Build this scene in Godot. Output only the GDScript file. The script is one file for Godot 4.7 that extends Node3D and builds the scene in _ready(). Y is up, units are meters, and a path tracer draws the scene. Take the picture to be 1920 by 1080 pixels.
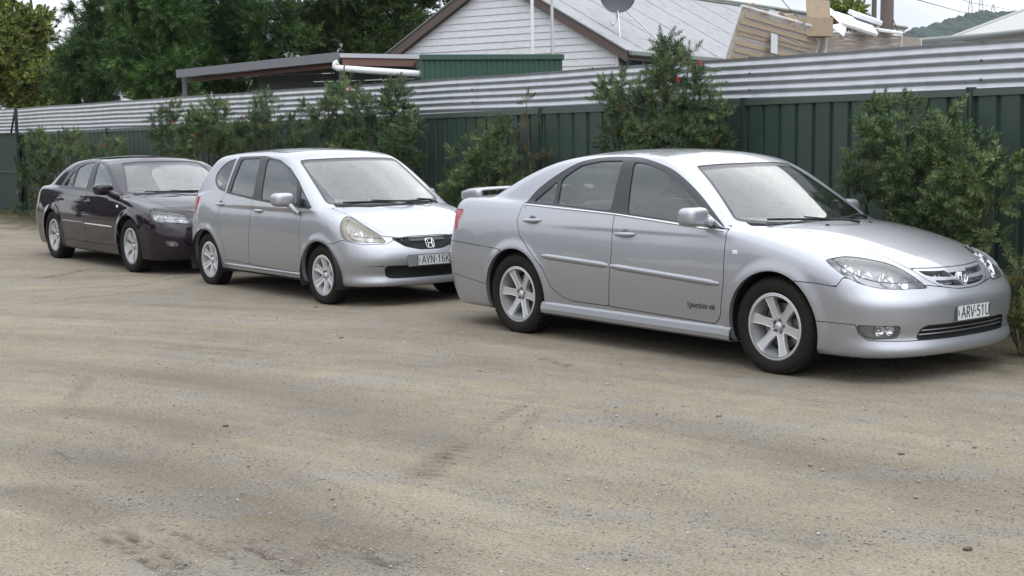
extends Node3D

# ------------------------------------------------------------------ materials
var M := {}
var rng := RandomNumberGenerator.new()

func mat(key: String, lin: Color, rough := 0.6, metal := 0.0) -> StandardMaterial3D:
	var m := StandardMaterial3D.new()
	m.resource_name = key
	m.albedo_color = lin.linear_to_srgb()
	m.roughness = rough
	m.metallic = metal
	M[key] = m
	return m

func glass(key: String, lin: Color, alpha: float) -> StandardMaterial3D:
	var m := mat(key, lin, 0.015)
	m.albedo_color.a = alpha
	m.transparency = BaseMaterial3D.TRANSPARENCY_ALPHA
	m.metallic_specular = 1.0
	return m

func noise_tex(size: int, freq: float, seed_: int, ramp: Array, oct := 4, kind := FastNoiseLite.TYPE_SIMPLEX_SMOOTH) -> NoiseTexture2D:
	var n := FastNoiseLite.new()
	n.noise_type = kind
	n.seed = seed_
	n.frequency = freq
	n.fractal_octaves = oct
	var t := NoiseTexture2D.new()
	t.width = size
	t.height = size
	t.seamless = true
	t.noise = n
	var g := Gradient.new()
	var offs := PackedFloat32Array()
	var cols := PackedColorArray()
	for r in ramp:
		offs.append(r[0])
		cols.append((r[1] as Color).linear_to_srgb())
	g.offsets = offs
	g.colors = cols
	t.color_ramp = g
	return t

# ------------------------------------------------------------------ scene tree
var used := {}

func numbered(called: String) -> String:
	var k: int = used.get(called, -1) + 1
	used[called] = k
	return called if k == 0 else "%s_%03d" % [called, k]

func meta(o: Node, label: String, category: String, group := "", kind := "") -> void:
	if label != "":
		o.set_meta("label", label)
	if category != "":
		o.set_meta("category", category)
	if group != "":
		o.set_meta("group", group)
	if kind != "":
		o.set_meta("kind", kind)

func thing(called: String, label: String, category: String, at := Transform3D(), group := "") -> Node3D:
	var o := Node3D.new()
	o.name = numbered(called)
	add_child(o)
	o.transform = at
	meta(o, label, category, group)
	return o

func put(parent: Node, called: String, mesh: Mesh, m: Material, at := Transform3D()) -> MeshInstance3D:
	var o := MeshInstance3D.new()
	o.name = called
	o.mesh = mesh
	o.material_override = m
	parent.add_child(o, true)
	o.transform = at
	return o

func solo(called: String, mesh: Mesh, m: Material, label: String, category: String, at := Transform3D(), group := "", kind := "") -> MeshInstance3D:
	var o := MeshInstance3D.new()
	o.name = numbered(called)
	o.mesh = mesh
	o.material_override = m
	add_child(o)
	o.transform = at
	meta(o, label, category, group, kind)
	return o

# ------------------------------------------------------------------ mesh maker
class Msh:
	var v := PackedVector3Array()
	var n := PackedVector3Array()
	var i := PackedInt32Array()
	var c := PackedColorArray()

	func tri(a: Vector3, b: Vector3, d: Vector3) -> void:
		var nn := (d - a).cross(b - a).normalized()
		var k := v.size()
		v.append(a); v.append(b); v.append(d)
		n.append(nn); n.append(nn); n.append(nn)
		i.append(k); i.append(k + 1); i.append(k + 2)

	# facing: the side that counts as the front
	func quad(a: Vector3, b: Vector3, d: Vector3, e: Vector3) -> void:
		var nn := (d - a).cross(b - e).normalized()
		if nn == Vector3.ZERO:
			nn = Vector3.UP
		nn = -nn
		var k := v.size()
		v.append(a); v.append(b); v.append(d); v.append(e)
		for q in 4:
			n.append(nn)
		i.append(k); i.append(k + 1); i.append(k + 2); i.append(k); i.append(k + 2); i.append(k + 3)

	func quadn(a: Vector3, b: Vector3, d: Vector3, e: Vector3, nn: Vector3) -> void:
		var k := v.size()
		v.append(a); v.append(b); v.append(d); v.append(e)
		for q in 4:
			n.append(nn)
		i.append(k); i.append(k + 1); i.append(k + 2); i.append(k); i.append(k + 2); i.append(k + 3)

	func box(mid: Vector3, size: Vector3, bevel := 0.0, turn := Basis()) -> void:
		var h := size * 0.5
		if bevel <= 0.0:
			for ax in 3:
				for s in [-1.0, 1.0]:
					var nn := Vector3.ZERO
					nn[ax] = s
					var u := Vector3.ZERO
					var w := Vector3.ZERO
					u[(ax + 1) % 3] = h[(ax + 1) % 3]
					w[(ax + 2) % 3] = h[(ax + 2) % 3]
					var cc: Vector3 = nn * h[ax]
					quadn(mid + turn * (cc - u - w), mid + turn * (cc + u - w), mid + turn * (cc + u + w), mid + turn * (cc - u + w), turn * nn)
			return
		var b := minf(bevel, minf(h.x, minf(h.y, h.z)) * 0.9)
		# faces
		for ax in 3:
			for s in [-1.0, 1.0]:
				var nn := Vector3.ZERO
				nn[ax] = s
				var u := Vector3.ZERO
				var w := Vector3.ZERO
				u[(ax + 1) % 3] = h[(ax + 1) % 3] - b
				w[(ax + 2) % 3] = h[(ax + 2) % 3] - b
				var cc: Vector3 = nn * h[ax]
				quadn(mid + turn * (cc - u - w), mid + turn * (cc + u - w), mid + turn * (cc + u + w), mid + turn * (cc - u + w), turn * nn)
		# edges
		for ax in 3:
			var p := (ax + 1) % 3
			var q := (ax + 2) % 3
			for s in [-1.0, 1.0]:
				for t in [-1.0, 1.0]:
					var a := Vector3.ZERO
					var d := Vector3.ZERO
					a[p] = s * h[p]; a[q] = t * (h[q] - b)
					d[p] = s * (h[p] - b); d[q] = t * h[q]
					var l := Vector3.ZERO
					l[ax] = h[ax] - b
					var nn := Vector3.ZERO
					nn[p] = s; nn[q] = t
					quadn(mid + turn * (a - l), mid + turn * (a + l), mid + turn * (d + l), mid + turn * (d - l), turn * nn.normalized())
		# corners
		for sx in [-1.0, 1.0]:
			for sy in [-1.0, 1.0]:
				for sz in [-1.0, 1.0]:
					var k := v.size()
					var nn := turn * Vector3(sx, sy, sz).normalized()
					v.append(mid + turn * Vector3(sx * h.x, sy * (h.y - b), sz * (h.z - b)))
					v.append(mid + turn * Vector3(sx * (h.x - b), sy * h.y, sz * (h.z - b)))
					v.append(mid + turn * Vector3(sx * (h.x - b), sy * (h.y - b), sz * h.z))
					n.append(nn); n.append(nn); n.append(nn)
					i.append(k); i.append(k + 1); i.append(k + 2)

	func tube(path: PackedVector3Array, radii: Variant, sides := 8, cap := true, flat := Vector2.ONE) -> void:
		var m := path.size()
		var first := v.size()
		var up := Vector3.UP
		var d0 := (path[1] - path[0]).normalized()
		if absf(d0.dot(up)) > 0.9:
			up = Vector3.RIGHT
		var side := d0.cross(up).normalized()
		for k in m:
			var d: Vector3
			if k == 0:
				d = path[1] - path[0]
			elif k == m - 1:
				d = path[m - 1] - path[m - 2]
			else:
				d = (path[k + 1] - path[k]).normalized() + (path[k] - path[k - 1]).normalized()
			d = d.normalized()
			side = (side - d * side.dot(d)).normalized()
			var top := side.cross(d).normalized()
			var r: float = radii if (radii is float or radii is int) else radii[k]
			for j in sides:
				var a := TAU * j / sides
				var nn := side * cos(a) + top * sin(a)
				v.append(path[k] + side * (cos(a) * r * flat.x) + top * (sin(a) * r * flat.y))
				n.append(nn)
		for k in m - 1:
			for j in sides:
				var a := first + k * sides + j
				var b := first + k * sides + (j + 1) % sides
				i.append(a); i.append(b); i.append(b + sides)
				i.append(a); i.append(b + sides); i.append(a + sides)
		if cap:
			for e in 2:
				var base := first if e == 0 else first + (m - 1) * sides
				var dd := (path[0] - path[1]).normalized() if e == 0 else (path[m - 1] - path[m - 2]).normalized()
				var k0 := v.size()
				for j in sides:
					v.append(v[base + j])
					n.append(dd)
				for j in range(1, sides - 1):
					i.append(k0); i.append(k0 + j); i.append(k0 + j + 1)

	# profile: Vector2(radius, height along axis) ; axis z by default through at
	func lathe(profile: PackedVector2Array, sides := 32, at := Transform3D(), smooth := true) -> void:
		var m := profile.size()
		for k in m - 1:
			var p := profile[k]
			var q := profile[k + 1]
			var d := (q - p).normalized()
			var np := Vector2(d.y, -d.x)
			var n0 := np
			var n1 := np
			if smooth:
				if k > 0:
					var dp := (p - profile[k - 1]).normalized()
					var nq := Vector2(dp.y, -dp.x)
					if nq.dot(np) > 0.6:
						n0 = (np + nq).normalized()
				if k < m - 2:
					var dn := (profile[k + 2] - q).normalized()
					var nq2 := Vector2(dn.y, -dn.x)
					if nq2.dot(np) > 0.6:
						n1 = (np + nq2).normalized()
			var first := v.size()
			for j in sides + 1:
				var a := TAU * j / sides
				var ca := cos(a)
				var sa := sin(a)
				v.append(at * Vector3(p.x * ca, p.x * sa, p.y))
				n.append(at.basis * Vector3(n0.x * ca, n0.x * sa, n0.y))
				v.append(at * Vector3(q.x * ca, q.x * sa, q.y))
				n.append(at.basis * Vector3(n1.x * ca, n1.x * sa, n1.y))
			for j in sides:
				var b := first + j * 2
				i.append(b); i.append(b + 1); i.append(b + 3)
				i.append(b); i.append(b + 3); i.append(b + 2)

	# flat outline (Vector2) pushed along local z of at from z0 to z1
	func prism(poly: PackedVector2Array, z0: float, z1: float, at := Transform3D(), bevel := 0.0) -> void:
		var idx := Geometry2D.triangulate_polygon(poly)
		var m := poly.size()
		var ins := poly
		if bevel > 0.0:
			var off := Geometry2D.offset_polygon(poly, -bevel)
			if off.size() == 1 and off[0].size() == m:
				ins = off[0]
				# match start vertices
				var best := 0
				var bd := 1e9
				for k in m:
					var dd := ins[k].distance_to(poly[0])
					if dd < bd:
						bd = dd
						best = k
				var re := PackedVector2Array()
				for k in m:
					re.append(ins[(best + k) % m])
				ins = re
			else:
				bevel = 0.0
		var up := at.basis.z.normalized()
		for s in 2:
			var z := z1 if s == 1 else z0
			var nn := up if s == 1 else -up
			var pl := ins if (s == 1 and bevel > 0.0) else poly
			var tr := idx if pl == poly else Geometry2D.triangulate_polygon(pl)
			var k := v.size()
			for p in pl:
				v.append(at * Vector3(p.x, p.y, z))
				n.append(nn)
			for t in tr:
				i.append(k + t)
		var zt := z1 - (bevel if z1 > z0 else -bevel)
		for k in m:
			var p := poly[k]
			var q := poly[(k + 1) % m]
			var e := Vector3(q.x - p.x, q.y - p.y, 0)
			var nn := (at.basis * e.cross(Vector3(0, 0, 1))).normalized()
			if Geometry2D.is_polygon_clockwise(poly):
				nn = -nn
			quadn(at * Vector3(p.x, p.y, z0), at * Vector3(q.x, q.y, z0), at * Vector3(q.x, q.y, zt), at * Vector3(p.x, p.y, zt), nn)
			if bevel > 0.0:
				var p2 := ins[k]
				var q2 := ins[(k + 1) % m]
				quadn(at * Vector3(p.x, p.y, zt), at * Vector3(q.x, q.y, zt), at * Vector3(q2.x, q2.y, z1), at * Vector3(p2.x, p2.y, z1), (nn + up * signf(z1 - z0)).normalized())

	func add(o: Msh, t := Transform3D()) -> void:
		var k := v.size()
		var nb := t.basis.inverse().transposed()
		for p in o.v:
			v.append(t * p)
		for p in o.n:
			n.append((nb * p).normalized())
		for p in o.i:
			i.append(p + k)

	func mirrored() -> Msh:
		var o := Msh.new()
		o.add(self, Transform3D(Basis.from_scale(Vector3(1, 1, -1)), Vector3.ZERO))
		return o

	func shifted(off: float) -> Msh:
		var o := Msh.new()
		o.v = v.duplicate()
		o.n = n.duplicate()
		o.i = i.duplicate()
		for k in o.v.size():
			o.v[k] += o.n[k] * off
		return o

	func mesh() -> ArrayMesh:
		var a := []
		a.resize(Mesh.ARRAY_MAX)
		# front faces run clockwise: turn each face to agree with its normals
		for t in range(0, i.size(), 3):
			var p := v[i[t]]
			var g := (v[i[t + 2]] - p).cross(v[i[t + 1]] - p)
			if g.dot(n[i[t]] + n[i[t + 1]] + n[i[t + 2]]) < 0.0:
				var s := i[t + 1]
				i[t + 1] = i[t + 2]
				i[t + 2] = s
		a[Mesh.ARRAY_VERTEX] = v
		a[Mesh.ARRAY_NORMAL] = n
		a[Mesh.ARRAY_INDEX] = i
		if c.size() == v.size():
			a[Mesh.ARRAY_COLOR] = c
		var out := ArrayMesh.new()
		out.add_surface_from_arrays(Mesh.PRIMITIVE_TRIANGLES, a)
		return out

func box_mesh(mid: Vector3, size: Vector3, bevel := 0.0, turn := Basis()) -> ArrayMesh:
	var m := Msh.new()
	m.box(mid, size, bevel, turn)
	return m.mesh()

func tube_mesh(path: PackedVector3Array, r: Variant, sides := 8, flat := Vector2.ONE) -> ArrayMesh:
	var m := Msh.new()
	m.tube(path, r, sides, true, flat)
	return m.mesh()

# smooth closed or open curve through points (Catmull-Rom)
func curve2(pts: Array, closed: bool, per := 6, sharp := []) -> PackedVector2Array:
	var out := PackedVector2Array()
	var m := pts.size()
	var last := m if closed else m - 1
	for k in last:
		var p1: Vector2 = pts[k]
		var p2: Vector2 = pts[(k + 1) % m]
		var p0: Vector2 = pts[(k - 1 + m) % m] if (closed or k > 0) else p1
		var p3: Vector2 = pts[(k + 2) % m] if (closed or k < m - 2) else p2
		if k in sharp:
			p0 = p1 - (p2 - p1)
		if ((k + 1) % m) in sharp:
			p3 = p2 + (p2 - p1)
		for j in per:
			var t := float(j) / per
			out.append(p1.cubic_interpolate(p2, p0, p3, t))
	if not closed:
		out.append(pts[m - 1])
	return out

func V2(a: Array) -> Array:
	var o := []
	for p in a:
		o.append(Vector2(p[0], p[1]))
	return o

# ------------------------------------------------------------------ car body as one smooth closed field
class Body:
	var c: Dictionary
	var tx := PackedFloat32Array()  # W TC TE KT WG RC, by x
	var ty := PackedFloat32Array()  # S XF XR, by y
	const X0 := -4.4
	const NX := 1200
	const NY := 360
	var wb: float
	var R: float
	var ar: float
	var fl: float
	var bf: float
	var kf: float
	var br: float
	var kr: float
	var yb: float
	var tum: float
	var cur: float
	var wx: float
	var wy: float
	var wsl: float
	var wcv: float
	var wbow: float
	var wn: float
	var crown: float
	var rx: float
	var ry: float
	var rsl: float
	var rcv: float
	var rbow: float
	var rn: float
	var kA: float
	var kw: float
	var kg: float
	var kj: float

	func _init(d: Dictionary) -> void:
		c = d
		var xs := []
		for k in ["W", "TC", "TE", "KT", "WG", "RC"]:
			xs.append(table(d[k], X0, 0.005, NX))
		tx.resize(NX * 6)
		for k in NX:
			for j in 6:
				tx[k * 6 + j] = xs[j][k]
		var ys := []
		for k in ["S", "XF", "XR"]:
			ys.append(table(d[k], 0.0, 0.005, NY))
		ty.resize(NY * 3)
		for k in NY:
			for j in 3:
				ty[k * 3 + j] = ys[j][k]
		wb = d.wb; R = d.R; ar = d.arch; fl = d.fl; bf = d.bf; kf = d.kf; br = d.br; kr = d.kr; yb = d.yb; tum = d.tum; cur = d.cur
		wx = d.wb0[0]; wy = d.wb0[1]; wsl = d.wsl; wcv = d.wcv; wbow = d.wbow; wn = 1.0 / sqrt(1.0 + wsl * wsl)
		crown = d.crown; rx = d.rb0[0]; ry = d.rb0[1]; rsl = d.rsl; rcv = d.rcv; rbow = d.rbow; rn = 1.0 / sqrt(1.0 + rsl * rsl)
		kA = d.kA; kw = d.kw; kg = d.kg; kj = d.kj

	# natural cubic spline, sampled
	func table(keys: Array, from: float, step: float, count: int) -> PackedFloat32Array:
		var n := keys.size()
		var h := []
		for k in n - 1:
			h.append(float(keys[k + 1][0] - keys[k][0]))
		var m := []
		m.resize(n)
		m.fill(0.0)
		var cp := []
		cp.resize(n)
		cp.fill(0.0)
		var dp := []
		dp.resize(n)
		dp.fill(0.0)
		for k in range(1, n - 1):
			var b: float = 6.0 * ((keys[k + 1][1] - keys[k][1]) / h[k] - (keys[k][1] - keys[k - 1][1]) / h[k - 1])
			var den: float = 2.0 * (h[k - 1] + h[k]) - h[k - 1] * cp[k - 1]
			cp[k] = h[k] / den
			dp[k] = (b - h[k - 1] * dp[k - 1]) / den
		for k in range(n - 2, 0, -1):
			m[k] = dp[k] - cp[k] * m[k + 1]
		var out := PackedFloat32Array()
		var s0: float = (keys[1][1] - keys[0][1]) / h[0] - h[0] * m[1] / 6.0
		var s1: float = (keys[n - 1][1] - keys[n - 2][1]) / h[n - 2] + h[n - 2] * m[n - 2] / 6.0
		var k := 0
		for q in count:
			var x := from + step * q
			if x <= keys[0][0]:
				out.append(keys[0][1] + (x - keys[0][0]) * s0)
			elif x >= keys[n - 1][0]:
				out.append(keys[n - 1][1] + (x - keys[n - 1][0]) * s1)
			else:
				while x > keys[k + 1][0]:
					k += 1
				var t: float = x - keys[k][0]
				var u: float = keys[k + 1][0] - x
				var hh: float = h[k]
				out.append(m[k] * u * u * u / (6.0 * hh) + m[k + 1] * t * t * t / (6.0 * hh) + (keys[k][1] / hh - m[k] * hh / 6.0) * u + (keys[k + 1][1] / hh - m[k + 1] * hh / 6.0) * t)
		return out

	static func smx(a: float, b: float, k: float) -> float:
		var h := k - absf(a - b)
		if h <= 0.0:
			return maxf(a, b)
		h /= k
		return maxf(a, b) + h * h * h * k * 0.1666667

	func F(p: Vector3) -> float:
		var x := p.x
		var y := p.y
		var z := absf(p.z)
		var fx := clampf((x - X0) * 200.0, 0.0, NX - 2.0)
		var ix := int(fx)
		var t := fx - ix
		var q := ix * 6
		var W := tx[q] + (tx[q + 6] - tx[q]) * t
		var tc := tx[q + 1] + (tx[q + 7] - tx[q + 1]) * t
		var te := tx[q + 2] + (tx[q + 8] - tx[q + 2]) * t
		var kt := tx[q + 3] + (tx[q + 9] - tx[q + 3]) * t
		var wg := tx[q + 4] + (tx[q + 10] - tx[q + 4]) * t
		var rc := tx[q + 5] + (tx[q + 11] - tx[q + 5]) * t
		var fy := clampf(y * 200.0, 0.0, NY - 2.0)
		var iy := int(fy)
		t = fy - iy
		q = iy * 3
		var S := ty[q] + (ty[q + 3] - ty[q]) * t
		var xf := ty[q + 1] + (ty[q + 4] - ty[q + 1]) * t
		var xr := ty[q + 2] + (ty[q + 5] - ty[q + 2]) * t
		var a := z - (W - S)
		var cx := 0.0 if x > -wb * 0.5 else -wb
		var r := sqrt((x - cx) * (x - cx) + (y - R) * (y - R))
		var e := 1.0 - absf(r - ar) / 0.09
		if e > 0.0:
			a -= fl * e * e * (3.0 - 2.0 * e) * (1.0 if y > 0.2 else 0.5)
		var b := (y - (tc + (te - tc) * z * z * 1.5625)) * 0.96
		var zz := pow(z / 0.6, 2.5)
		var B1 := smx(a, b, kt)
		B1 = smx(B1, x - (xf - bf * zz), kf)
		B1 = smx(B1, xr + br * zz - x, kr)
		B1 = smx(B1, yb - y, 0.06)
		var dy := y - 1.0
		var lo := maxf(-0.1 - dy, 0.0)
		var up := maxf(dy, 0.0)
		var a2 := z - (wg - tum * (dy + lo) - cur * up * up) + lo
		var yy := maxf(y - wy, -0.06)
		var w := (x - (wx - wsl * yy - wcv * yy * yy - wbow * z * z)) * wn
		var rr := y - (rc - crown * z * z * 4.0)
		var yg := maxf(y - ry, -0.06)
		var g := (rx + rsl * yg + rcv * yg * yg + rbow * z * z - x) * rn
		var B2 := smx(smx(w, rr, kw), a2, kA)
		B2 = smx(B2, g, kg)
		return -smx(-B1, -B2, kj)

	func grad(p: Vector3) -> Vector3:
		var h := 0.006
		var x := F(p + Vector3(h, 0, 0)) - F(p - Vector3(h, 0, 0))
		var y := F(p + Vector3(0, h, 0)) - F(p - Vector3(0, h, 0))
		var z := F(p + Vector3(0, 0, h)) - F(p - Vector3(0, 0, h))
		if p.z < 0.0005:
			z = 0.0
		return Vector3(x, y, z).normalized()

	# the point of the surface straight out along z at (x, y)
	func side(x: float, y: float) -> Vector3:
		var lo := 0.2
		var hi := 1.1
		for k in 22:
			var m := (lo + hi) * 0.5
			if F(Vector3(x, y, m)) < 0.0:
				lo = m
			else:
				hi = m
		return Vector3(x, y, lo)

	func nose(z: float, y: float) -> Vector3:
		var lo := 0.0
		var hi := 1.3
		for k in 22:
			var m := (lo + hi) * 0.5
			if F(Vector3(m, y, z)) < 0.0:
				lo = m
			else:
				hi = m
		return Vector3(lo, y, z)

	func top(x: float, z: float) -> Vector3:
		var lo := 0.5
		var hi := 1.8
		for k in 22:
			var m := (lo + hi) * 0.5
			if F(Vector3(x, m, z)) < 0.0:
				lo = m
			else:
				hi = m
		return Vector3(x, lo, z)

	func half(step: float) -> Msh:
		var oa: float = c.ox[0]
		var ob: float = c.ox[1]
		var oy: float = c.oy
		var ea: float = c.ends[0]
		var eb: float = c.ends[1]
		var hw := 0.86
		var top := 1.45
		var bot := 0.12
		# outline of the section: bottom middle, out, up, in
		var rim := []
		var nb := 12
		for k in nb:
			rim.append(Vector2(hw * k / nb, bot))
		var ns := int((top - bot) / step)
		for k in ns:
			rim.append(Vector2(hw, bot + (top - bot) * k / ns))
		var nt := int(hw / step)
		for k in nt + 1:
			rim.append(Vector2(hw * (1.0 - float(k) / nt), top))
		var cols := []   # [origin x, target x, scale]
		var nc := int(0.62 / step)
		for k in nc:
			cols.append([oa, ea, pow(float(k) / nc, 0.8)])
		var ne := int((oa - ea) / step)
		for k in ne:
			cols.append([oa, ea + (oa - ea) * k / ne, 1.0])
		var nm := int((ob - oa) / step)
		for k in nm:
			var x := oa + (ob - oa) * k / nm
			cols.append([x, x, 1.0])
		ne = int((eb - ob) / step)
		for k in ne:
			cols.append([ob, ob + (eb - ob) * k / ne, 1.0])
		for k in nc + 1:
			cols.append([ob, eb, pow(1.0 - float(k) / nc, 0.8)])
		var o := Msh.new()
		var m := rim.size()
		var prev := PackedFloat32Array()
		prev.resize(m)
		prev.fill(0.8)
		for cc in cols:
			var og := Vector3(cc[0], oy, 0)
			for k in m:
				var rp: Vector2 = rim[k]
				var tg := Vector3(cc[1], oy + (rp.y - oy) * float(cc[2]), rp.x * float(cc[2]))
				var d := (tg - og).normalized()
				# bracket round the neighbour's distance, then false position
				var lo := prev[k]
				var flo := F(og + d * lo)
				var hi := lo
				var fhi := flo
				var stp := 0.03
				while flo > 0.0 and lo > 0.02:
					hi = lo
					fhi = flo
					lo = maxf(lo - stp, 0.01)
					stp *= 1.8
					flo = F(og + d * lo)
				stp = 0.03
				while fhi < 0.0 and hi < 2.5:
					lo = hi
					flo = fhi
					hi += stp
					stp *= 1.8
					fhi = F(og + d * hi)
				var tt := hi
				for it in 7:
					tt = lo + (hi - lo) * clampf(flo / (flo - fhi), 0.04, 0.96)
					var ft := F(og + d * tt)
					if absf(ft) < 0.0002:
						break
					if ft < 0.0:
						lo = tt
						flo = ft
					else:
						hi = tt
						fhi = ft
				prev[k] = tt
				var pp := og + d * tt
				o.v.append(pp)
				o.n.append(grad(pp))
		for a in cols.size() - 1:
			for k in m - 1:
				var p := a * m + k
				o.i.append(p); o.i.append(p + 1); o.i.append(p + m + 1)
				o.i.append(p); o.i.append(p + m + 1); o.i.append(p + m)
		return o

# ------------------------------------------------------------------ cutting a skin
# splits a skin where d < 0 ; returns [inside, outside, cut points as p, n, q, n ...]
func clip(m: Msh, d: PackedFloat32Array) -> Array:
	var a := Msh.new()
	var b := Msh.new()
	var cut := PackedVector3Array()
	var ma := PackedInt32Array()
	ma.resize(m.v.size())
	ma.fill(-1)
	var mb := ma.duplicate()
	var made := {}
	var tri := [0, 0, 0]
	var big := m.v.size()
	for t in range(0, m.i.size(), 3):
		var i0 := m.i[t]
		var i1 := m.i[t + 1]
		var i2 := m.i[t + 2]
		var s := (1 if d[i0] < 0.0 else 0) + (1 if d[i1] < 0.0 else 0) + (1 if d[i2] < 0.0 else 0)
		if s == 3 or s == 0:
			var o := a if s == 3 else b
			var mp := ma if s == 3 else mb
			for k in 3:
				var q := m.i[t + k]
				if mp[q] < 0:
					mp[q] = o.v.size()
					o.v.append(m.v[q])
					o.n.append(m.n[q])
				o.i.append(mp[q])
			if s == 3:
				ma = mp
			else:
				mb = mp
			continue
		tri[0] = i0; tri[1] = i1; tri[2] = i2
		var pa := []
		var pb := []
		var ends := []
		for k in 3:
			var q: int = tri[k]
			var w: int = tri[(k + 1) % 3]
			if d[q] < 0.0:
				if ma[q] < 0:
					ma[q] = a.v.size()
					a.v.append(m.v[q]); a.n.append(m.n[q])
				pa.append(ma[q])
			else:
				if mb[q] < 0:
					mb[q] = b.v.size()
					b.v.append(m.v[q]); b.n.append(m.n[q])
				pb.append(mb[q])
			if (d[q] < 0.0) != (d[w] < 0.0):
				var key := mini(q, w) * big + maxi(q, w)
				if not made.has(key):
					var f := d[q] / (d[q] - d[w])
					var p := m.v[q].lerp(m.v[w], f)
					var nn := m.n[q].lerp(m.n[w], f).normalized()
					made[key] = [a.v.size(), b.v.size(), p, nn]
					a.v.append(p); a.n.append(nn)
					b.v.append(p); b.n.append(nn)
				var e: Array = made[key]
				pa.append(e[0])
				pb.append(e[1])
				ends.append(e)
		for k in range(1, pa.size() - 1):
			a.i.append(pa[0]); a.i.append(pa[k]); a.i.append(pa[k + 1])
		for k in range(1, pb.size() - 1):
			b.i.append(pb[0]); b.i.append(pb[k]); b.i.append(pb[k + 1])
		if ends.size() == 2:
			cut.append(ends[0][2]); cut.append(ends[0][3]); cut.append(ends[1][2]); cut.append(ends[1][3])
	return [a, b, cut]

# a lip turned inwards along a cut
func lip(m: Msh, cut: PackedVector3Array, depth: float, toward := Vector3.ZERO) -> void:
	for k in range(0, cut.size(), 4):
		var p := cut[k]
		var q := cut[k + 2]
		var np := cut[k + 1] if toward == Vector3.ZERO else -toward
		var nq := cut[k + 3] if toward == Vector3.ZERO else -toward
		if p.distance_squared_to(q) < 1e-10:
			continue
		var nn := (q - p).cross(np).normalized()
		m.quadn(p, q, q - nq * depth, p - np * depth, nn)

# signed distance to a closed outline (inside negative)
func outline_d(poly: PackedVector2Array, p: Vector2) -> float:
	var best := 1e9
	var inside := false
	var m := poly.size()
	var b := poly[m - 1]
	for k in m:
		var a := poly[k]
		var e := b - a
		var w := p - a
		var t := clampf(w.dot(e) / maxf(e.length_squared(), 1e-12), 0.0, 1.0)
		best = minf(best, (w - e * t).length_squared())
		if (a.y > p.y) != (b.y > p.y) and p.x < (b.x - a.x) * (p.y - a.y) / (b.y - a.y) + a.x:
			inside = not inside
		b = a
	return -sqrt(best) if inside else sqrt(best)

# how a point of the skin is looked at: side (x, y), front (z, y), top (x, z), corner ((x - z) / 1.414, y), rear corner ((x + z) / 1.414, y)
func seen(kind: String, p: Vector3) -> Vector2:
	match kind:
		"side": return Vector2(p.x, p.y)
		"front": return Vector2(p.z, p.y)
		"top": return Vector2(p.x, p.z)
		"corner": return Vector2((p.x - p.z) * 0.7071, p.y)
		_: return Vector2((p.x + p.z) * 0.7071, p.y)

func distances(m: Msh, kind: String, poly: PackedVector2Array, lo: Vector3, hi: Vector3, facing := Vector3.ZERO, at_least := -2.0) -> PackedFloat32Array:
	var d := PackedFloat32Array()
	d.resize(m.v.size())
	var r := Rect2(poly[0], Vector2.ZERO)
	for p in poly:
		r = r.expand(p)
	r = r.grow(0.12)
	for k in m.v.size():
		var p := m.v[k]
		d[k] = 1.0
		if p.x < lo.x or p.x > hi.x or p.y < lo.y or p.y > hi.y or p.z < lo.z or p.z > hi.z:
			continue
		if facing != Vector3.ZERO and m.n[k].dot(facing) < at_least:
			continue
		var s := seen(kind, p)
		if r.has_point(s):
			d[k] = outline_d(poly, s)
	return d

func moved(d: PackedFloat32Array, by: float) -> PackedFloat32Array:
	var o := d.duplicate()
	for k in o.size():
		o[k] -= by
	return o

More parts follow.
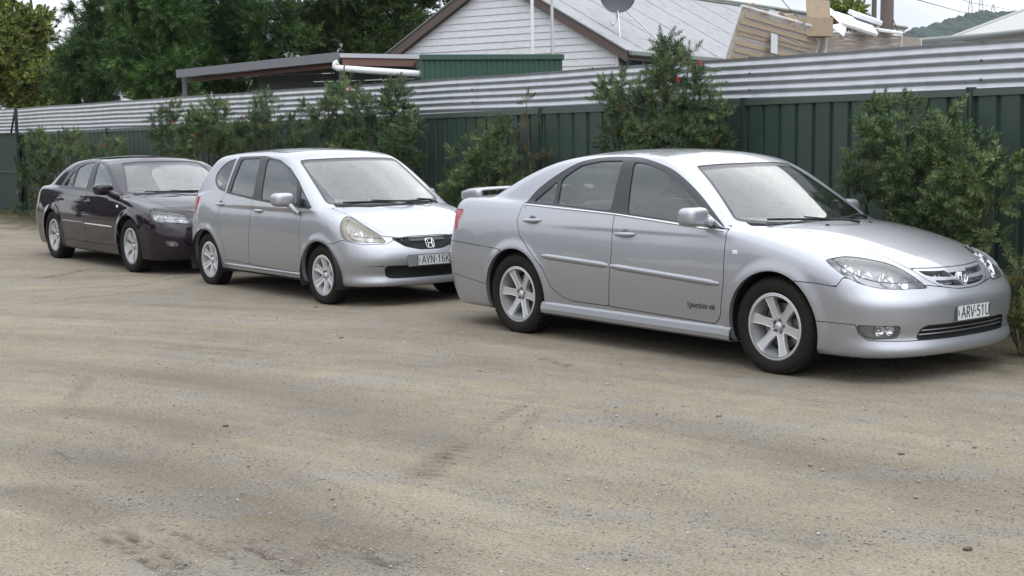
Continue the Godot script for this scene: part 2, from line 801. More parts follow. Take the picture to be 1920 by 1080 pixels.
# ------------------------------------------------------------------ body lines of the three cars (x from the front axle, y up, z out)
const SEDAN := {
	"wb": 2.72,
	"R": 0.318,
	"arch": 0.378,
	"fl": 0.014,
	"W": [[-3.9, 0.84], [-3.3, 0.88], [-2.5, 0.893], [-1.4, 0.897], [-0.4, 0.893], [0.2, 0.888], [0.6, 0.868], [0.95, 0.82]],
	"S": [[0.1, 0.06], [0.22, 0.035], [0.4, 0.012], [0.58, 0.0], [0.72, 0.006], [0.85, 0.024], [0.95, 0.052], [1.05, 0.095], [1.15, 0.15]],
	"TC": [[-3.9, 1.09], [-3.5, 1.105], [-2.6, 1.08], [-1.5, 1.05], [-0.5, 1.0], [-0.2, 0.985], [0.1, 0.94], [0.4, 0.868], [0.65, 0.79], [0.9, 0.69]],
	"TE": [[-3.9, 1.08], [-3.5, 1.085], [-2.6, 1.07], [-1.5, 1.03], [-0.5, 0.955], [-0.2, 0.925], [0.1, 0.872], [0.4, 0.79], [0.65, 0.695], [0.9, 0.565]],
	"KT": [[-3.9, 0.07], [-3.0, 0.08], [-2.4, 0.05], [-0.6, 0.05], [0.0, 0.14], [0.9, 0.18]],
	"XF": [[0.12, 0.9], [0.19, 0.945], [0.235, 0.948], [0.29, 0.925], [0.36, 0.932], [0.46, 0.945], [0.54, 0.943], [0.59, 0.915], [0.66, 0.892], [0.74, 0.868], [0.85, 0.82]],
	"bf": 0.095,
	"kf": 0.26,
	"XR": [[0.15, -3.74], [0.3, -3.83], [0.5, -3.87], [0.66, -3.875], [0.76, -3.85], [0.95, -3.83], [1.1, -3.79]],
	"br": 0.07,
	"kr": 0.24,
	"yb": 0.17,
	"WG": [[-3.6, 0.66], [-3.2, 0.735], [-2.6, 0.795], [-1.5, 0.825], [-0.6, 0.815], [-0.2, 0.8]],
	"tum": 0.3,
	"cur": 0.22,
	"wb0": [-0.27, 0.985],
	"wsl": 1.62,
	"wcv": 0.1,
	"wbow": 0.36,
	"RC": [[-3.0, 1.36], [-2.6, 1.435], [-2.2, 1.482], [-1.8, 1.495], [-1.4, 1.485], [-1.0, 1.445], [-0.6, 1.36]],
	"crown": 0.034,
	"rb0": [-3.5, 1.06],
	"rsl": 2.15,
	"rcv": 0.35,
	"rbow": 0.3,
	"kA": 0.11,
	"kw": 0.16,
	"kg": 0.18,
	"kj": 0.035,
	"ox": [-2.9, 0.1],
	"oy": 0.6,
	"ends": [-3.7, 0.78],
}
const HATCH := {
	"wb": 2.45,
	"R": 0.281,
	"arch": 0.335,
	"fl": 0.014,
	"W": [[-3.15, 0.765], [-2.7, 0.81], [-2.2, 0.835], [-1.3, 0.8375], [-0.3, 0.835], [0.1, 0.828], [0.4, 0.8], [0.75, 0.72]],
	"S": [[0.1, 0.07], [0.22, 0.04], [0.36, 0.015], [0.5, 0.002], [0.62, 0.0], [0.75, 0.008], [0.87, 0.03], [0.95, 0.055], [1.05, 0.095], [1.15, 0.14]],
	"TC": [[-3.2, 0.95], [-2.5, 1.0], [-1.5, 0.98], [-0.5, 0.97], [0.0, 0.955], [0.2, 0.9], [0.4, 0.825], [0.6, 0.725], [0.75, 0.63]],
	"TE": [[-3.2, 0.95], [-2.5, 1.02], [-1.5, 0.99], [-0.5, 0.935], [0.0, 0.9], [0.2, 0.855], [0.4, 0.78], [0.6, 0.67], [0.75, 0.56]],
	"KT": [[-3.2, 0.06], [-0.6, 0.05], [0.0, 0.12], [0.7, 0.16]],
	"XF": [[0.1, 0.65], [0.19, 0.705], [0.235, 0.712], [0.29, 0.695], [0.36, 0.712], [0.44, 0.735], [0.54, 0.722], [0.62, 0.69], [0.7, 0.64], [0.85, 0.54]],
	"bf": 0.115,
	"kf": 0.3,
	"XR": [[0.15, -2.98], [0.3, -3.08], [0.5, -3.105], [0.62, -3.09], [0.75, -3.06], [0.95, -3.03], [1.1, -2.99]],
	"br": 0.06,
	"kr": 0.24,
	"yb": 0.19,
	"WG": [[-3.1, 0.68], [-2.6, 0.735], [-2.0, 0.775], [-1.2, 0.79], [-0.4, 0.785], [0.1, 0.765]],
	"tum": 0.26,
	"cur": 0.2,
	"wb0": [0.07, 0.95],
	"wsl": 1.62,
	"wcv": 0.12,
	"wbow": 0.36,
	"RC": [[-3.0, 1.38], [-2.6, 1.44], [-2.1, 1.485], [-1.6, 1.502], [-1.1, 1.49], [-0.7, 1.45], [-0.3, 1.37]],
	"crown": 0.03,
	"rb0": [-3.04, 1.02],
	"rsl": 0.75,
	"rcv": 0.7,
	"rbow": 0.16,
	"kA": 0.1,
	"kw": 0.15,
	"kg": 0.17,
	"kj": 0.035,
	"ox": [-2.5, 0.0],
	"oy": 0.6,
	"ends": [-2.98, 0.58],
}
const DARK := {
	"wb": 2.73,
	"R": 0.318,
	"arch": 0.375,
	"fl": 0.016,
	"W": [[-3.9, 0.81], [-3.3, 0.87], [-2.5, 0.905], [-1.4, 0.91], [-0.4, 0.905], [0.2, 0.9], [0.6, 0.87], [0.95, 0.8]],
	"S": [[0.1, 0.06], [0.22, 0.035], [0.4, 0.012], [0.56, 0.0], [0.68, 0.006], [0.8, 0.024], [0.9, 0.052], [1.0, 0.095], [1.1, 0.15]],
	"TC": [[-3.9, 0.985], [-3.5, 1.01], [-2.6, 1.0], [-1.5, 0.98], [-0.5, 0.96], [-0.2, 0.95], [0.1, 0.92], [0.4, 0.87], [0.65, 0.81], [0.9, 0.72]],
	"TE": [[-3.9, 0.945], [-3.5, 0.975], [-2.6, 0.985], [-1.5, 0.965], [-0.5, 0.91], [-0.2, 0.895], [0.1, 0.86], [0.4, 0.8], [0.65, 0.735], [0.9, 0.64]],
	"KT": [[-3.9, 0.1], [-3.0, 0.08], [-2.4, 0.05], [-0.6, 0.05], [0.0, 0.12], [0.9, 0.14]],
	"XF": [[0.12, 0.86], [0.22, 0.9], [0.34, 0.925], [0.46, 0.93], [0.58, 0.915], [0.68, 0.89], [0.78, 0.85], [0.9, 0.78]],
	"bf": 0.11,
	"kf": 0.28,
	"XR": [[0.15, -3.74], [0.3, -3.83], [0.5, -3.865], [0.62, -3.855], [0.72, -3.81], [0.9, -3.77], [1.0, -3.72]],
	"br": 0.085,
	"kr": 0.26,
	"yb": 0.17,
	"WG": [[-3.6, 0.67], [-3.2, 0.74], [-2.6, 0.8], [-1.5, 0.83], [-0.6, 0.82], [-0.2, 0.8]],
	"tum": 0.34,
	"cur": 0.25,
	"wb0": [-0.25, 0.94],
	"wsl": 1.85,
	"wcv": 0.1,
	"wbow": 0.36,
	"RC": [[-3.0, 1.28], [-2.6, 1.345], [-2.2, 1.388], [-1.8, 1.4], [-1.4, 1.39], [-1.0, 1.355], [-0.6, 1.27]],
	"crown": 0.03,
	"rb0": [-3.5, 0.98],
	"rsl": 2.3,
	"rcv": 0.35,
	"rbow": 0.3,
	"kA": 0.09,
	"kw": 0.15,
	"kg": 0.18,
	"kj": 0.035,
	"ox": [-2.9, 0.1],
	"oy": 0.58,
	"ends": [-3.7, 0.76],
}

# ------------------------------------------------------------------ wheels
func blob(m: Msh, mid: Vector3, r: Vector3, e := 0.7, nu := 20, nv := 12, turn := Basis()) -> void:
	var first := m.v.size()
	for a in nv + 1:
		var la := -PI / 2 + PI * a / nv
		for b in nu + 1:
			var lo := TAU * b / nu
			var cl := cos(la)
			var d := Vector3(cl * cos(lo), sin(la), cl * sin(lo))
			var p := Vector3(signf(d.x) * pow(absf(cl), e) * pow(absf(cos(lo)), e), signf(d.y) * pow(absf(d.y), e), signf(d.z) * pow(absf(cl), e) * pow(absf(sin(lo)), e))
			var g := Vector3(signf(p.x) * pow(absf(p.x), 2.0 / e - 1.0) / r.x, signf(p.y) * pow(absf(p.y), 2.0 / e - 1.0) / r.y, signf(p.z) * pow(absf(p.z), 2.0 / e - 1.0) / r.z)
			m.v.append(mid + turn * (p * r))
			m.n.append((turn * g).normalized() if g.length() > 1e-6 else turn * d)
	for a in nv:
		for b in nu:
			var k := first + a * (nu + 1) + b
			m.i.append(k); m.i.append(k + 1); m.i.append(k + nu + 2)
			m.i.append(k); m.i.append(k + nu + 2); m.i.append(k + nu + 1)

func make_wheel(rt: float, hub: float, w: float, rr: float, kind: String) -> Dictionary:
	var o := {}
	var t := Msh.new()
	var pr := PackedVector2Array()
	for p in [[rr - 0.004, -w * 0.78], [rr + 0.008, -w * 0.9], [rr + 0.04, -w], [rt - 0.05, -w], [rt - 0.025, -w * 0.95], [rt - 0.008, -w * 0.82], [rt, -w * 0.62]]:
		pr.append(Vector2(p[0], p[1]))
	for g in [-0.42, 0.0, 0.42]:
		pr.append(Vector2(rt + 0.002, w * (g - 0.06)))
		pr.append(Vector2(rt - 0.007, w * (g - 0.055)))
		pr.append(Vector2(rt - 0.007, w * (g + 0.055)))
		pr.append(Vector2(rt + 0.002, w * (g + 0.06)))
	for p in [[rt, w * 0.62], [rt - 0.008, w * 0.82], [rt - 0.022, w * 0.94], [rt - 0.03, w * 0.955], [rt - 0.033, w * 0.985], [rt - 0.05, w], [rr + 0.05, w * 1.0], [rr + 0.03, w * 0.985], [rr + 0.026, w * 0.97], [rr + 0.01, w * 0.9], [rr - 0.004, w * 0.8]]:
		pr.append(Vector2(p[0], p[1]))
	t.lathe(pr, 72)
	for k in t.v.size():
		var p := t.v[k]
		if p.y < -hub + 0.03:
			var f := clampf((-hub + 0.03 - p.y) / 0.04, 0.0, 1.0)
			p.z *= 1.0 + 0.06 * f
			p.y = maxf(p.y, -hub)
		t.v[k] = p
	o.tyre = t.mesh()
	# tread blocks: cross grooves as slim raised bars at the shoulders
	var tr := Msh.new()
	for k in 60:
		var a := TAU * k / 60.0
		var mid := Vector3(cos(a) * (rt - 0.004), sin(a) * (rt - 0.004), 0)
		if mid.y < -hub + 0.02:
			continue
		for s in [-1.0, 1.0]:
			tr.box(mid + Vector3(0, 0, s * w * 0.73), Vector3(0.012, 0.024, w * 0.3), 0.0, Basis(Vector3(0, 0, 1), a) * Basis(Vector3(0, 1, 0), -s * 0.45))
	o.tread = tr.mesh()
	var b := Msh.new()
	b.lathe(PackedVector2Array([Vector2(rr - 0.03, -w * 0.8), Vector2(rr - 0.045, 0), Vector2(rr - 0.03, w * 0.55), Vector2(rr - 0.022, w * 0.7), Vector2(rr - 0.016, w * 0.84), Vector2(rr - 0.008, w * 0.875), Vector2(rr + 0.004, w * 0.87), Vector2(rr + 0.009, w * 0.82), Vector2(rr - 0.002, w * 0.76)]), 56)
	for k in b.n.size():
		pass
	# inner faces look at the axle
	for k in b.n.size():
		var p := b.v[k]
		if p.z < w * 0.84:
			var rad := Vector3(p.x, p.y, 0)
			if rad.length() < rr - 0.012:
				b.n[k] = -rad.normalized()
	o.rim = b.mesh()
	var dk := Msh.new()
	dk.lathe(PackedVector2Array([Vector2(0.02, 0.022), Vector2(0.09, 0.022), Vector2(0.092, 0.0), Vector2(rr * 0.68, 0.0), Vector2(rr * 0.68, -0.02)]), 40)
	o.disc = dk.mesh()
	var back := Msh.new()
	back.lathe(PackedVector2Array([Vector2(0.005, -0.03), Vector2(rr - 0.04, -0.03)]), 32)
	o.back = back.mesh()
	var z0 := w * 0.44
	var z1 := w * 0.70
	var ri := 0.045
	var ro := rr - 0.014
	var sp := Msh.new()
	var n := 6
	var len := ro - ri
	var lean := Basis(Vector3(0, 1, 0), -atan((z1 - z0) / len))
	if kind == "six":
		var edge := Msh.new()
		sp.prism(PackedVector2Array([Vector2(0, -0.030), Vector2(len * 0.5, -0.027), Vector2(len, -0.036), Vector2(len, 0.036), Vector2(len * 0.5, 0.027), Vector2(0, 0.030)]), -0.03, 0.0, Transform3D(lean, Vector3(ri, 0, z0)), 0.005)
		for s in [-1.0, 1.0]:
			sp.tube(PackedVector3Array([Transform3D(lean, Vector3(ri, 0, z0)) * Vector3(0.012, s * 0.027, 0), Transform3D(lean, Vector3(ri, 0, z0)) * Vector3(len * 0.5, s * 0.024, 0.001), Transform3D(lean, Vector3(ri, 0, z0)) * Vector3(len, s * 0.033, 0)]), 0.0042, 6)
	elif kind == "twin":
		for s in [-1.0, 1.0]:
			sp.prism(PackedVector2Array([Vector2(0, s * 0.003), Vector2(len * 0.55, s * 0.006), Vector2(len, s * 0.013), Vector2(len, s * 0.037), Vector2(len * 0.55, s * 0.027), Vector2(0, s * 0.024)]), -0.022, 0.0, Transform3D(lean * Basis(Vector3(1, 0, 0), s * 0.22), Vector3(ri, 0, z0)), 0.003)
		sp.prism(PackedVector2Array([Vector2(0, -0.02), Vector2(len, -0.02), Vector2(len, 0.02), Vector2(0, 0.02)]), -0.024, -0.008, Transform3D(lean, Vector3(ri, 0, z0)))
	else:
		sp.prism(PackedVector2Array([Vector2(0, -0.030), Vector2(len * 0.35, -0.036), Vector2(len * 0.8, -0.066), Vector2(len, -0.088), Vector2(len, 0.088), Vector2(len * 0.8, 0.066), Vector2(len * 0.35, 0.036), Vector2(0, 0.030)]), -0.03, 0.0, Transform3D(lean, Vector3(ri, 0, z0)), 0.007)
	o.spoke = sp.mesh()
	o.n = n
	var hb := Msh.new()
	hb.lathe(PackedVector2Array([Vector2(0.0, z0 - 0.004), Vector2(0.03, z0 - 0.004), Vector2(0.033, z0 - 0.012), Vector2(0.058, z0 - 0.012), Vector2(0.066, z0 + 0.004), Vector2(0.074, z0 + 0.002), Vector2(0.08, z0 - 0.03)]), 36)
	for k in hb.n.size():
		if hb.n[k].z < 0.0:
			hb.n[k] = -hb.n[k]
	o.hub = hb.mesh()
	var cap := Msh.new()
	cap.lathe(PackedVector2Array([Vector2(0.028, z0 - 0.008), Vector2(0.028, z0 + 0.004), Vector2(0.024, z0 + 0.009), Vector2(0.0, z0 + 0.011)]), 24)
	o.cap = cap.mesh()
	var nut := Msh.new()
	nut.lathe(PackedVector2Array([Vector2(0.011, -0.012), Vector2(0.011, 0.010), Vector2(0.008, 0.014), Vector2(0.0, 0.015)]), 6, Transform3D(Basis(), Vector3(0.046, 0, z0 - 0.008)))
	o.nut = nut.mesh()
	return o

func add_wheel(parent: Node3D, w: Dictionary, at: Transform3D, start: float, rimmat: Material, turn_back: bool) -> void:
	var wh := Node3D.new()
	wh.name = "wheel"
	parent.add_child(wh, true)
	wh.transform = at
	put(wh, "tyre", w.tyre, M.rubber)
	put(wh, "tread", w.tread, M.rubber)
	put(wh, "rim", w.rim, rimmat)
	put(wh, "brake_disc", w.disc, M.disc)
	put(wh, "backing_plate", w.back, M.black)
	for k in int(w.n):
		put(wh, "spoke", w.spoke, rimmat, Transform3D(Basis(Vector3(0, 0, 1), deg_to_rad(start) + TAU * k / float(w.n)), Vector3.ZERO))
	put(wh, "hub", w.hub, rimmat)
	put(wh, "hub_cap", w.cap, rimmat)
	for k in 5:
		put(wh, "lug_nut", w.nut, M.nut, Transform3D(Basis(Vector3(0, 0, 1), deg_to_rad(start + 30) + TAU * k / 5.0), Vector3.ZERO))

# ------------------------------------------------------------------ car assembly
func diag(b: Body, u: float, y: float) -> Vector3:
	var base := Vector3(u * 0.7071, y, -u * 0.7071)
	var d := Vector3(0.7071, 0, 0.7071)
	var lo := 0.0
	var hi := 1.6
	for k in 22:
		var m := (lo + hi) * 0.5
		if b.F(base + d * m) < 0.0:
			lo = m
		else:
			hi = m
	return base + d * lo

# takes the piece inside an outline out of the skin of st, leaving a groove of 2 * gap
func take(st: Dictionary, kind: String, poly: PackedVector2Array, lo: Vector3, hi: Vector3, facing: Vector3, least: float, gap: float, groove := 0.009) -> Msh:
	var d := distances(st.skin, kind, poly, lo, hi, facing, least)
	if gap <= 0.0:
		var r := clip(st.skin, d)
		st.skin = r[1]
		st.cut = r[2]
		return r[0]
	var r1 := clip(st.skin, moved(d, -gap))
	var rest: Msh = r1[1]
	var r2 := clip(rest, moved(distances(rest, kind, poly, lo, hi, facing, least), gap))
	st.skin = r2[1]
	st.gaps.add((r2[0] as Msh).shifted(-groove))
	lip(st.lips, r2[2], groove)
	var piece: Msh = r1[0]
	st.cut = r1[2]
	lip(piece, r1[2], groove)
	return piece

func both(m: Msh) -> Msh:
	var o := Msh.new()
	o.add(m)
	o.add(m.mirrored())
	return o

func sides(parent: Node3D, called: String, m: Msh, material: Material) -> Array:
	return [put(parent, called, m.mesh(), material), put(parent, called, m.mirrored().mesh(), material)]

const LO := Vector3(-9, -9, -9)
const HI := Vector3(9, 9, 9)
const ANY := Vector3.ZERO

func poly(a: Array, smooth := false, sharp := []) -> PackedVector2Array:
	var p := V2(a)
	return curve2(p, true, 5, sharp) if smooth else PackedVector2Array(p)

func rounded(a: Array, r: float) -> PackedVector2Array:
	var src := V2(a)
	var out := PackedVector2Array()
	var m := src.size()
	for k in m:
		var p: Vector2 = src[k]
		var q: Vector2 = src[(k - 1 + m) % m]
		var s: Vector2 = src[(k + 1) % m]
		var ra := minf(r, minf(p.distance_to(q), p.distance_to(s)) * 0.45)
		var a0 := p + (q - p).normalized() * ra
		var a1 := p + (s - p).normalized() * ra
		for j in 5:
			var t := j / 4.0
			out.append(a0.lerp(p, t).lerp(p.lerp(a1, t), t))
	return out

func seat(parent: Node3D, x: float, y: float, z: float, w: float, h: float, m: Material) -> void:
	var s := Node3D.new()
	s.name = "seat"
	parent.add_child(s, true)
	s.position = Vector3(x, y, z)
	var a := Msh.new()
	blob(a, Vector3(0.22, 0.08, 0), Vector3(0.28, 0.10, w), 0.45, 24, 12, Basis(Vector3(0, 0, 1), 0.12))
	put(s, "cushion", a.mesh(), m)
	var b := Msh.new()
	blob(b, Vector3(-0.12, 0.08 + h * 0.5, 0), Vector3(0.09, h * 0.5, w * 0.96), 0.45, 24, 12, Basis(Vector3(0, 0, 1), 0.28))
	put(s, "backrest", b.mesh(), m)
	var n := 1 if w < 0.4 else 2
	for k in n:
		var zz := 0.0 if n == 1 else (k - 0.5) * w * 1.1
		var c := Msh.new()
		blob(c, Vector3(-0.24, 0.16 + h, zz), Vector3(0.05, 0.085, 0.125), 0.6, 20, 10, Basis(Vector3(0, 0, 1), 0.2))
		for e in [-0.05, 0.05]:
			c.tube(PackedVector3Array([Vector3(-0.2, h - 0.02, zz + e), Vector3(-0.235, 0.12 + h, zz + e)]), 0.006, 6)
		put(s, "headrest", c.mesh(), m)

func build_car(S: Dictionary) -> Dictionary:
	var c0: Dictionary = S.body
	var b := Body.new(c0)
	var root := thing(S.name, S.label, "car", S.at, "cars parked in a line along the fence")
	var st := {"skin": b.half(S.step), "gaps": Msh.new(), "lips": Msh.new(), "cut": null}
	var wbx := [0.0, -b.wb]
	# wheel arches
	for cx in wbx:
		var m: Msh = st.skin
		var d := PackedFloat32Array()
		d.resize(m.v.size())
		for k in m.v.size():
			var p := m.v[k]
			d[k] = 1.0 if p.z < 0.42 else Vector2(p.x - cx, p.y - b.R).length() - b.ar
		var r := clip(m, d)
		st.skin = r[1]
		var edge := PackedVector3Array()
		var cut: PackedVector3Array = r[2]
		for k in range(0, cut.size(), 4):
			if cut[k].z > 0.6:
				for j in 4:
					edge.append(cut[k + j])
		lip(st.lips, edge, 0.035, Vector3(0, 0, -1))
	# glass
	var panes := []
	var frames := Msh.new()
	var g := 0.004
	for w in S.get("windows", []):
		var pc := take(st, "side", w, Vector3(-9, 0.8, 0.3), HI, ANY, 0, 0.0)
		lip(st.lips, st.cut, 0.006)
		var stt := {"skin": pc.shifted(-0.004)}
		var dd := distances(stt.skin, "side", w, LO, HI)
		var r := clip(stt.skin, moved(dd, -0.02))
		panes.append(r[0])
		frames.add(r[1])
	var piece := take(st, "side", S.dlo, Vector3(-9, 0.8, 0.3), HI, ANY, 0, 0.0)
	lip(st.lips, st.cut, 0.006)
	var fst := {"skin": piece.shifted(-0.002)}
	for w in S.panes:
		var pc := take(fst, "side", w, LO, HI, ANY, 0, 0.0)
		lip(frames, fst.cut, 0.008)
		var gl := pc.shifted(-0.007)
		gl.add(gl.shifted(-0.004))
		panes.append(gl)
	frames.add(fst.skin)
	var ws := take(st, "front", S.ws, Vector3(-1.6, 0.85, -9), Vector3(0.3, 9, 9), Vector3(1, 0, 0), 0.2, 0.0)
	lip(st.lips, st.cut, 0.008)
	var r := clip(ws.shifted(-0.005), moved(distances(ws, "front", S.ws, LO, HI), -0.022))
	var ws_glass: Msh = r[0]
	ws_glass.add(ws_glass.shifted(-0.005))
	frames.add(r[1])
	var rw := take(st, "front", S.rw, Vector3(-9, 0.85, -9), Vector3(-2.2, 9, 9), Vector3(-1, 0, 0), 0.15, 0.0)
	lip(st.lips, st.cut, 0.008)
	r = clip(rw.shifted(-0.004), moved(distances(rw, "front", S.rw, LO, HI), -0.022))
	var rw_glass: Msh = r[0]
	frames.add(r[1])
	# lamps and grilles before panels
	var lamps := []
	for L in S.lamps:
		var pc := take(st, L.kind, L.poly, L.get("lo", LO), L.get("hi", HI), L.get("facing", ANY), L.get("least", -2.0), 0.0025, 0.012)
		lamps.append([L, pc])
	var grilles := []
	for G in S.grilles:
		var pc := take(st, "front", G.poly, Vector3(0.2, -9, -9), HI, Vector3(1, 0, 0), 0.0, 0.0025)
		var hole := {"skin": pc}
		var pits := Msh.new()
		for h in G.get("slots", []):
			var pit := take(hole, "front", h, LO, HI, ANY, 0, 0.0)
			lip(hole.skin, hole.cut, 0.04)
			pits.add(pit.shifted(-0.04))
		grilles.append([G, hole.skin, pits])
	# panels
	var front_lip: Msh = null
	if S.has("lip"):
		front_lip = take(st, "corner", S.lip, Vector3(0.15, -9, -9), HI, ANY, 0, 0.0025)
	var cowl := take(st, "top", S.cowl, Vector3(-0.8, 0.7, -9), Vector3(0.4, 1.2, 9), Vector3.UP, 0.1, 0.0)
	var hood := take(st, "top", S.hood, Vector3(-0.6, 0.5, -9), HI, Vector3.UP, 0.02, 0.0032)
	var bumper := take(st, "corner", S.bumper, Vector3(0.15, -9, -9), HI, ANY, 0, 0.0028)
	var fdoor := take(st, "side", S.fdoor, Vector3(-9, -9, 0.5), HI, ANY, 0, 0.0034)
	var rdoor := take(st, "side", S.rdoor, Vector3(-9, -9, 0.5), HI, ANY, 0, 0.0034)
	var rlip: Msh = null
	if S.has("rear_lip"):
		rlip = take(st, "rear", S.rear_lip, LO, Vector3(-b.wb - 0.3, 9, 9), ANY, 0, 0.0025)
	var rbump := take(st, "rear", S.rear_bumper, LO, Vector3(-b.wb - 0.15, 9, 9), ANY, 0, 0.0028)
	var trunk := take(st, "front", S.trunk, LO, Vector3(-b.wb - 0.2, 1.2, 9), Vector3(-1, 0.6, 0).normalized(), 0.25, 0.0032)
	# nodes
	var inner: Msh = (st.skin as Msh).shifted(-0.03)
	put(root, "inner_shell", both(inner).mesh(), S.lining)
	var shell: Msh = st.skin
	shell.add(st.lips)
	var low := PackedFloat32Array()
	low.resize(shell.v.size())
	for k in shell.v.size():
		low[k] = -1.0 if (shell.v[k].y < b.yb + 0.035 and shell.n[k].y < -0.35) else 1.0
	var cutl := clip(shell, low)
	put(root, "underbody", both(cutl[0]).mesh(), M.black)
	put(root, "body_shell", both(cutl[1]).mesh(), S.paint)
	put(root, "seal", both(st.gaps).mesh(), M.seal)
	put(root, "window_frame", both(frames).mesh(), M.trim)
	var wsn := put(root, "windshield", both(ws_glass).mesh(), M.windscreen)
	put(root, "rear_window", both(rw_glass).mesh(), M.side_glass)
	for p in panes:
		sides(root, "side_window", p, M.side_glass)
	put(root, "cowl", both(cowl.shifted(-0.012)).mesh(), M.trim)
	put(root, "hood", both(hood).mesh(), S.paint)
	var bn := put(root, "front_bumper", both(bumper).mesh(), S.paint)
	put(root, "rear_bumper", both(rbump).mesh(), S.paint)
	put(root, "trunk_lid", both(trunk).mesh(), S.paint)
	if front_lip:
		put(root, "front_skirt", both(front_lip).mesh(), S.paint)
	if rlip:
		put(root, "rear_skirt", both(rlip).mesh(), S.paint)
	var doors := []
	for pr in [fdoor, rdoor]:
		for nd in sides(root, "door", pr, S.paint):
			doors.append(nd)
		sides(root, "door_trim", pr.shifted(-0.05), S.lining)
	for k in lamps.size():
		var L: Dictionary = lamps[k][0]
		var pc: Msh = lamps[k][1]
		for sd in [1.0, -1.0]:
			var hd := Node3D.new()
			hd.name = L.name
			root.add_child(hd, true)
			var flip := Transform3D(Basis.from_scale(Vector3(1, 1, sd)), Vector3.ZERO)
			var ln := Msh.new()
			ln.add(pc.shifted(-0.002), flip)
			put(hd, "lens", ln.mesh(), M[L.lens])
			var hs := Msh.new()
			var bk := pc.shifted(-L.get("deep", 0.05))
			hs.add(bk, flip)
			put(hd, "housing", hs.mesh(), M[L.get("housing", "lamp_housing")])
			for q in L.get("bowls", []):
				var at := diag(b, q[0], q[1])
				var sn := b.grad(at)
				var dir := (sn + Vector3(0.55, 0, 0)).normalized()
				var rr0: float = q[2]
				at -= sn * (0.012 + rr0 * 0.45)
				var xx := Vector3.UP.cross(dir).normalized()
				var tf := Transform3D(Basis(xx, dir.cross(xx), dir), at)
				var rr: float = q[2]
				var bw := Msh.new()
				bw.lathe(PackedVector2Array([Vector2(0.0, -rr * 0.55), Vector2(rr * 0.3, -rr * 0.5), Vector2(rr * 0.65, -rr * 0.3), Vector2(rr * 0.92, 0.0), Vector2(rr, 0.004), Vector2(rr * 1.08, -0.004), Vector2(rr * 1.1, -0.02)]), 32, tf)
				var fl := Msh.new()
				fl.add(bw, flip)
				put(hd, "reflector", fl.mesh(), M.reflector)
				var bl := Msh.new()
				blob(bl, tf * Vector3(0, 0, -rr * 0.2), Vector3.ONE * rr * 0.24, 1.0, 12, 8)
				var b2 := Msh.new()
				b2.add(bl, flip)
				put(hd, "bulb", b2.mesh(), M.bulb)
	for G in grilles:
		var gn := put(root, (G[0] as Dictionary).name, both(G[1]).mesh(), M[G[0].get("mat", "trim")] if not G[0].get("painted", false) else S.paint)
		if (G[2] as Msh).v.size():
			put(gn, "grille_backing", both(G[2]).mesh(), M.black)
	# wheel wells
	for cx in wbx:
		for sd in [1.0, -1.0]:
			var wl := Msh.new()
			var ra := b.ar + 0.012
			for k in 28:
				var a0 := -0.35 + (PI + 0.7) * k / 28.0
				var a1 := -0.35 + (PI + 0.7) * (k + 1) / 28.0
				var p0 := Vector3(cx + cos(a0) * ra, b.R + sin(a0) * ra, 0)
				var p1 := Vector3(cx + cos(a1) * ra, b.R + sin(a1) * ra, 0)
				var zz := Vector3(0, 0, sd)
				wl.quadn(p0 + zz * 0.5, p1 + zz * 0.5, p1 + zz * 0.85, p0 + zz * 0.85, Vector3(-cos(a0), -sin(a0), 0))
				wl.tri(Vector3(cx, b.R, 0) + zz * 0.5, p0 + zz * 0.5, p1 + zz * 0.5)
			put(root, "wheel_well", wl.mesh(), M.black)
	# underfloor and axles
	var uf := Msh.new()
	uf.box(Vector3(-b.wb * 0.5, 0.30, 0), Vector3(b.wb - 0.8, 0.05, 1.4), 0.01)
	put(root, "cabin_floor", uf.mesh(), M.carpet)
	for cx in wbx:
		put(root, "axle", tube_mesh(PackedVector3Array([Vector3(cx, b.R, -0.7), Vector3(cx, b.R, 0.7)]), 0.035, 10), M.black)
	# wheels
	var w := make_wheel(S.rt, b.R, S.tw, S.rim, S.wheel)
	for k in 2:
		var zc: float = S.track - S.tw
		add_wheel(root, w, Transform3D(Basis(), Vector3(wbx[k], b.R, zc)), S.spoke_at[k], S.rim_mat, false)
		add_wheel(root, w, Transform3D(Basis(Vector3.UP, PI), Vector3(wbx[k], b.R, -zc)), S.spoke_at[k] + 20.0, S.rim_mat, true)
	# cabin
	var cab: Dictionary = S.cabin
	for z in [0.37, -0.37]:
		seat(root, cab.front, 0.42, z, 0.25, 0.56, S.cloth)
	seat(root, cab.rear, 0.44, 0.0, 0.62, 0.52, S.cloth)
	var dash := Msh.new()
	var dx: float = cab.dash
	var dy: float = cab.dash_y
	dash.prism(PackedVector2Array([Vector2(dx + 0.42, dy - 0.03), Vector2(dx + 0.25, dy), Vector2(dx + 0.05, dy - 0.02), Vector2(dx, dy - 0.08), Vector2(dx + 0.02, dy - 0.35), Vector2(dx + 0.42, dy - 0.4)]), -0.70, 0.70, Transform3D(), 0.012)
	var dn := put(root, "dashboard", dash.mesh(), M.dash)
	var bin := Msh.new()
	blob(bin, Vector3(dx + 0.08, dy, 0.37), Vector3(0.12, 0.055, 0.18), 0.7)
	put(dn, "instrument_hood", bin.mesh(), M.dash)
	var stw := Msh.new()
	var ring := PackedVector3Array()
	var sb := Basis(Vector3(0, 0, 1), 0.42)
	var smid := Vector3(dx - 0.13, dy - 0.09, 0.37)
	for k in 33:
		var a := TAU * k / 32.0
		ring.append(smid + sb * Vector3(0, sin(a) * 0.185, cos(a) * 0.185))
	stw.tube(ring, 0.015, 8, false)
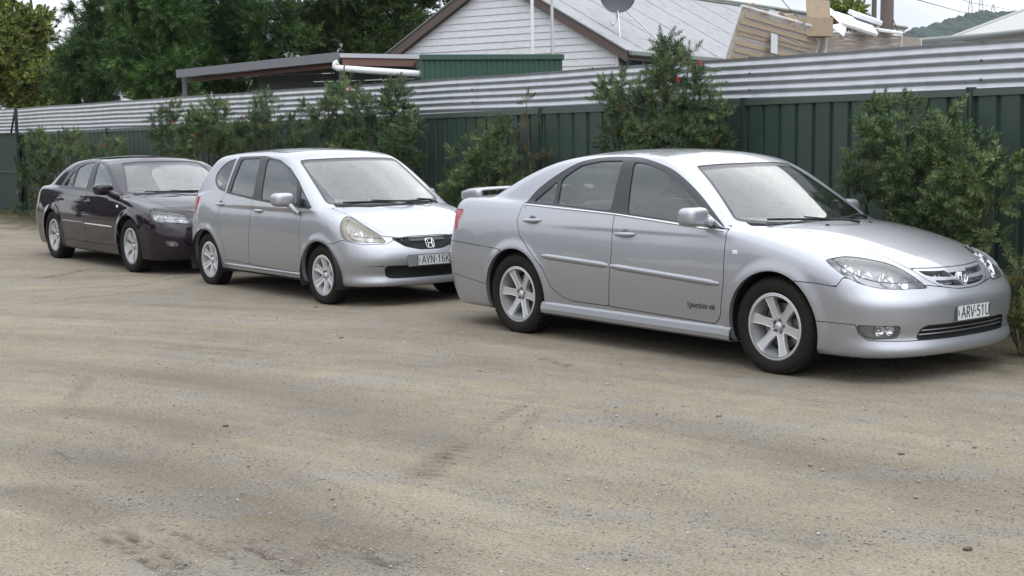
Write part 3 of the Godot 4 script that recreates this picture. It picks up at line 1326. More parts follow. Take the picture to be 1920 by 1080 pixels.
	for a in [0.0, PI, -PI / 2]:
		stw.tube(PackedVector3Array([smid + sb * Vector3(0.03, 0, 0), smid + sb * Vector3(0, sin(a) * 0.18, cos(a) * 0.18)]), 0.018, 6)
	blob(stw, smid + sb * Vector3(0.02, 0, 0), Vector3(0.03, 0.065, 0.075), 0.7, 16, 10, sb)
	put(root, "steering_wheel", stw.mesh(), M.dash)
	var rm := Msh.new()
	var mx: Array = cab.mirror
	rm.box(Vector3(mx[0], mx[1], 0), Vector3(0.025, 0.06, 0.22), 0.012)
	rm.tube(PackedVector3Array([Vector3(mx[0], mx[1] + 0.01, 0), Vector3(mx[0] + 0.05, mx[1] + 0.055, 0)]), 0.008, 6)
	put(root, "rear_view_mirror", rm.mesh(), M.black)
	var shf := Msh.new()
	shf.box(Vector3(cab.shelf[0], cab.shelf[1], 0), Vector3(cab.shelf[2], 0.02, 1.2), 0.005)
	put(root, "parcel_shelf", shf.mesh(), M.dash)
	# door handles
	for hnd in S.handles:
		for sd in [1.0, -1.0]:
			var q := b.side(hnd[0], hnd[1])
			var hm := Msh.new()
			var l: float = hnd[2]
			var path := PackedVector3Array()
			for k in 9:
				var t := k / 8.0
				var x: float = hnd[0] + l * (t - 0.5)
				var yy: float = hnd[1] + hnd[3] * (t - 0.5)
				var pz := b.side(x, yy).z + 0.006 + 0.026 * sin(PI * clampf(t * 1.3 - 0.15, 0.0, 1.0))
				path.append(Vector3(x, yy, pz))
			hm.tube(path, [0.008, 0.013, 0.016, 0.017, 0.017, 0.017, 0.016, 0.014, 0.009], 10, true, Vector2(0.65, 1.0))
			var cup := Msh.new()
			blob(cup, q + Vector3(0, 0, -0.004), Vector3(0.045, 0.042, 0.006), 1.0, 20, 8)
			var tf := Transform3D(Basis.from_scale(Vector3(1, 1, sd)), Vector3.ZERO)
			var a1 := Msh.new()
			a1.add(hm, tf)
			var hn := put(root, "door_handle", a1.mesh(), S.paint)
			var a2 := Msh.new()
			a2.add(cup, tf)
			put(hn, "handle_recess", a2.mesh(), M.recess)
	# side mouldings
	for q in S.get("mouldings", []):
		for sd in [1.0, -1.0]:
			var mm := Msh.new()
			var path := PackedVector3Array()
			var rad := PackedFloat32Array()
			for k in 13:
				var t := k / 12.0
				var x := lerpf(q[0], q[2], t)
				var y := lerpf(q[1], q[3], t)
				var p := b.side(x, y)
				path.append(Vector3(x, y, (p.z + 0.001) * sd))
				rad.append(float(q[4]) * (0.5 if (k == 0 or k == 12) else 1.0))
			mm.tube(path, rad, 10, true, Vector2(0.3, 1.0))
			put(root, "side_moulding", mm.mesh(), M[q[5]] if q[5] != "paint" else S.paint)
	return {"root": root, "body": b, "bumper": bn, "doors": doors, "windshield": wsn}

# ------------------------------------------------------------------ the three cars
func place(x: float, z: float, yaw: float) -> Transform3D:
	return Transform3D(Basis(Vector3(cos(yaw), 0, sin(yaw)), Vector3.UP, Vector3(-sin(yaw), 0, cos(yaw))), Vector3(x, 0, z))

func number_plate(parent: Node3D, at: Transform3D, text: String) -> void:
	var p := Node3D.new()
	p.name = "number_plate"
	parent.add_child(p, true)
	p.transform = at
	var m := Msh.new()
	m.box(Vector3.ZERO, Vector3(0.372, 0.104, 0.004), 0.0015)
	put(p, "plate", m.mesh(), M.plate)
	var e := Msh.new()
	for s in [-1.0, 1.0]:
		e.box(Vector3(0, s * 0.0505, 0.003), Vector3(0.372, 0.003, 0.004))
		e.box(Vector3(s * 0.1845, 0, 0.003), Vector3(0.003, 0.098, 0.004))
	put(p, "plate_rim", e.mesh(), M.ink)
	var t := TextMesh.new()
	var f := SystemFont.new()
	f.font_names = PackedStringArray(["Droid Sans"])
	f.font_weight = 500
	t.font = f
	t.text = text
	t.font_size = 64
	t.pixel_size = 0.00158
	t.depth = 0.002
	put(p, "lettering", t, M.ink, Transform3D(Basis.from_scale(Vector3(0.84, 1, 1)), Vector3(0.022, 0.0, 0.003)))
	var s := TextMesh.new()
	s.font = f
	s.text = "NSW"
	s.font_size = 16
	s.pixel_size = 0.0011
	s.depth = 0.002
	put(p, "state_lettering", s, M.ink, Transform3D(Basis(Vector3(0, 0, 1), PI / 2), Vector3(-0.165, 0, 0.003)))

func arm_wiper(parent: Node3D, b: Body, pts: Array) -> void:
	# pts: pivot, elbow, blade start, blade end in (z, y) of the windscreen
	var w := Node3D.new()
	w.name = "wiper"
	parent.add_child(w, true)
	var q := []
	for p in pts:
		var lo := -1.6
		var hi := 0.6
		for k in 22:
			var m := (lo + hi) * 0.5
			if b.F(Vector3(m, p[1], p[0])) < 0.0:
				lo = m
			else:
				hi = m
		q.append(Vector3(lo + 0.016, p[1] + 0.012, p[0]))
	put(w, "wiper_arm", tube_mesh(PackedVector3Array([q[0], q[1].lerp(q[0], 0.5) + Vector3(0.015, 0.014, 0), q[1] + Vector3(0.012, 0.012, 0), (q[2] + q[3]) * 0.5 + Vector3(0.012, 0.014, 0)]), PackedFloat32Array([0.012, 0.010, 0.007, 0.006]), 6), M.black)
	var bl := PackedVector3Array()
	for k in 9:
		var t := k / 8.0
		var p: Vector3 = (q[2] as Vector3).lerp(q[3], t)
		bl.append(p + Vector3(-0.004, -0.004, 0))
	put(w, "wiper_blade", tube_mesh(bl, 0.009, 6), M.black)

func door_mirror(parent: Node3D, m: Msh, base: Msh, paint: Material) -> void:
	for sd in [1.0, -1.0]:
		var n := Node3D.new()
		n.name = "door_mirror"
		parent.add_child(n, true)
		var tf := Transform3D(Basis.from_scale(Vector3(1, 1, sd)), Vector3.ZERO)
		if sd < 0.0:
			tf = Transform3D(tf.basis, Vector3(-0.13, -0.01, 0.10))
		var a := Msh.new()
		a.add(m, tf)
		put(n, "mirror_cap", a.mesh(), paint)
		var b := Msh.new()
		b.add(base, tf)
		put(n, "mirror_foot", b.mesh(), paint)

func build_cars() -> void:
	# silver sedan
	var A := {
		"name": "silver_sedan", "label": "silver sedan with rear spoiler, six-spoke wheels and plate ARV 51U", "body": SEDAN, "step": 0.024,
		"at": place(2.4209, -9.8717, 0.8891), "paint": M.silver, "lining": M.lining, "cloth": M.cloth_grey,
		"dlo": poly([[-2.70, 1.06], [-2.58, 1.18], [-2.39, 1.295], [-2.17, 1.395], [-1.94, 1.432], [-1.70, 1.44], [-1.48, 1.43], [-1.24, 1.385], [-1.05, 1.32], [-0.80, 1.18], [-0.47, 0.945], [-1.0, 0.985], [-1.59, 1.02], [-2.2, 1.048]], true, [0, 10]),
		"panes": [rounded([[-2.60, 1.078], [-2.36, 1.245], [-2.335, 1.068]], 0.02), rounded([[-2.29, 1.068], [-2.315, 1.265], [-2.13, 1.372], [-1.91, 1.408], [-1.67, 1.413], [-1.645, 1.036]], 0.03), rounded([[-1.46, 1.026], [-1.545, 1.405], [-1.39, 1.388], [-1.21, 1.342], [-1.00, 1.25], [-0.74, 1.09], [-0.70, 0.975]], 0.03)],
		"ws": rounded([[-0.3, 1.395], [0.3, 1.388], [0.525, 1.375], [0.62, 1.18], [0.715, 1.0], [0.46, 0.972], [-0.3, 0.962]], 0.03),
		"rw": rounded([[-0.3, 1.41], [0.42, 1.395], [0.52, 1.37], [0.63, 1.12], [-0.3, 1.10]], 0.04),
		"lamps": [
			{"name": "headlight", "kind": "corner", "poly": poly([[-0.304, 0.79], [-0.14, 0.803], [0.10, 0.76], [0.24, 0.69], [0.345, 0.608], [0.06, 0.616], [-0.12, 0.658], [-0.233, 0.722]], true, [0, 4]), "lo": Vector3(0.2, 0.5, -9), "lens": "lens", "deep": 0.045, "bowls": [[-0.165, 0.752, 0.038, 0.55], [-0.06, 0.712, 0.06, 0.5], [0.085, 0.685, 0.05, 0.35], [0.195, 0.65, 0.033, 0.3]]},
			{"name": "fog_light", "kind": "corner", "poly": rounded([[-0.134, 0.39], [0.156, 0.382], [0.14, 0.305], [-0.05, 0.30], [-0.106, 0.335]], 0.03), "lo": Vector3(0.4, 0.1, -9), "lens": "lens", "deep": 0.04, "bowls": [[0.02, 0.345, 0.034, 0.4], [0.09, 0.345, 0.03, 0.4]]},
			{"name": "tail_light", "kind": "rear", "poly": rounded([[-1.895, 0.985], [-1.925, 0.80], [-2.38, 0.79], [-2.45, 0.975]], 0.03), "hi": Vector3(-3.2, 9, 9), "lens": "red_lens", "deep": 0.03}],
		"grilles": [
			{"name": "grille", "poly": rounded([[-0.5, 0.714], [0.2, 0.721], [0.39, 0.728], [0.345, 0.66], [0.25, 0.61], [0.1, 0.588], [-0.5, 0.583]], 0.02), "painted": true, "slots": [rounded([[-0.5, 0.698], [0.2, 0.703], [0.355, 0.711], [0.31, 0.676], [0.15, 0.664], [-0.5, 0.658]], 0.012), rounded([[-0.5, 0.641], [0.2, 0.646], [0.292, 0.652], [0.23, 0.621], [0.1, 0.606], [-0.5, 0.601]], 0.012)]},
			{"name": "lower_grille", "poly": rounded([[-0.8, 0.364], [0.43, 0.374], [0.475, 0.35], [0.50, 0.282], [-0.8, 0.288]], 0.015), "mat": "trim", "slots": [rounded([[-0.8, 0.359], [0.43, 0.368], [0.465, 0.35], [0.485, 0.287], [-0.8, 0.293]], 0.012)]}],
		"lip": poly([[-0.45, 0.02], [-0.45, 0.396], [-0.134, 0.392], [-0.11, 0.33], [-0.05, 0.292], [0.2, 0.282], [0.9, 0.276], [0.9, 0.02]]),
		"cowl": poly([[-0.17, -0.3], [-0.21, 0.3], [-0.31, 0.56], [-0.38, 0.655], [-0.5, 0.655], [-0.6, -0.3]]),
		"hood": poly([[-0.17, -0.3], [-0.21, 0.3], [-0.31, 0.56], [-0.28, 0.56], [-0.10, 0.485], [0.31, 0.455], [0.53, 0.435], [0.70, 0.405], [0.765, 0.37], [0.80, 0.2], [0.815, -0.3]]),
		"bumper": poly([[-0.52, 0.02], [-0.52, 0.645], [-0.36, 0.64], [-0.25, 0.628], [-0.205, 0.69], [0.0, 0.63], [0.34, 0.625], [0.5, 0.6], [0.95, 0.59], [0.95, 0.02]]),
		"fdoor": poly([[-1.59, 1.035], [-1.553, 0.74], [-1.60, 0.318], [-0.52, 0.288], [-0.47, 0.34], [-0.425, 0.60], [-0.435, 0.88], [-0.45, 0.95], [-1.0, 0.995]]),
		"rdoor": poly([[-2.705, 1.07], [-2.72, 0.92], [-2.655, 0.80], [-2.49, 0.67], [-2.35, 0.555], [-2.27, 0.42], [-2.15, 0.35], [-2.02, 0.322], [-1.60, 0.318], [-1.553, 0.74], [-1.59, 1.035], [-2.2, 1.06]]),
		"rear_bumper": poly([[-1.40, 0.02], [-1.40, 0.678], [-1.874, 0.71], [-2.4, 0.70], [-3.2, 0.70], [-3.2, 0.02]]),
		"rear_lip": poly([[-1.40, 0.02], [-1.40, 0.365], [-1.62, 0.38], [-2.0, 0.44], [-3.2, 0.44], [-3.2, 0.02]]),
		"trunk": rounded([[-0.5, 1.3], [0.6, 1.3], [0.62, 1.0], [0.52, 0.74], [-0.5, 0.74]], 0.04),
		"rt": 0.332, "tw": 0.108, "rim": 0.224, "wheel": "six", "track": 0.872, "spoke_at": [48.0, 56.0], "rim_mat": M.alloy,
		"cabin": {"front": -1.45, "rear": -2.35, "dash": -0.72, "dash_y": 0.95, "mirror": [-1.0, 1.27], "shelf": [-2.85, 1.02, 0.5]},
		"handles": [[-2.53, 0.93, 0.215, 0.008], [-1.43, 0.872, 0.22, 0.008]],
		"mouldings": [[-2.36, 0.657, -1.585, 0.629, 0.024, "paint"], [-1.565, 0.628, -0.465, 0.575, 0.024, "paint"]],
	}
	var r := build_car(A)
	sedan_extras(r)
	print("sedan ", Time.get_ticks_msec())
	# silver hatchback
	var B := {
		"name": "silver_hatchback", "label": "small silver hatchback with plate AYN 16K and black mesh grille", "body": HATCH, "step": 0.027,
		"at": place(-1.2111, -14.0614, 0.9073), "paint": M.silver, "lining": M.lining, "cloth": M.cloth_dark,
		"windows": [poly([[-2.03, 1.395], [-2.2, 1.365], [-2.34, 1.305], [-2.43, 1.22], [-2.42, 1.14], [-2.27, 1.065], [-2.09, 1.037]], true, [0, 6])],
		"dlo": rounded([[-2.06, 1.025], [-1.975, 1.412], [-1.39, 1.427], [-1.01, 1.385], [-0.76, 1.305], [-0.55, 1.19], [-0.16, 0.912], [-0.92, 0.945], [-1.37, 0.972]], 0.03),
		"panes": [rounded([[-1.96, 1.035], [-1.895, 1.388], [-1.46, 1.402], [-1.40, 1.0]], 0.03), rounded([[-1.22, 0.985], [-1.31, 1.397], [-1.01, 1.367], [-0.76, 1.285], [-0.56, 1.172], [-0.475, 0.962]], 0.04), rounded([[-0.475, 1.12], [-0.215, 0.932], [-0.41, 0.945]], 0.015)],
		"ws": rounded([[-0.3, 1.404], [0.2, 1.401], [0.5, 1.391], [0.58, 1.378], [0.615, 1.22], [0.665, 0.96], [0.3, 0.948], [-0.3, 0.945]], 0.04),
		"rw": rounded([[-0.3, 1.39], [0.45, 1.38], [0.54, 1.35], [0.60, 1.06], [-0.3, 1.03]], 0.04),
		"lamps": [
			{"name": "headlight", "kind": "corner", "poly": poly([[-0.304, 0.852], [-0.332, 0.77], [-0.297, 0.665], [-0.184, 0.628], [0.118, 0.608], [0.05, 0.672], [-0.106, 0.765], [-0.226, 0.833]], true, [4]), "lo": Vector3(0.1, 0.5, -9), "lens": "lens_yellow", "deep": 0.055, "bowls": [[-0.165, 0.718, 0.062, 0.5], [-0.035, 0.665, 0.035, 0.4]]},
			{"name": "tail_light", "kind": "rear", "poly": rounded([[-1.385, 0.96], [-1.42, 0.77], [-1.66, 0.77], [-1.66, 0.96]], 0.02), "hi": Vector3(-2.6, 9, 9), "lens": "red_lens", "deep": 0.03}],
		"grilles": [
			{"name": "grille", "poly": rounded([[-0.6, 0.647], [0.2, 0.65], [0.395, 0.652], [0.28, 0.57], [0.12, 0.535], [-0.6, 0.526]], 0.02), "mat": "trim", "slots": [rounded([[-0.6, 0.642], [0.2, 0.645], [0.375, 0.647], [0.275, 0.575], [0.12, 0.541], [-0.6, 0.532]], 0.02)]},
			{"name": "lower_grille", "poly": rounded([[-0.9, 0.385], [0.5, 0.394], [0.47, 0.285], [0.42, 0.272], [-0.9, 0.266]], 0.03), "mat": "trim", "slots": [rounded([[-0.9, 0.38], [0.492, 0.389], [0.463, 0.29], [0.415, 0.277], [-0.9, 0.271]], 0.03)]}],
		"cowl": poly([[0.13, -0.3], [0.105, 0.3], [-0.01, 0.6], [-0.03, 0.61], [-0.2, 0.61], [-0.3, -0.3]]),
		"hood": poly([[0.13, -0.3], [0.105, 0.3], [-0.01, 0.6], [-0.03, 0.66], [0.05, 0.655], [0.27, 0.605], [0.44, 0.545], [0.56, 0.46], [0.612, 0.3], [0.625, -0.3]]),
		"bumper": poly([[-0.56, 0.02], [-0.56, 0.60], [-0.40, 0.60], [-0.30, 0.64], [-0.1, 0.60], [0.12, 0.60], [0.2, 0.645], [0.9, 0.645], [0.9, 0.02]]),
		"fdoor": poly([[-1.38, 0.985], [-1.43, 0.6], [-1.465, 0.295], [-0.46, 0.272], [-0.40, 0.32], [-0.38, 0.45], [-0.365, 0.78], [-0.36, 0.928], [-0.92, 0.955]]),
		"rdoor": poly([[-2.055, 1.035], [-2.14, 0.90], [-2.165, 0.74], [-2.09, 0.62], [-2.04, 0.5], [-2.02, 0.31], [-1.465, 0.295], [-1.43, 0.6], [-1.38, 0.985]]),
		"rear_bumper": poly([[-1.2, 0.02], [-1.2, 0.50], [-1.5, 0.56], [-1.9, 0.6], [-2.7, 0.6], [-2.7, 0.02]]),
		"trunk": rounded([[-0.5, 1.45], [0.5, 1.45], [0.64, 1.0], [0.56, 0.64], [-0.5, 0.64]], 0.04),
		"rt": 0.290, "tw": 0.088, "rim": 0.194, "wheel": "twin", "track": 0.806, "spoke_at": [35.0, 30.0], "rim_mat": M.cover,
		"cabin": {"front": -1.25, "rear": -2.1, "dash": -0.55, "dash_y": 0.93, "mirror": [-0.76, 1.27], "shelf": [-2.6, 0.95, 0.4]},
		"handles": [[-2.12, 0.905, 0.17, 0.006], [-1.245, 0.865, 0.19, 0.006]],
	}
	r = build_car(B)
	hatch_extras(r)
	print("hatch ", Time.get_ticks_msec())
	# dark sedan
	var D := {
		"name": "dark_sedan", "label": "very dark purple sedan with glossy paint and bright silver wheels", "body": DARK, "step": 0.03,
		"at": place(-3.9499, -17.6193, 0.9272), "paint": M.plum, "lining": M.lining, "cloth": M.cloth_grey,
		"dlo": poly([[-2.60, 0.985], [-2.39, 1.185], [-2.15, 1.29], [-1.85, 1.338], [-1.65, 1.346], [-1.42, 1.338], [-1.14, 1.29], [-0.90, 1.18], [-0.48, 0.92], [-1.0, 0.95], [-1.47, 0.968], [-2.1, 0.982]], true, [0, 8]),
		"panes": [rounded([[-2.44, 1.0], [-2.17, 1.215], [-2.115, 1.0]], 0.02), rounded([[-2.065, 1.0], [-2.085, 1.232], [-1.86, 1.298], [-1.57, 1.325], [-1.525, 0.985]], 0.03), rounded([[-1.30, 0.98], [-1.43, 1.32], [-1.18, 1.283], [-0.95, 1.185], [-0.74, 1.06], [-0.70, 0.945]], 0.03)],
		"ws": rounded([[-0.3, 1.33], [0.3, 1.324], [0.53, 1.305], [0.64, 1.1], [0.735, 0.94], [0.4, 0.93], [-0.3, 0.925]], 0.03),
		"rw": rounded([[-0.3, 1.32], [0.42, 1.305], [0.52, 1.28], [0.63, 1.03], [-0.3, 1.01]], 0.04),
		"lamps": [
			{"name": "headlight", "kind": "corner", "poly": rounded([[-0.232, 0.775], [0.184, 0.722], [0.287, 0.612], [-0.165, 0.638]], 0.015), "lo": Vector3(0.2, 0.5, -9), "lens": "lens", "deep": 0.045, "bowls": [[-0.12, 0.705, 0.042, 0.6], [0.02, 0.69, 0.052, 0.5], [0.14, 0.672, 0.04, 0.4]]},
			{"name": "fog_light", "kind": "corner", "poly": rounded([[-0.03, 0.415], [0.13, 0.405], [0.165, 0.34], [0.03, 0.345]], 0.03), "lo": Vector3(0.4, 0.1, -9), "lens": "lens", "deep": 0.04, "bowls": [[0.075, 0.375, 0.03, 0.4]]},
			{"name": "tail_light", "kind": "rear", "poly": rounded([[-1.84, 0.92], [-1.86, 0.74], [-2.3, 0.74], [-2.3, 0.92]], 0.03), "hi": Vector3(-3.2, 9, 9), "lens": "red_lens", "deep": 0.03}],
		"grilles": [
			{"name": "grille", "poly": rounded([[-0.5, 0.74], [0.3, 0.74], [0.36, 0.72], [0.30, 0.60], [-0.5, 0.585]], 0.03), "mat": "chrome", "slots": [rounded([[-0.5, 0.725], [0.3, 0.725], [0.33, 0.71], [0.285, 0.615], [-0.5, 0.602]], 0.02)]},
			{"name": "lower_grille", "poly": rounded([[-0.8, 0.40], [0.42, 0.40], [0.46, 0.28], [-0.8, 0.27]], 0.03), "mat": "trim", "slots": [rounded([[-0.8, 0.395], [0.415, 0.395], [0.452, 0.285], [-0.8, 0.275]], 0.03)]}],
		"cowl": poly([[-0.14, -0.3], [-0.18, 0.3], [-0.30, 0.6], [-0.36, 0.665], [-0.5, 0.665], [-0.6, -0.3]]),
		"hood": poly([[-0.14, -0.3], [-0.18, 0.3], [-0.30, 0.6], [-0.26, 0.66], [-0.1, 0.665], [0.3, 0.64], [0.55, 0.60], [0.70, 0.48], [0.775, 0.3], [0.79, -0.3]]),
		"bumper": poly([[-0.52, 0.02], [-0.52, 0.62], [-0.30, 0.62], [-0.2, 0.65], [0.0, 0.63], [0.29, 0.60], [0.5, 0.59], [0.95, 0.585], [0.95, 0.02]]),
		"fdoor": poly([[-1.46, 0.98], [-1.42, 0.54], [-1.45, 0.295], [-0.40, 0.298], [-0.35, 0.40], [-0.375, 0.85], [-0.44, 0.93], [-1.0, 0.962]]),
		"rdoor": poly([[-2.60, 0.995], [-2.57, 0.85], [-2.38, 0.70], [-2.24, 0.50], [-2.2, 0.30], [-1.45, 0.295], [-1.42, 0.54], [-1.46, 0.98]]),
		"rear_bumper": poly([[-1.40, 0.02], [-1.40, 0.62], [-1.874, 0.66], [-2.4, 0.66], [-3.2, 0.66], [-3.2, 0.02]]),
		"trunk": rounded([[-0.5, 1.2], [0.6, 1.2], [0.62, 0.93], [0.52, 0.70], [-0.5, 0.70]], 0.04),
		"rt": 0.332, "tw": 0.108, "rim": 0.216, "wheel": "broad", "track": 0.885, "spoke_at": [10.0, 22.0], "rim_mat": M.alloy,
		"cabin": {"front": -1.45, "rear": -2.35, "dash": -0.72, "dash_y": 0.90, "mirror": [-1.0, 1.19], "shelf": [-2.85, 0.94, 0.5]},
		"handles": [[-2.40, 0.83, 0.20, 0.006], [-1.36, 0.82, 0.20, 0.006]],
		"mouldings": [[-2.28, 0.54, -1.47, 0.535, 0.02, "paint"], [-1.45, 0.535, -0.51, 0.53, 0.011, "chrome"]],
	}
	r = build_car(D)
	dark_extras(r)
	print("dark ", Time.get_ticks_msec())

func faced(at: Vector3, n: Vector3) -> Transform3D:
	# local z along n, local y upwards
	var x := Vector3.UP.cross(n).normalized()
	return Transform3D(Basis(x, n.cross(x).normalized(), n.normalized()), at)

func sedan_extras(r: Dictionary) -> void:
	var root: Node3D = r.root
	var b: Body = r.body
	# plate
	number_plate(root, Transform3D(Basis(Vector3(0, 0, -1), Vector3.UP, Vector3(1, 0, 0)), Vector3(b.nose(0, 0.44).x + 0.012, 0.437, 0.0)), "ARV·51U")
	# lower grille bars
	for y in [0.315, 0.342]:
		var p := PackedVector3Array()
		for k in 15:
			var z := -0.48 + 0.96 * k / 14.0
			p.append(b.nose(z, y) + Vector3(-0.012, 0, 0))
		put(root, "grille_bar", tube_mesh(p, 0.005, 6), M.chrome_dull)
	# emblem: three rings on the grille
	var e := Node3D.new()
	e.name = "emblem"
	root.add_child(e, true)
	var at := b.nose(0, 0.650) + Vector3(0.003, 0, 0)
	var tf := Transform3D(Basis(Vector3(0, 0, -1), Vector3(-0.25, 0.97, 0), Vector3(0.97, 0.25, 0)), at)
	var bk := Msh.new()
	bk.lathe(PackedVector2Array([Vector2(0.0, 0.001), Vector2(0.046, 0.0), Vector2(0.052, -0.02)]), 28, tf * Transform3D(Basis.from_scale(Vector3(1, 0.86, 1)), Vector3.ZERO))
	put(e, "emblem_base", bk.mesh(), M.silver)
	for q in [[0.052, 0.036, 0.0, 0.0], [0.018, 0.033, 0.0, 0.0], [0.032, 0.013, 0.0, 0.015]]:
		var ring := PackedVector3Array()
		for k in 29:
			var a := TAU * k / 28.0
			ring.append(tf * Vector3(q[0] * cos(a) + q[2], q[1] * sin(a) + q[3], 0.007))
		var m := Msh.new()
		m.tube(ring, 0.0042, 6, false)
		put(e, "emblem_ring", m.mesh(), M.chrome)
	# script on the front door
	var t := TextMesh.new()
	var f := SystemFont.new()
	f.font_names = PackedStringArray(["Droid Serif"])
	f.font_italic = true
	f.font_weight = 400
	t.font = f
	t.text = "Sportivo v6"
	t.font_size = 40
	t.pixel_size = 0.00132
	t.depth = 0.002
	var sp := b.side(-0.645, 0.405)
	put(root, "lettering", t, M.ink, Transform3D(Basis(Vector3(0.93, -0.01, 0), Vector3(0.22, 0.95, 0.02), Vector3(0, 0, 1)), sp + Vector3(0, 0, 0.002)))
	# side marker
	for sd in [1.0, -1.0]:
		var mk := Msh.new()
		var q := b.side(-0.335, 0.80)
		mk.box(Vector3(q.x, q.y, (q.z + 0.002) * sd), Vector3(0.045, 0.028, 0.012), 0.004)
		put(root, "side_marker", mk.mesh(), M.marker)
	# bright strip under the side windows
	for sd in [1.0, -1.0]:
		var p := PackedVector3Array()
		for k in 31:
			var x := lerpf(-2.70, -0.475, k / 30.0)
			var y := lerpf(1.02, 0.943, (x + 1.59) / 1.115) if x > -1.59 else lerpf(1.02, 1.058, (-1.59 - x) / 1.11)
			var q := b.side(x, y - 0.006)
			p.append(Vector3(x, y - 0.006, (q.z + 0.002) * sd))
		put(root, "window_strip", tube_mesh(p, 0.007, 6), M.chrome)
	# sill skirts
	for sd in [1.0, -1.0]:
		var m := Msh.new()
		var prof := [[0.0, 0.292], [0.022, 0.276], [0.03, 0.235], [0.024, 0.205], [-0.02, 0.185]]
		var n := 24
		for k in n:
			for j in prof.size() - 1:
				var pts := []
				for w in [[k, j], [k + 1, j], [k + 1, j + 1], [k, j + 1]]:
					var tt: float = float(w[0]) / n
					var x := lerpf(-2.365, -0.36, tt)
					var base := b.side(x, 0.30).z
					pts.append(Vector3(x, prof[w[1]][1] - 0.012 * tt, (base - 0.004 + prof[w[1]][0]) * sd))
				var e0: Vector3 = pts[1] - pts[0]
				var e1: Vector3 = pts[3] - pts[0]
				var nn := e0.cross(e1).normalized()
				if nn.z * sd < 0 and j < 3:
					nn = -nn
				m.quadn(pts[0], pts[1], pts[2], pts[3], nn)
		put(root, "side_skirt", m.mesh(), M.silver)
	# boot spoiler: a wing on two feet
	var wing := Msh.new()
	var secs := []
	for k in 17:
		var s := -1.0 + k / 8.0
		var z := 0.69 * s
		var x := -3.745 + 0.15 * s * s
		var y := 1.143 - 0.012 * pow(absf(s), 6.0)
		secs.append([Vector3(x, y, z), 1.0 if absf(s) < 0.9 else 1.0])
	for k in 16:
		var ring := [[0.10, 0.006], [0.05, 0.016], [-0.03, 0.018], [-0.085, 0.008], [-0.09, -0.006], [0.0, -0.012], [0.09, -0.006]]
		for j in ring.size():
			var j2 := (j + 1) % ring.size()
			var pa: Vector3 = secs[k][0]
			var pb: Vector3 = secs[k + 1][0]
			var q0 := pa + Vector3(ring[j][0], ring[j][1], 0)
			var q1 := pb + Vector3(ring[j][0], ring[j][1], 0)
			var q2 := pb + Vector3(ring[j2][0], ring[j2][1], 0)
			var q3 := pa + Vector3(ring[j2][0], ring[j2][1], 0)
			var nn := Vector3((ring[j][0] + ring[j2][0]) * 0.25, (ring[j][1] + ring[j2][1]) * 2.0, 0).normalized()
			wing.quadn(q0, q1, q2, q3, nn)
	var wn := put(root, "spoiler", wing.mesh(), M.silver)
	for sd in [1.0, -1.0]:
		var ft := Msh.new()
		blob(ft, Vector3(-3.575, 1.108, 0.655 * sd), Vector3(0.125, 0.046, 0.045), 0.55, 20, 12, Basis(Vector3(0, 0, 1), 0.12))
		put(wn, "spoiler_foot", ft.mesh(), M.silver)
	arm_wiper(root, b, [[-0.08, 0.965], [0.1, 0.975], [-0.02, 0.985], [0.50, 1.0]])
	arm_wiper(root, b, [[-0.52, 0.97], [-0.4, 0.98], [-0.5, 0.985], [-0.06, 0.985]])
	for z in [0.22, -0.26]:
		var j := Msh.new()
		var q := b.top(-0.07, z)
		j.box(q + Vector3(0, 0.004, 0), Vector3(0.03, 0.01, 0.018), 0.004)
		put(root, "washer_jet", j.mesh(), M.black)
	# door mirrors
	var mm := Msh.new()
	blob(mm, Vector3(-0.635, 1.035, 0.975), Vector3(0.075, 0.068, 0.115), 0.55, 28, 18, Basis(Vector3.UP, 0.12))
	var mf := Msh.new()
	mf.prism(PackedVector2Array([Vector2(-0.74, 0.972), Vector2(-0.73, 1.085), Vector2(-0.67, 1.05), Vector2(-0.49, 0.955)]), -0.03, 0.014, Transform3D(Basis(Vector3(1, 0, 0), Vector3(0, 1, -0.33), Vector3(0, 0.33, 1)), Vector3(0, 0, 0.807 + 0.32)), 0.006)
	mf.tube(PackedVector3Array([Vector3(-0.60, 0.995, 0.83), Vector3(-0.62, 1.01, 0.93)]), 0.035, 10)
	door_mirror(root, mm, mf, M.silver)
	# headlight trim and interior details are parts of build_car

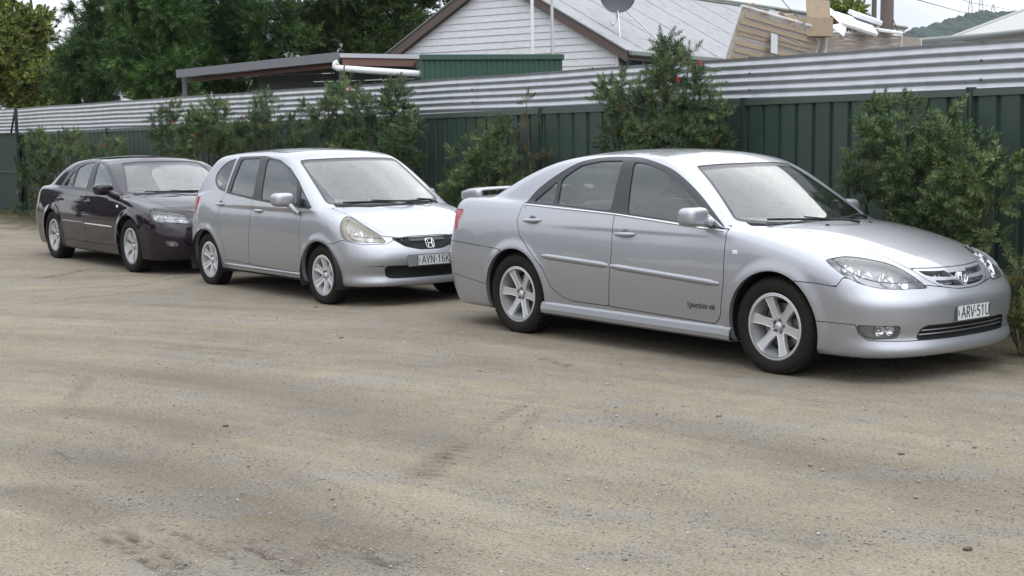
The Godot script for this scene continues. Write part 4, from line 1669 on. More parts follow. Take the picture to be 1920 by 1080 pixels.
func hatch_extras(r: Dictionary) -> void:
	var root: Node3D = r.root
	var b: Body = r.body
	number_plate(root, Transform3D(Basis(Vector3(0, 0, -1), Vector3.UP, Vector3(1, 0, 0)), Vector3(b.nose(0, 0.44).x + 0.016, 0.438, 0.0)), "AYN·16K")
	var ph := Msh.new()
	ph.box(Vector3(b.nose(0, 0.44).x - 0.002, 0.438, 0.0), Vector3(0.024, 0.12, 0.56), 0.006)
	put(root, "plate_holder", ph.mesh(), M.holder)
	# emblem: upright bars in a rounded frame
	var e := Node3D.new()
	e.name = "emblem"
	root.add_child(e, true)
	var at := b.nose(0, 0.59) + Vector3(0.01, 0, 0)
	var tf := Transform3D(Basis(Vector3(0, 0, -1), Vector3(-0.3, 0.95, 0), Vector3(0.95, 0.3, 0)), at)
	var fr := PackedVector3Array()
	for q in rounded([[-0.05, 0.045], [0.05, 0.045], [0.042, -0.045], [-0.042, -0.045]], 0.02):
		fr.append(tf * Vector3(q.x, q.y, 0))
	fr.append(fr[0])
	put(e, "emblem_frame", tube_mesh(fr, 0.005, 6), M.chrome)
	var h := Msh.new()
	for s in [-1.0, 1.0]:
		h.tube(PackedVector3Array([tf * Vector3(s * 0.031, 0.04, 0.002), tf * Vector3(s * 0.020, 0.0, 0.002), tf * Vector3(s * 0.024, -0.04, 0.002)]), 0.007, 6)
	h.tube(PackedVector3Array([tf * Vector3(-0.02, -0.002, 0.002), tf * Vector3(0.02, -0.002, 0.002)]), 0.007, 6)
	put(e, "emblem_bars", h.mesh(), M.chrome)
	# mesh in the grille: crossed fine bars
	var gm := Msh.new()
	for k in 12:
		var y := 0.54 + 0.009 * k
		var p := PackedVector3Array()
		var half := lerpf(0.12, 0.37, clampf((y - 0.535) / 0.11, 0.0, 1.0))
		for j in 13:
			var z := -half + 2.0 * half * j / 12.0
			p.append(b.nose(z, y) + Vector3(-0.014, 0, 0))
		gm.tube(p, 0.0018, 4, false)
	for k in 60:
		var z := -0.36 + 0.72 * k / 59.0
		var y0 := lerpf(0.54, 0.645, clampf((absf(z) - 0.12) / 0.26, 0.0, 1.0))
		var p := PackedVector3Array()
		for j in 4:
			p.append(b.nose(z, lerpf(y0, 0.643, j / 3.0)) + Vector3(-0.014, 0, 0))
		gm.tube(p, 0.0018, 4, false)
	put(root, "grille_mesh", gm.mesh(), M.trim)
	# chrome-free slit beside the lower intake
	for sd in [1.0, -1.0]:
		var p := PackedVector3Array()
		for k in 7:
			var z := lerpf(0.5, 0.66, k / 6.0)
			var q := b.nose(z, 0.392)
			p.append(Vector3(q.x - 0.001, q.y, q.z * sd))
		put(root, "bumper_slit", tube_mesh(p, PackedFloat32Array([0.006, 0.005, 0.004, 0.0035, 0.003, 0.002, 0.001]), 6), M.black)
	# sill trim
	for sd in [1.0, -1.0]:
		var p := PackedVector3Array()
		for k in 21:
			var x := lerpf(-2.03, -0.40, k / 20.0)
			p.append(Vector3(x, 0.262, (b.side(x, 0.262).z + 0.002) * sd))
		put(root, "sill_trim", tube_mesh(p, 0.014, 8, Vector2(0.5, 1.0)), M.silver)
	arm_wiper(root, b, [[-0.22, 0.94], [0.0, 0.955], [-0.05, 0.965], [0.52, 0.968]])
	arm_wiper(root, b, [[-0.50, 0.94], [-0.42, 0.955], [-0.5, 0.965], [-0.12, 0.962]])
	var mm := Msh.new()
	blob(mm, Vector3(-0.485, 1.005, 0.945), Vector3(0.08, 0.07, 0.115), 0.6, 28, 18, Basis(Vector3.UP, 0.1))
	var mf := Msh.new()
	mf.tube(PackedVector3Array([Vector3(-0.45, 0.965, 0.90), Vector3(-0.425, 0.91, 0.865), Vector3(-0.41, 0.87, 0.82)]), PackedFloat32Array([0.035, 0.032, 0.03]), 10)
	door_mirror(root, mm, mf, M.silver)
	var ant := PackedVector3Array([Vector3(-0.95, 1.475, 0.0), Vector3(-1.0, 1.50, 0.0)])

func dark_extras(r: Dictionary) -> void:
	var root: Node3D = r.root
	var b: Body = r.body
	arm_wiper(root, b, [[-0.08, 0.928], [0.1, 0.938], [-0.05, 0.945], [0.52, 0.955]])
	arm_wiper(root, b, [[-0.52, 0.93], [-0.4, 0.94], [-0.5, 0.945], [-0.08, 0.945]])
	for sd in [1.0, -1.0]:
		var mk := Msh.new()
		var q := b.side(-0.36, 0.79)
		blob(mk, Vector3(q.x, q.y, q.z * sd), Vector3(0.028, 0.02, 0.01), 0.8, 14, 8)
		put(root, "side_marker", mk.mesh(), M.marker)
		var p := PackedVector3Array()
		for k in 25:
			var x := lerpf(-2.58, -0.48, k / 24.0)
			var y := lerpf(0.968, 0.92, (x + 1.47) / 0.99) if x > -1.47 else lerpf(0.968, 0.985, (-1.47 - x) / 1.13)
			p.append(Vector3(x, y - 0.008, (b.side(x, y - 0.008).z + 0.002) * sd))
		put(root, "window_strip", tube_mesh(p, 0.006, 6), M.trim)
	var mm := Msh.new()
	blob(mm, Vector3(-0.50, 1.0, 1.0), Vector3(0.085, 0.072, 0.12), 0.6, 28, 18, Basis(Vector3.UP, 0.1))
	var mf := Msh.new()
	mf.tube(PackedVector3Array([Vector3(-0.46, 0.97, 0.95), Vector3(-0.45, 0.93, 0.90), Vector3(-0.45, 0.905, 0.83)]), PackedFloat32Array([0.045, 0.045, 0.05]), 10)
	door_mirror(root, mm, mf, M.plum)

# ------------------------------------------------------------------ scene
func materials() -> void:
	for n in [["silver", Color(0.335, 0.34, 0.36)], ["plum", Color(0.009, 0.0035, 0.0085)]]:
		var m := mat(n[0], n[1], 0.46, 0.75)
		m.clearcoat_enabled = true
		m.clearcoat = 1.0
		m.clearcoat_roughness = 0.03
	M.plum.metallic = 0.0
	M.plum.roughness = 0.5
	M.plum.metallic_specular = 0.15
	mat("rubber", Color(0.012, 0.011, 0.011), 0.8)
	M.rubber.metallic_specular = 0.3
	M.rubber.albedo_color = Color(0.02, 0.018, 0.016).linear_to_srgb()
	M.rubber.albedo_texture = noise_tex(512, 0.03, 17, [[0.0, Color(0.42, 0.42, 0.42)], [0.55, Color(0.6, 0.58, 0.55)], [0.75, Color(1.0, 0.9, 0.78)], [1.0, Color(1.0, 0.88, 0.74)]], 5)
	M.rubber.uv1_triplanar = true
	M.rubber.uv1_scale = Vector3.ONE * 3.0
	mat("black", Color(0.008, 0.008, 0.009), 0.7)
	mat("seal", Color(0.01, 0.01, 0.011), 0.6)
	mat("trim", Color(0.015, 0.015, 0.017), 0.35)
	mat("disc", Color(0.22, 0.2, 0.18), 0.4, 0.9)
	mat("nut", Color(0.10, 0.10, 0.105), 0.4, 0.8)
	mat("alloy", Color(0.53, 0.53, 0.53), 0.40, 0.6)
	mat("cover", Color(0.58, 0.58, 0.59), 0.42, 0.5)
	mat("chrome", Color(0.75, 0.76, 0.78), 0.12, 1.0)
	mat("chrome_dull", Color(0.45, 0.46, 0.47), 0.3, 0.9)
	mat("lining", Color(0.09, 0.09, 0.09), 0.9)
	mat("cloth_grey", Color(0.075, 0.075, 0.08), 0.95)
	mat("cloth_dark", Color(0.04, 0.04, 0.043), 0.95)
	mat("carpet", Color(0.03, 0.03, 0.03), 1.0)
	mat("dash", Color(0.05, 0.05, 0.053), 0.6)
	mat("recess", Color(0.16, 0.16, 0.17), 0.4, 0.6)
	mat("plate", Color(0.50, 0.51, 0.50), 0.45)
	mat("holder", Color(0.16, 0.16, 0.165), 0.45)
	mat("ink", Color(0.01, 0.01, 0.012), 0.5)
	mat("marker", Color(0.6, 0.6, 0.6), 0.25)
	mat("lamp_housing", Color(0.17, 0.17, 0.175), 0.35, 0.6)
	mat("reflector", Color(0.75, 0.75, 0.76), 0.16, 1.0)
	mat("bulb", Color(0.6, 0.6, 0.62), 0.1)
	glass("windscreen", Color(0.02, 0.035, 0.028), 0.10)
	glass("side_glass", Color(0.010, 0.026, 0.022), 0.36)
	glass("lens", Color(0.42, 0.43, 0.43), 0.12)
	glass("lens_yellow", Color(0.50, 0.46, 0.31), 0.24)
	var rl := glass("red_lens", Color(0.45, 0.02, 0.02), 0.75)

func _ready() -> void:
	rng.seed = 7
	var cam := Camera3D.new()
	cam.name = "camera"
	var pitch := 0.1082
	var roll := 0.0105
	var fwd := Vector3(0, -sin(pitch), -cos(pitch))
	var up := Vector3(0, cos(pitch), -sin(pitch))
	var right := Vector3(1, 0, 0)
	# picture axes turned by the roll
	var px := right * cos(roll) - up * sin(roll)
	var py := right * sin(roll) + up * cos(roll)
	cam.transform = Transform3D(Basis(px, py, -fwd), Vector3(0, 1.6116, 0))
	cam.fov = 23.1773
	cam.near = 0.1
	cam.far = 6000.0
	add_child(cam)
	cam.current = true
	var env := Environment.new()
	env.background_mode = Environment.BG_SKY
	env.tonemap_mode = Environment.TONE_MAPPER_LINEAR
	env.sdfgi_enabled = true
	env.ssao_enabled = true
	env.ssil_enabled = true
	env.sky = Sky.new()
	env.sky.sky_material = overcast()
	env.tonemap_exposure = 0.97
	env.fog_enabled = true
	env.fog_density = 0.0001
	env.fog_light_color = Color(0.80, 0.87, 0.97)
	var we := WorldEnvironment.new()
	we.name = "environment"
	we.environment = env
	add_child(we)
	var sun := DirectionalLight3D.new()
	sun.name = "sun"
	sun.light_energy = 0.2
	sun.light_angular_distance = 50.0
	sun.light_color = Color(1.0, 0.985, 0.96)
	sun.shadow_enabled = true
	sun.look_at_from_position(Vector3(4.2, 8.2, -6.6), Vector3.ZERO)
	add_child(sun)
	materials()
	build_place()
	build_cars()
	print("done ", Time.get_ticks_msec())

# light cloud, brighter overhead than at the horizon, with soft structure
func overcast() -> PanoramaSkyMaterial:
	var w := 1024
	var h := 512
	var im := Image.create(w, h, false, Image.FORMAT_RGBAF)
	var n := FastNoiseLite.new()
	n.seed = 11
	n.frequency = 1.6
	n.fractal_octaves = 5
	n.noise_type = FastNoiseLite.TYPE_SIMPLEX_SMOOTH
	var sd := Vector3(4.2, 8.2, -6.6).normalized()
	for y in h:
		var la := PI * (0.5 - (y + 0.5) / h)
		for x in w:
			var lo := TAU * (x + 0.5) / w
			var d := Vector3(cos(la) * sin(lo), sin(la), cos(la) * cos(lo))
			if d.y < 0.0:
				im.set_pixel(x, y, Color(0.35, 0.34, 0.32))
				continue
			var q := Vector3(d.x, d.y * 2.2, d.z) / (0.35 + d.y)
			var c := n.get_noise_3dv(q) * 0.5 + 0.5
			c = smoothstep(0.28, 0.72, c)
			var base := 1.05 + 1.65 * d.y
			# thin cloud is brighter round the veiled sun
			var ang := acos(clampf(d.dot(sd), -1.0, 1.0))
			base *= 1.0 + 0.95 * exp(-ang * ang / 0.42)
			var k := base * lerpf(0.76, 1.14, c)
			var col := Color(0.87, 0.94, 1.07).lerp(Color(0.97, 1.0, 1.03), c)
			im.set_pixel(x, y, Color(col.r * k, col.g * k, col.b * k))
	var m := PanoramaSkyMaterial.new()
	m.panorama = ImageTexture.create_from_image(im)
	return m

# ------------------------------------------------------------------ from a pixel of the photograph (1920 x 1080) and a depth to a point
const FOC := 2633.3
const EYE := Vector3(0, 1.6116, 0)

func sight(x: float, y: float) -> Vector3:
	var a := (x - 960.0) / FOC
	var b := -(y - 540.0) / FOC
	var cr := cos(0.0105)
	var sr := sin(0.0105)
	var u := cr * a + sr * b
	var w := -sr * a + cr * b
	var c := cos(0.1082)
	var s := sin(0.1082)
	return Vector3(u, w * c - s, -(w * s + c))

func at(x: float, y: float, depth: float) -> Vector3:
	var d := sight(x, y)
	return EYE + d * (depth / -d.z)

func on_ground(x: float, y: float) -> Vector3:
	var d := sight(x, y)
	return EYE + d * (EYE.y / -d.y)

# the fence line: F0 at its near end, FD along it, FN from it towards the yard
const F0 := Vector3(4.07, 0, -11.16)
const FD := Vector3(-0.59688, 0, -0.80233)
const FN := Vector3(-0.80233, 0, 0.59688)

func by_fence(x: float, y: float, off: float) -> Vector3:
	var d := sight(x, y)
	var o := F0 + FN * off
	# o + s FD = EYE + t d in plan
	var det := FD.x * -d.z + d.x * FD.z
	var s := ((EYE.x - o.x) * -d.z + d.x * (EYE.z - o.z)) / det
	var p := o + FD * s
	var t := (p.z - EYE.z) / d.z
	return Vector3(p.x, EYE.y + d.y * t, p.z)

# ------------------------------------------------------------------ ground
var n1 := FastNoiseLite.new()
var n2 := FastNoiseLite.new()
var n3 := FastNoiseLite.new()
var strokes := []

func lines(from: float, to: float, fine0: float, fine1: float, fine: float, grow: float) -> PackedFloat32Array:
	var a := []
	var x := fine0
	while x < fine1:
		a.append(x)
		x += fine
	var st := fine
	var hi := []
	while x < to:
		hi.append(x)
		st *= grow
		x += st
	hi.append(to)
	var lo := []
	st = fine
	x = fine0 - fine
	while x > from:
		lo.push_front(x)
		st *= grow
		x -= st
	lo.push_front(from)
	return PackedFloat32Array(lo + a + hi)

# [amount of dark damp earth, rut depth] left by tyres and drags at a point of the yard
func worn(x: float, z: float) -> Vector2:
	var o := Vector2.ZERO
	var p := Vector2(x, z)
	for s in strokes:
		if not (s.box as Rect2).has_point(p):
			continue
		var best := 1e9
		var along := 0.0
		var run := 0.0
		var pts: PackedVector2Array = s.pts
		for k in pts.size() - 1:
			var a := pts[k]
			var e := pts[k + 1] - a
			var l := e.length()
			var t := clampf((p - a).dot(e) / (l * l), 0.0, 1.0)
			var d := (a + e * t - p).length()
			if d < best:
				best = d
				along = run + t * l
			run += l
		var w: float = s.w
		if best > w:
			continue
		var f := 1.0 - best / w
		f = f * f * (3.0 - 2.0 * f)
		var end := clampf(minf(along, run - along) / (0.18 * run), 0.0, 1.0)
		f *= end
		if s.kind == "tread":
			f *= 0.35 + 0.65 * smoothstep(0.35, 0.65, 0.5 + 0.5 * sin(along * 70.0 + best * 30.0))
		elif s.kind == "ragged":
			f *= smoothstep(-0.3, 0.3, n3.get_noise_2d(x * 9.0, z * 9.0))
		o.x = maxf(o.x, f * float(s.dark))
		o.y = maxf(o.y, f * float(s.deep))
	return o

func stroke(px: Array, w: float, dark: float, deep: float, kind := "soft") -> void:
	var pts := PackedVector2Array()
	var raw := []
	for q in px:
		var g := on_ground(q[0], q[1])
		raw.append(Vector2(g.x, g.z))
	pts = curve2(raw, false, 5)
	var r := Rect2(pts[0], Vector2.ZERO)
	for q in pts:
		r = r.expand(q)
	strokes.append({"pts": pts, "w": w, "dark": dark, "deep": deep, "kind": kind, "box": r.grow(w)})

func ground() -> void:
	n1.seed = 3; n1.frequency = 0.35; n1.fractal_octaves = 4
	n2.seed = 8; n2.frequency = 1.3; n2.fractal_octaves = 4
	n3.seed = 21; n3.frequency = 1.0; n3.fractal_octaves = 3
	# sweeping wheel paths and scuffs
	stroke([[150, 690], [330, 705], [560, 745], [760, 795], [960, 850], [1100, 880]], 0.55, 0.36, 0.012)
	stroke([[0, 840], [160, 850], [330, 880], [520, 950], [700, 1010], [900, 1060]], 0.5, 0.42, 0.012)
	stroke([[0, 780], [150, 770], [300, 790], [430, 830]], 0.35, 0.4, 0.01)
	stroke([[420, 850], [560, 905], [650, 960], [720, 1030]], 0.22, 0.35, 0.006)
	stroke([[775, 905], [828, 857], [882, 818]], 0.15, 0.85, 0.012, "tread")
	stroke([[850, 850], [910, 800], [995, 752]], 0.07, 0.55, 0.006, "tread")
	stroke([[880, 890], [960, 825], [1015, 760]], 0.07, 0.45, 0.006, "tread")
	stroke([[60, 524], [120, 514], [172, 503]], 0.16, 0.95, -0.02, "ragged")
	stroke([[210, 545], [290, 528], [380, 512]], 0.12, 0.7, 0.012, "ragged")
	stroke([[0, 575], [120, 562], [260, 548], [390, 535]], 0.10, 0.5, 0.01, "ragged")
	stroke([[0, 548], [150, 540], [280, 532]], 0.12, 0.35, 0.008)
	stroke([[170, 990], [240, 1030], [330, 1085]], 0.05, 1.0, 0.018, "ragged")
	stroke([[205, 985], [290, 1030], [370, 1080]], 0.045, 1.0, 0.016, "ragged")
	stroke([[420, 1005], [500, 1040], [570, 1085]], 0.055, 1.0, 0.016, "ragged")
	stroke([[455, 1005], [540, 1040], [600, 1075]], 0.045, 1.0, 0.016, "ragged")
	stroke([[590, 1000], [660, 1030], [760, 1070]], 0.20, 1.0, 0.014, "ragged")
	stroke([[250, 975], [360, 1010], [470, 1060]], 0.04, 0.8, 0.012, "ragged")
	stroke([[0, 905], [90, 930], [220, 985]], 0.3, 0.45, 0.01)
	stroke([[480, 985], [560, 1010], [660, 1060]], 0.3, 0.4, 0.008)
	stroke([[95, 840], [120, 850], [150, 868]], 0.06, 0.9, 0.012, "ragged")
	stroke([[1000, 668], [1040, 680], [1085, 692]], 0.10, 0.8, -0.012, "ragged")
	stroke([[1770, 825], [1800, 828], [1825, 830]], 0.07, 0.85, -0.012, "ragged")
	stroke([[1100, 760], [1300, 800], [1500, 850], [1750, 920], [1920, 990]], 0.4, 0.22, 0.008)
	stroke([[1050, 900], [1250, 930], [1450, 985], [1600, 1060]], 0.35, 0.2, 0.008)
	stroke([[120, 770], [150, 730], [165, 700]], 0.10, 0.5, 0.008, "tread")
	stroke([[560, 610], [800, 640], [1000, 700]], 0.4, 0.22, 0.004)
	var xs := lines(-260.0, 160.0, -6.5, 5.0, 0.034, 1.06)
	var zs := lines(-400.0, 60.0, -17.6, -4.3, 0.034, 1.055)
	var m := Msh.new()
	var uv := PackedVector2Array()
	var nx := xs.size()
	var nz := zs.size()
	var hs := PackedFloat32Array()
	for z in zs:
		for x in xs:
			var near := x > -16.0 and x < 12.0 and z > -36.0
			var h := 0.0
			var col := Color(0.2092, 0.1794, 0.1383)
			if near:
				# wheels run along the parked cars: grain of the yard follows that way
				var u := x * 0.62 + z * 0.785
				var w := x * 0.785 - z * 0.62
				var bow := w + 0.02 * u * u
				var a := n1.get_noise_2d(x, z)
				var c := n3.get_noise_2d(x * 2.6, z * 2.6)
				var f := n3.get_noise_2d(x * 11.0, z * 11.0)
				var broad := n2.get_noise_2d(u * 0.16, bow * 0.62 + 7.0)
				var streak := n2.get_noise_2d(u * 0.3 + 31.0, bow * 3.4)
				var fine := n3.get_noise_2d(u * 0.8 + 5.0, bow * 13.0)
				var wn := worn(x, z)
				h = a * 0.008 + c * 0.003 + f * 0.0022 + streak * 0.003 - wn.y
				var t := 0.38 * broad + 0.15 * streak + 0.08 * fine + 0.18 * c + 0.18 * f + 0.06
				col = col.lerp(Color(0.2887, 0.2492, 0.1929), clampf(t * 1.6, 0.0, 1.0))
				col = col.lerp(Color(0.1255, 0.103, 0.07718), clampf(-t * 1.5, 0.0, 1.0))
				var grey := smoothstep(0.1, 0.42, n2.get_noise_2d(x * 0.55 + 9.0, z * 1.0 - 30.0) + 0.3 * c)
				col = col.lerp(Color(0.1967, 0.1894, 0.1728), grey * 0.4)
				var dark := clampf(wn.x * (0.8 + 0.5 * c + 0.35 * f), 0.0, 1.0)
				col = col.lerp(Color(0.06026, 0.04735, 0.03538), dark * 0.9)
			m.v.append(Vector3(x, h, z))
			m.n.append(Vector3.UP)
			# leaf litter and weedy soil at the foot of the fence
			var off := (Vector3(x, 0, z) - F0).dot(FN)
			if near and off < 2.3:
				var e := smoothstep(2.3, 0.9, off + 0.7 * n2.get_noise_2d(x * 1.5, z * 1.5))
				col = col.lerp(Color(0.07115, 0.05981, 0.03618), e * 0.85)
			m.c.append(col)
			uv.append(Vector2(x, z) / 1.9)
	for k in nz - 1:
		for j in nx - 1:
			var p := k * nx + j
			m.i.append(p); m.i.append(p + 1); m.i.append(p + nx + 1)
			m.i.append(p); m.i.append(p + nx + 1); m.i.append(p + nx)
	for k in range(1, nz - 1):
		for j in range(1, nx - 1):
			var p := k * nx + j
			m.n[p] = Vector3(-(m.v[p + 1].y - m.v[p - 1].y) / (xs[j + 1] - xs[j - 1]), 1.0, -(m.v[p + nx].y - m.v[p - nx].y) / (zs[k + 1] - zs[k - 1])).normalized()
	var a := []
	a.resize(Mesh.ARRAY_MAX)
	m.mesh()
	a[Mesh.ARRAY_VERTEX] = m.v
	a[Mesh.ARRAY_NORMAL] = m.n
	a[Mesh.ARRAY_COLOR] = m.c
	a[Mesh.ARRAY_TEX_UV] = uv
	a[Mesh.ARRAY_INDEX] = m.i
	var me := ArrayMesh.new()
	me.add_surface_from_arrays(Mesh.PRIMITIVE_TRIANGLES, a)
	var d := mat("dirt", Color.WHITE, 0.96)
	d.vertex_color_use_as_albedo = true
	d.metallic_specular = 0.2
	d.albedo_texture = noise_tex(1024, 0.07, 5, [[0.0, Color(0.36, 0.35, 0.33)], [0.34, Color(0.70, 0.69, 0.67)], [0.5, Color(0.94, 0.94, 0.93)], [0.66, Color(1.0, 1.0, 1.0)], [1.0, Color(1.0, 0.99, 0.97)]], 6)
	(d.albedo_texture as NoiseTexture2D).noise.fractal_gain = 0.85
	d.heightmap_enabled = true
	d.heightmap_scale = 0.55
	d.heightmap_texture = noise_tex(1024, 0.11, 9, [[0.0, Color(0, 0, 0)], [1.0, Color(1, 1, 1)]], 6)
	solo("ground", me, d, "", "", Transform3D(), "", "structure")
	# loose stones: more of them where the yard is gravelly
	var cm := mat("pebble", Color.WHITE, 0.9)
	cm.vertex_color_use_as_albedo = true
	var st := Msh.new()
	blob(st, Vector3(0, 0.3, 0), Vector3(1.0, 0.62, 0.8), 0.85, 6, 4)
	for k in st.v.size():
		st.v[k] *= 0.85 + 0.3 * absf(n3.get_noise_3dv(st.v[k] * 3.0))
	var mm := MultiMesh.new()
	mm.transform_format = MultiMesh.TRANSFORM_3D
	mm.use_colors = true
	mm.mesh = st.mesh()
	var tf := []
	var cols := []
	rng.seed = 91
	while tf.size() < 100000:
		var z := -4.4 - 15.6 * pow(rng.randf(), 1.5)
		var x := rng.randf_range(-1.0, 1.0) * (-z * 0.40)
		var g := smoothstep(0.0, 0.4, n2.get_noise_2d(x * 0.55 + 9.0, z - 30.0))
		if rng.randf() > 0.4 + 0.6 * g:
			continue
		var r := 0.0016 + 0.0042 * pow(rng.randf(), 3.5) + (0.009 * rng.randf() if rng.randf() < 0.012 else 0.0)
		var h := n1.get_noise_2d(x, z) * 0.008 + n3.get_noise_2d(x * 2.6, z * 2.6) * 0.003 + n3.get_noise_2d(x * 11.0, z * 11.0) * 0.0022
		tf.append(Transform3D(Basis(Vector3.UP, rng.randf() * TAU) * Basis.from_scale(Vector3(r, r * rng.randf_range(0.6, 1.1), r)), Vector3(x, h, z)))
		var v := rng.randf_range(0.12, 0.26) if rng.randf() < 0.994 else rng.randf_range(0.4, 0.55)
		cols.append(Color(v * 1.03, v * 0.96, v * 0.87))
	mm.instance_count = tf.size()
	for k in tf.size():
		mm.set_instance_transform(k, tf[k])
		mm.set_instance_color(k, cols[k])
	var mi := MultiMeshInstance3D.new()
	mi.name = "gravel"
	mi.multimesh = mm
	mi.material_override = cm
	add_child(mi)
	meta(mi, "loose grey and tan gravel scattered over the dirt yard", "gravel", "", "stuff")
	# larger clods of dark earth and twigs, things one can count
	rng.seed = 14
	var clod := mat("clod", Color(0.075, 0.058, 0.042), 1.0)
	var spots := [[592, 577], [640, 634], [422, 799], [1348, 782], [1690, 852], [1815, 1030]]
	var said := ["small dark clod of earth near the hatchback's front wheel", "tiny dark clod of earth out from the hatchback's front wheel", "flat dark clod by itself in the middle of the open yard", "dark clod out from the sedan's front wheel", "dark clod on the yard beyond the sedan's front bumper", "earth clod farthest out on the yard from the sedan's nose"]
	var told := 0
	for q in spots:
		var c := Msh.new()
		told += 1
		for k in 3:
			var o := Vector3(0.008 * k - 0.008, 0.003, 0.004 * (k % 2))
			blob(c, o, Vector3(rng.randf_range(0.006, 0.014), rng.randf_range(0.003, 0.008), rng.randf_range(0.006, 0.012)), 0.8, 8, 6, Basis(Vector3.UP, rng.randf() * 3.0))
		for k in c.v.size():
			c.v[k] += c.n[k] * 0.004 * n3.get_noise_3dv(c.v[k] * 60.0)
		solo("earth_clod", c.mesh(), clod, said[told - 1], "clod", Transform3D(Basis(), on_ground(q[0], q[1])), "clods of earth on the yard")

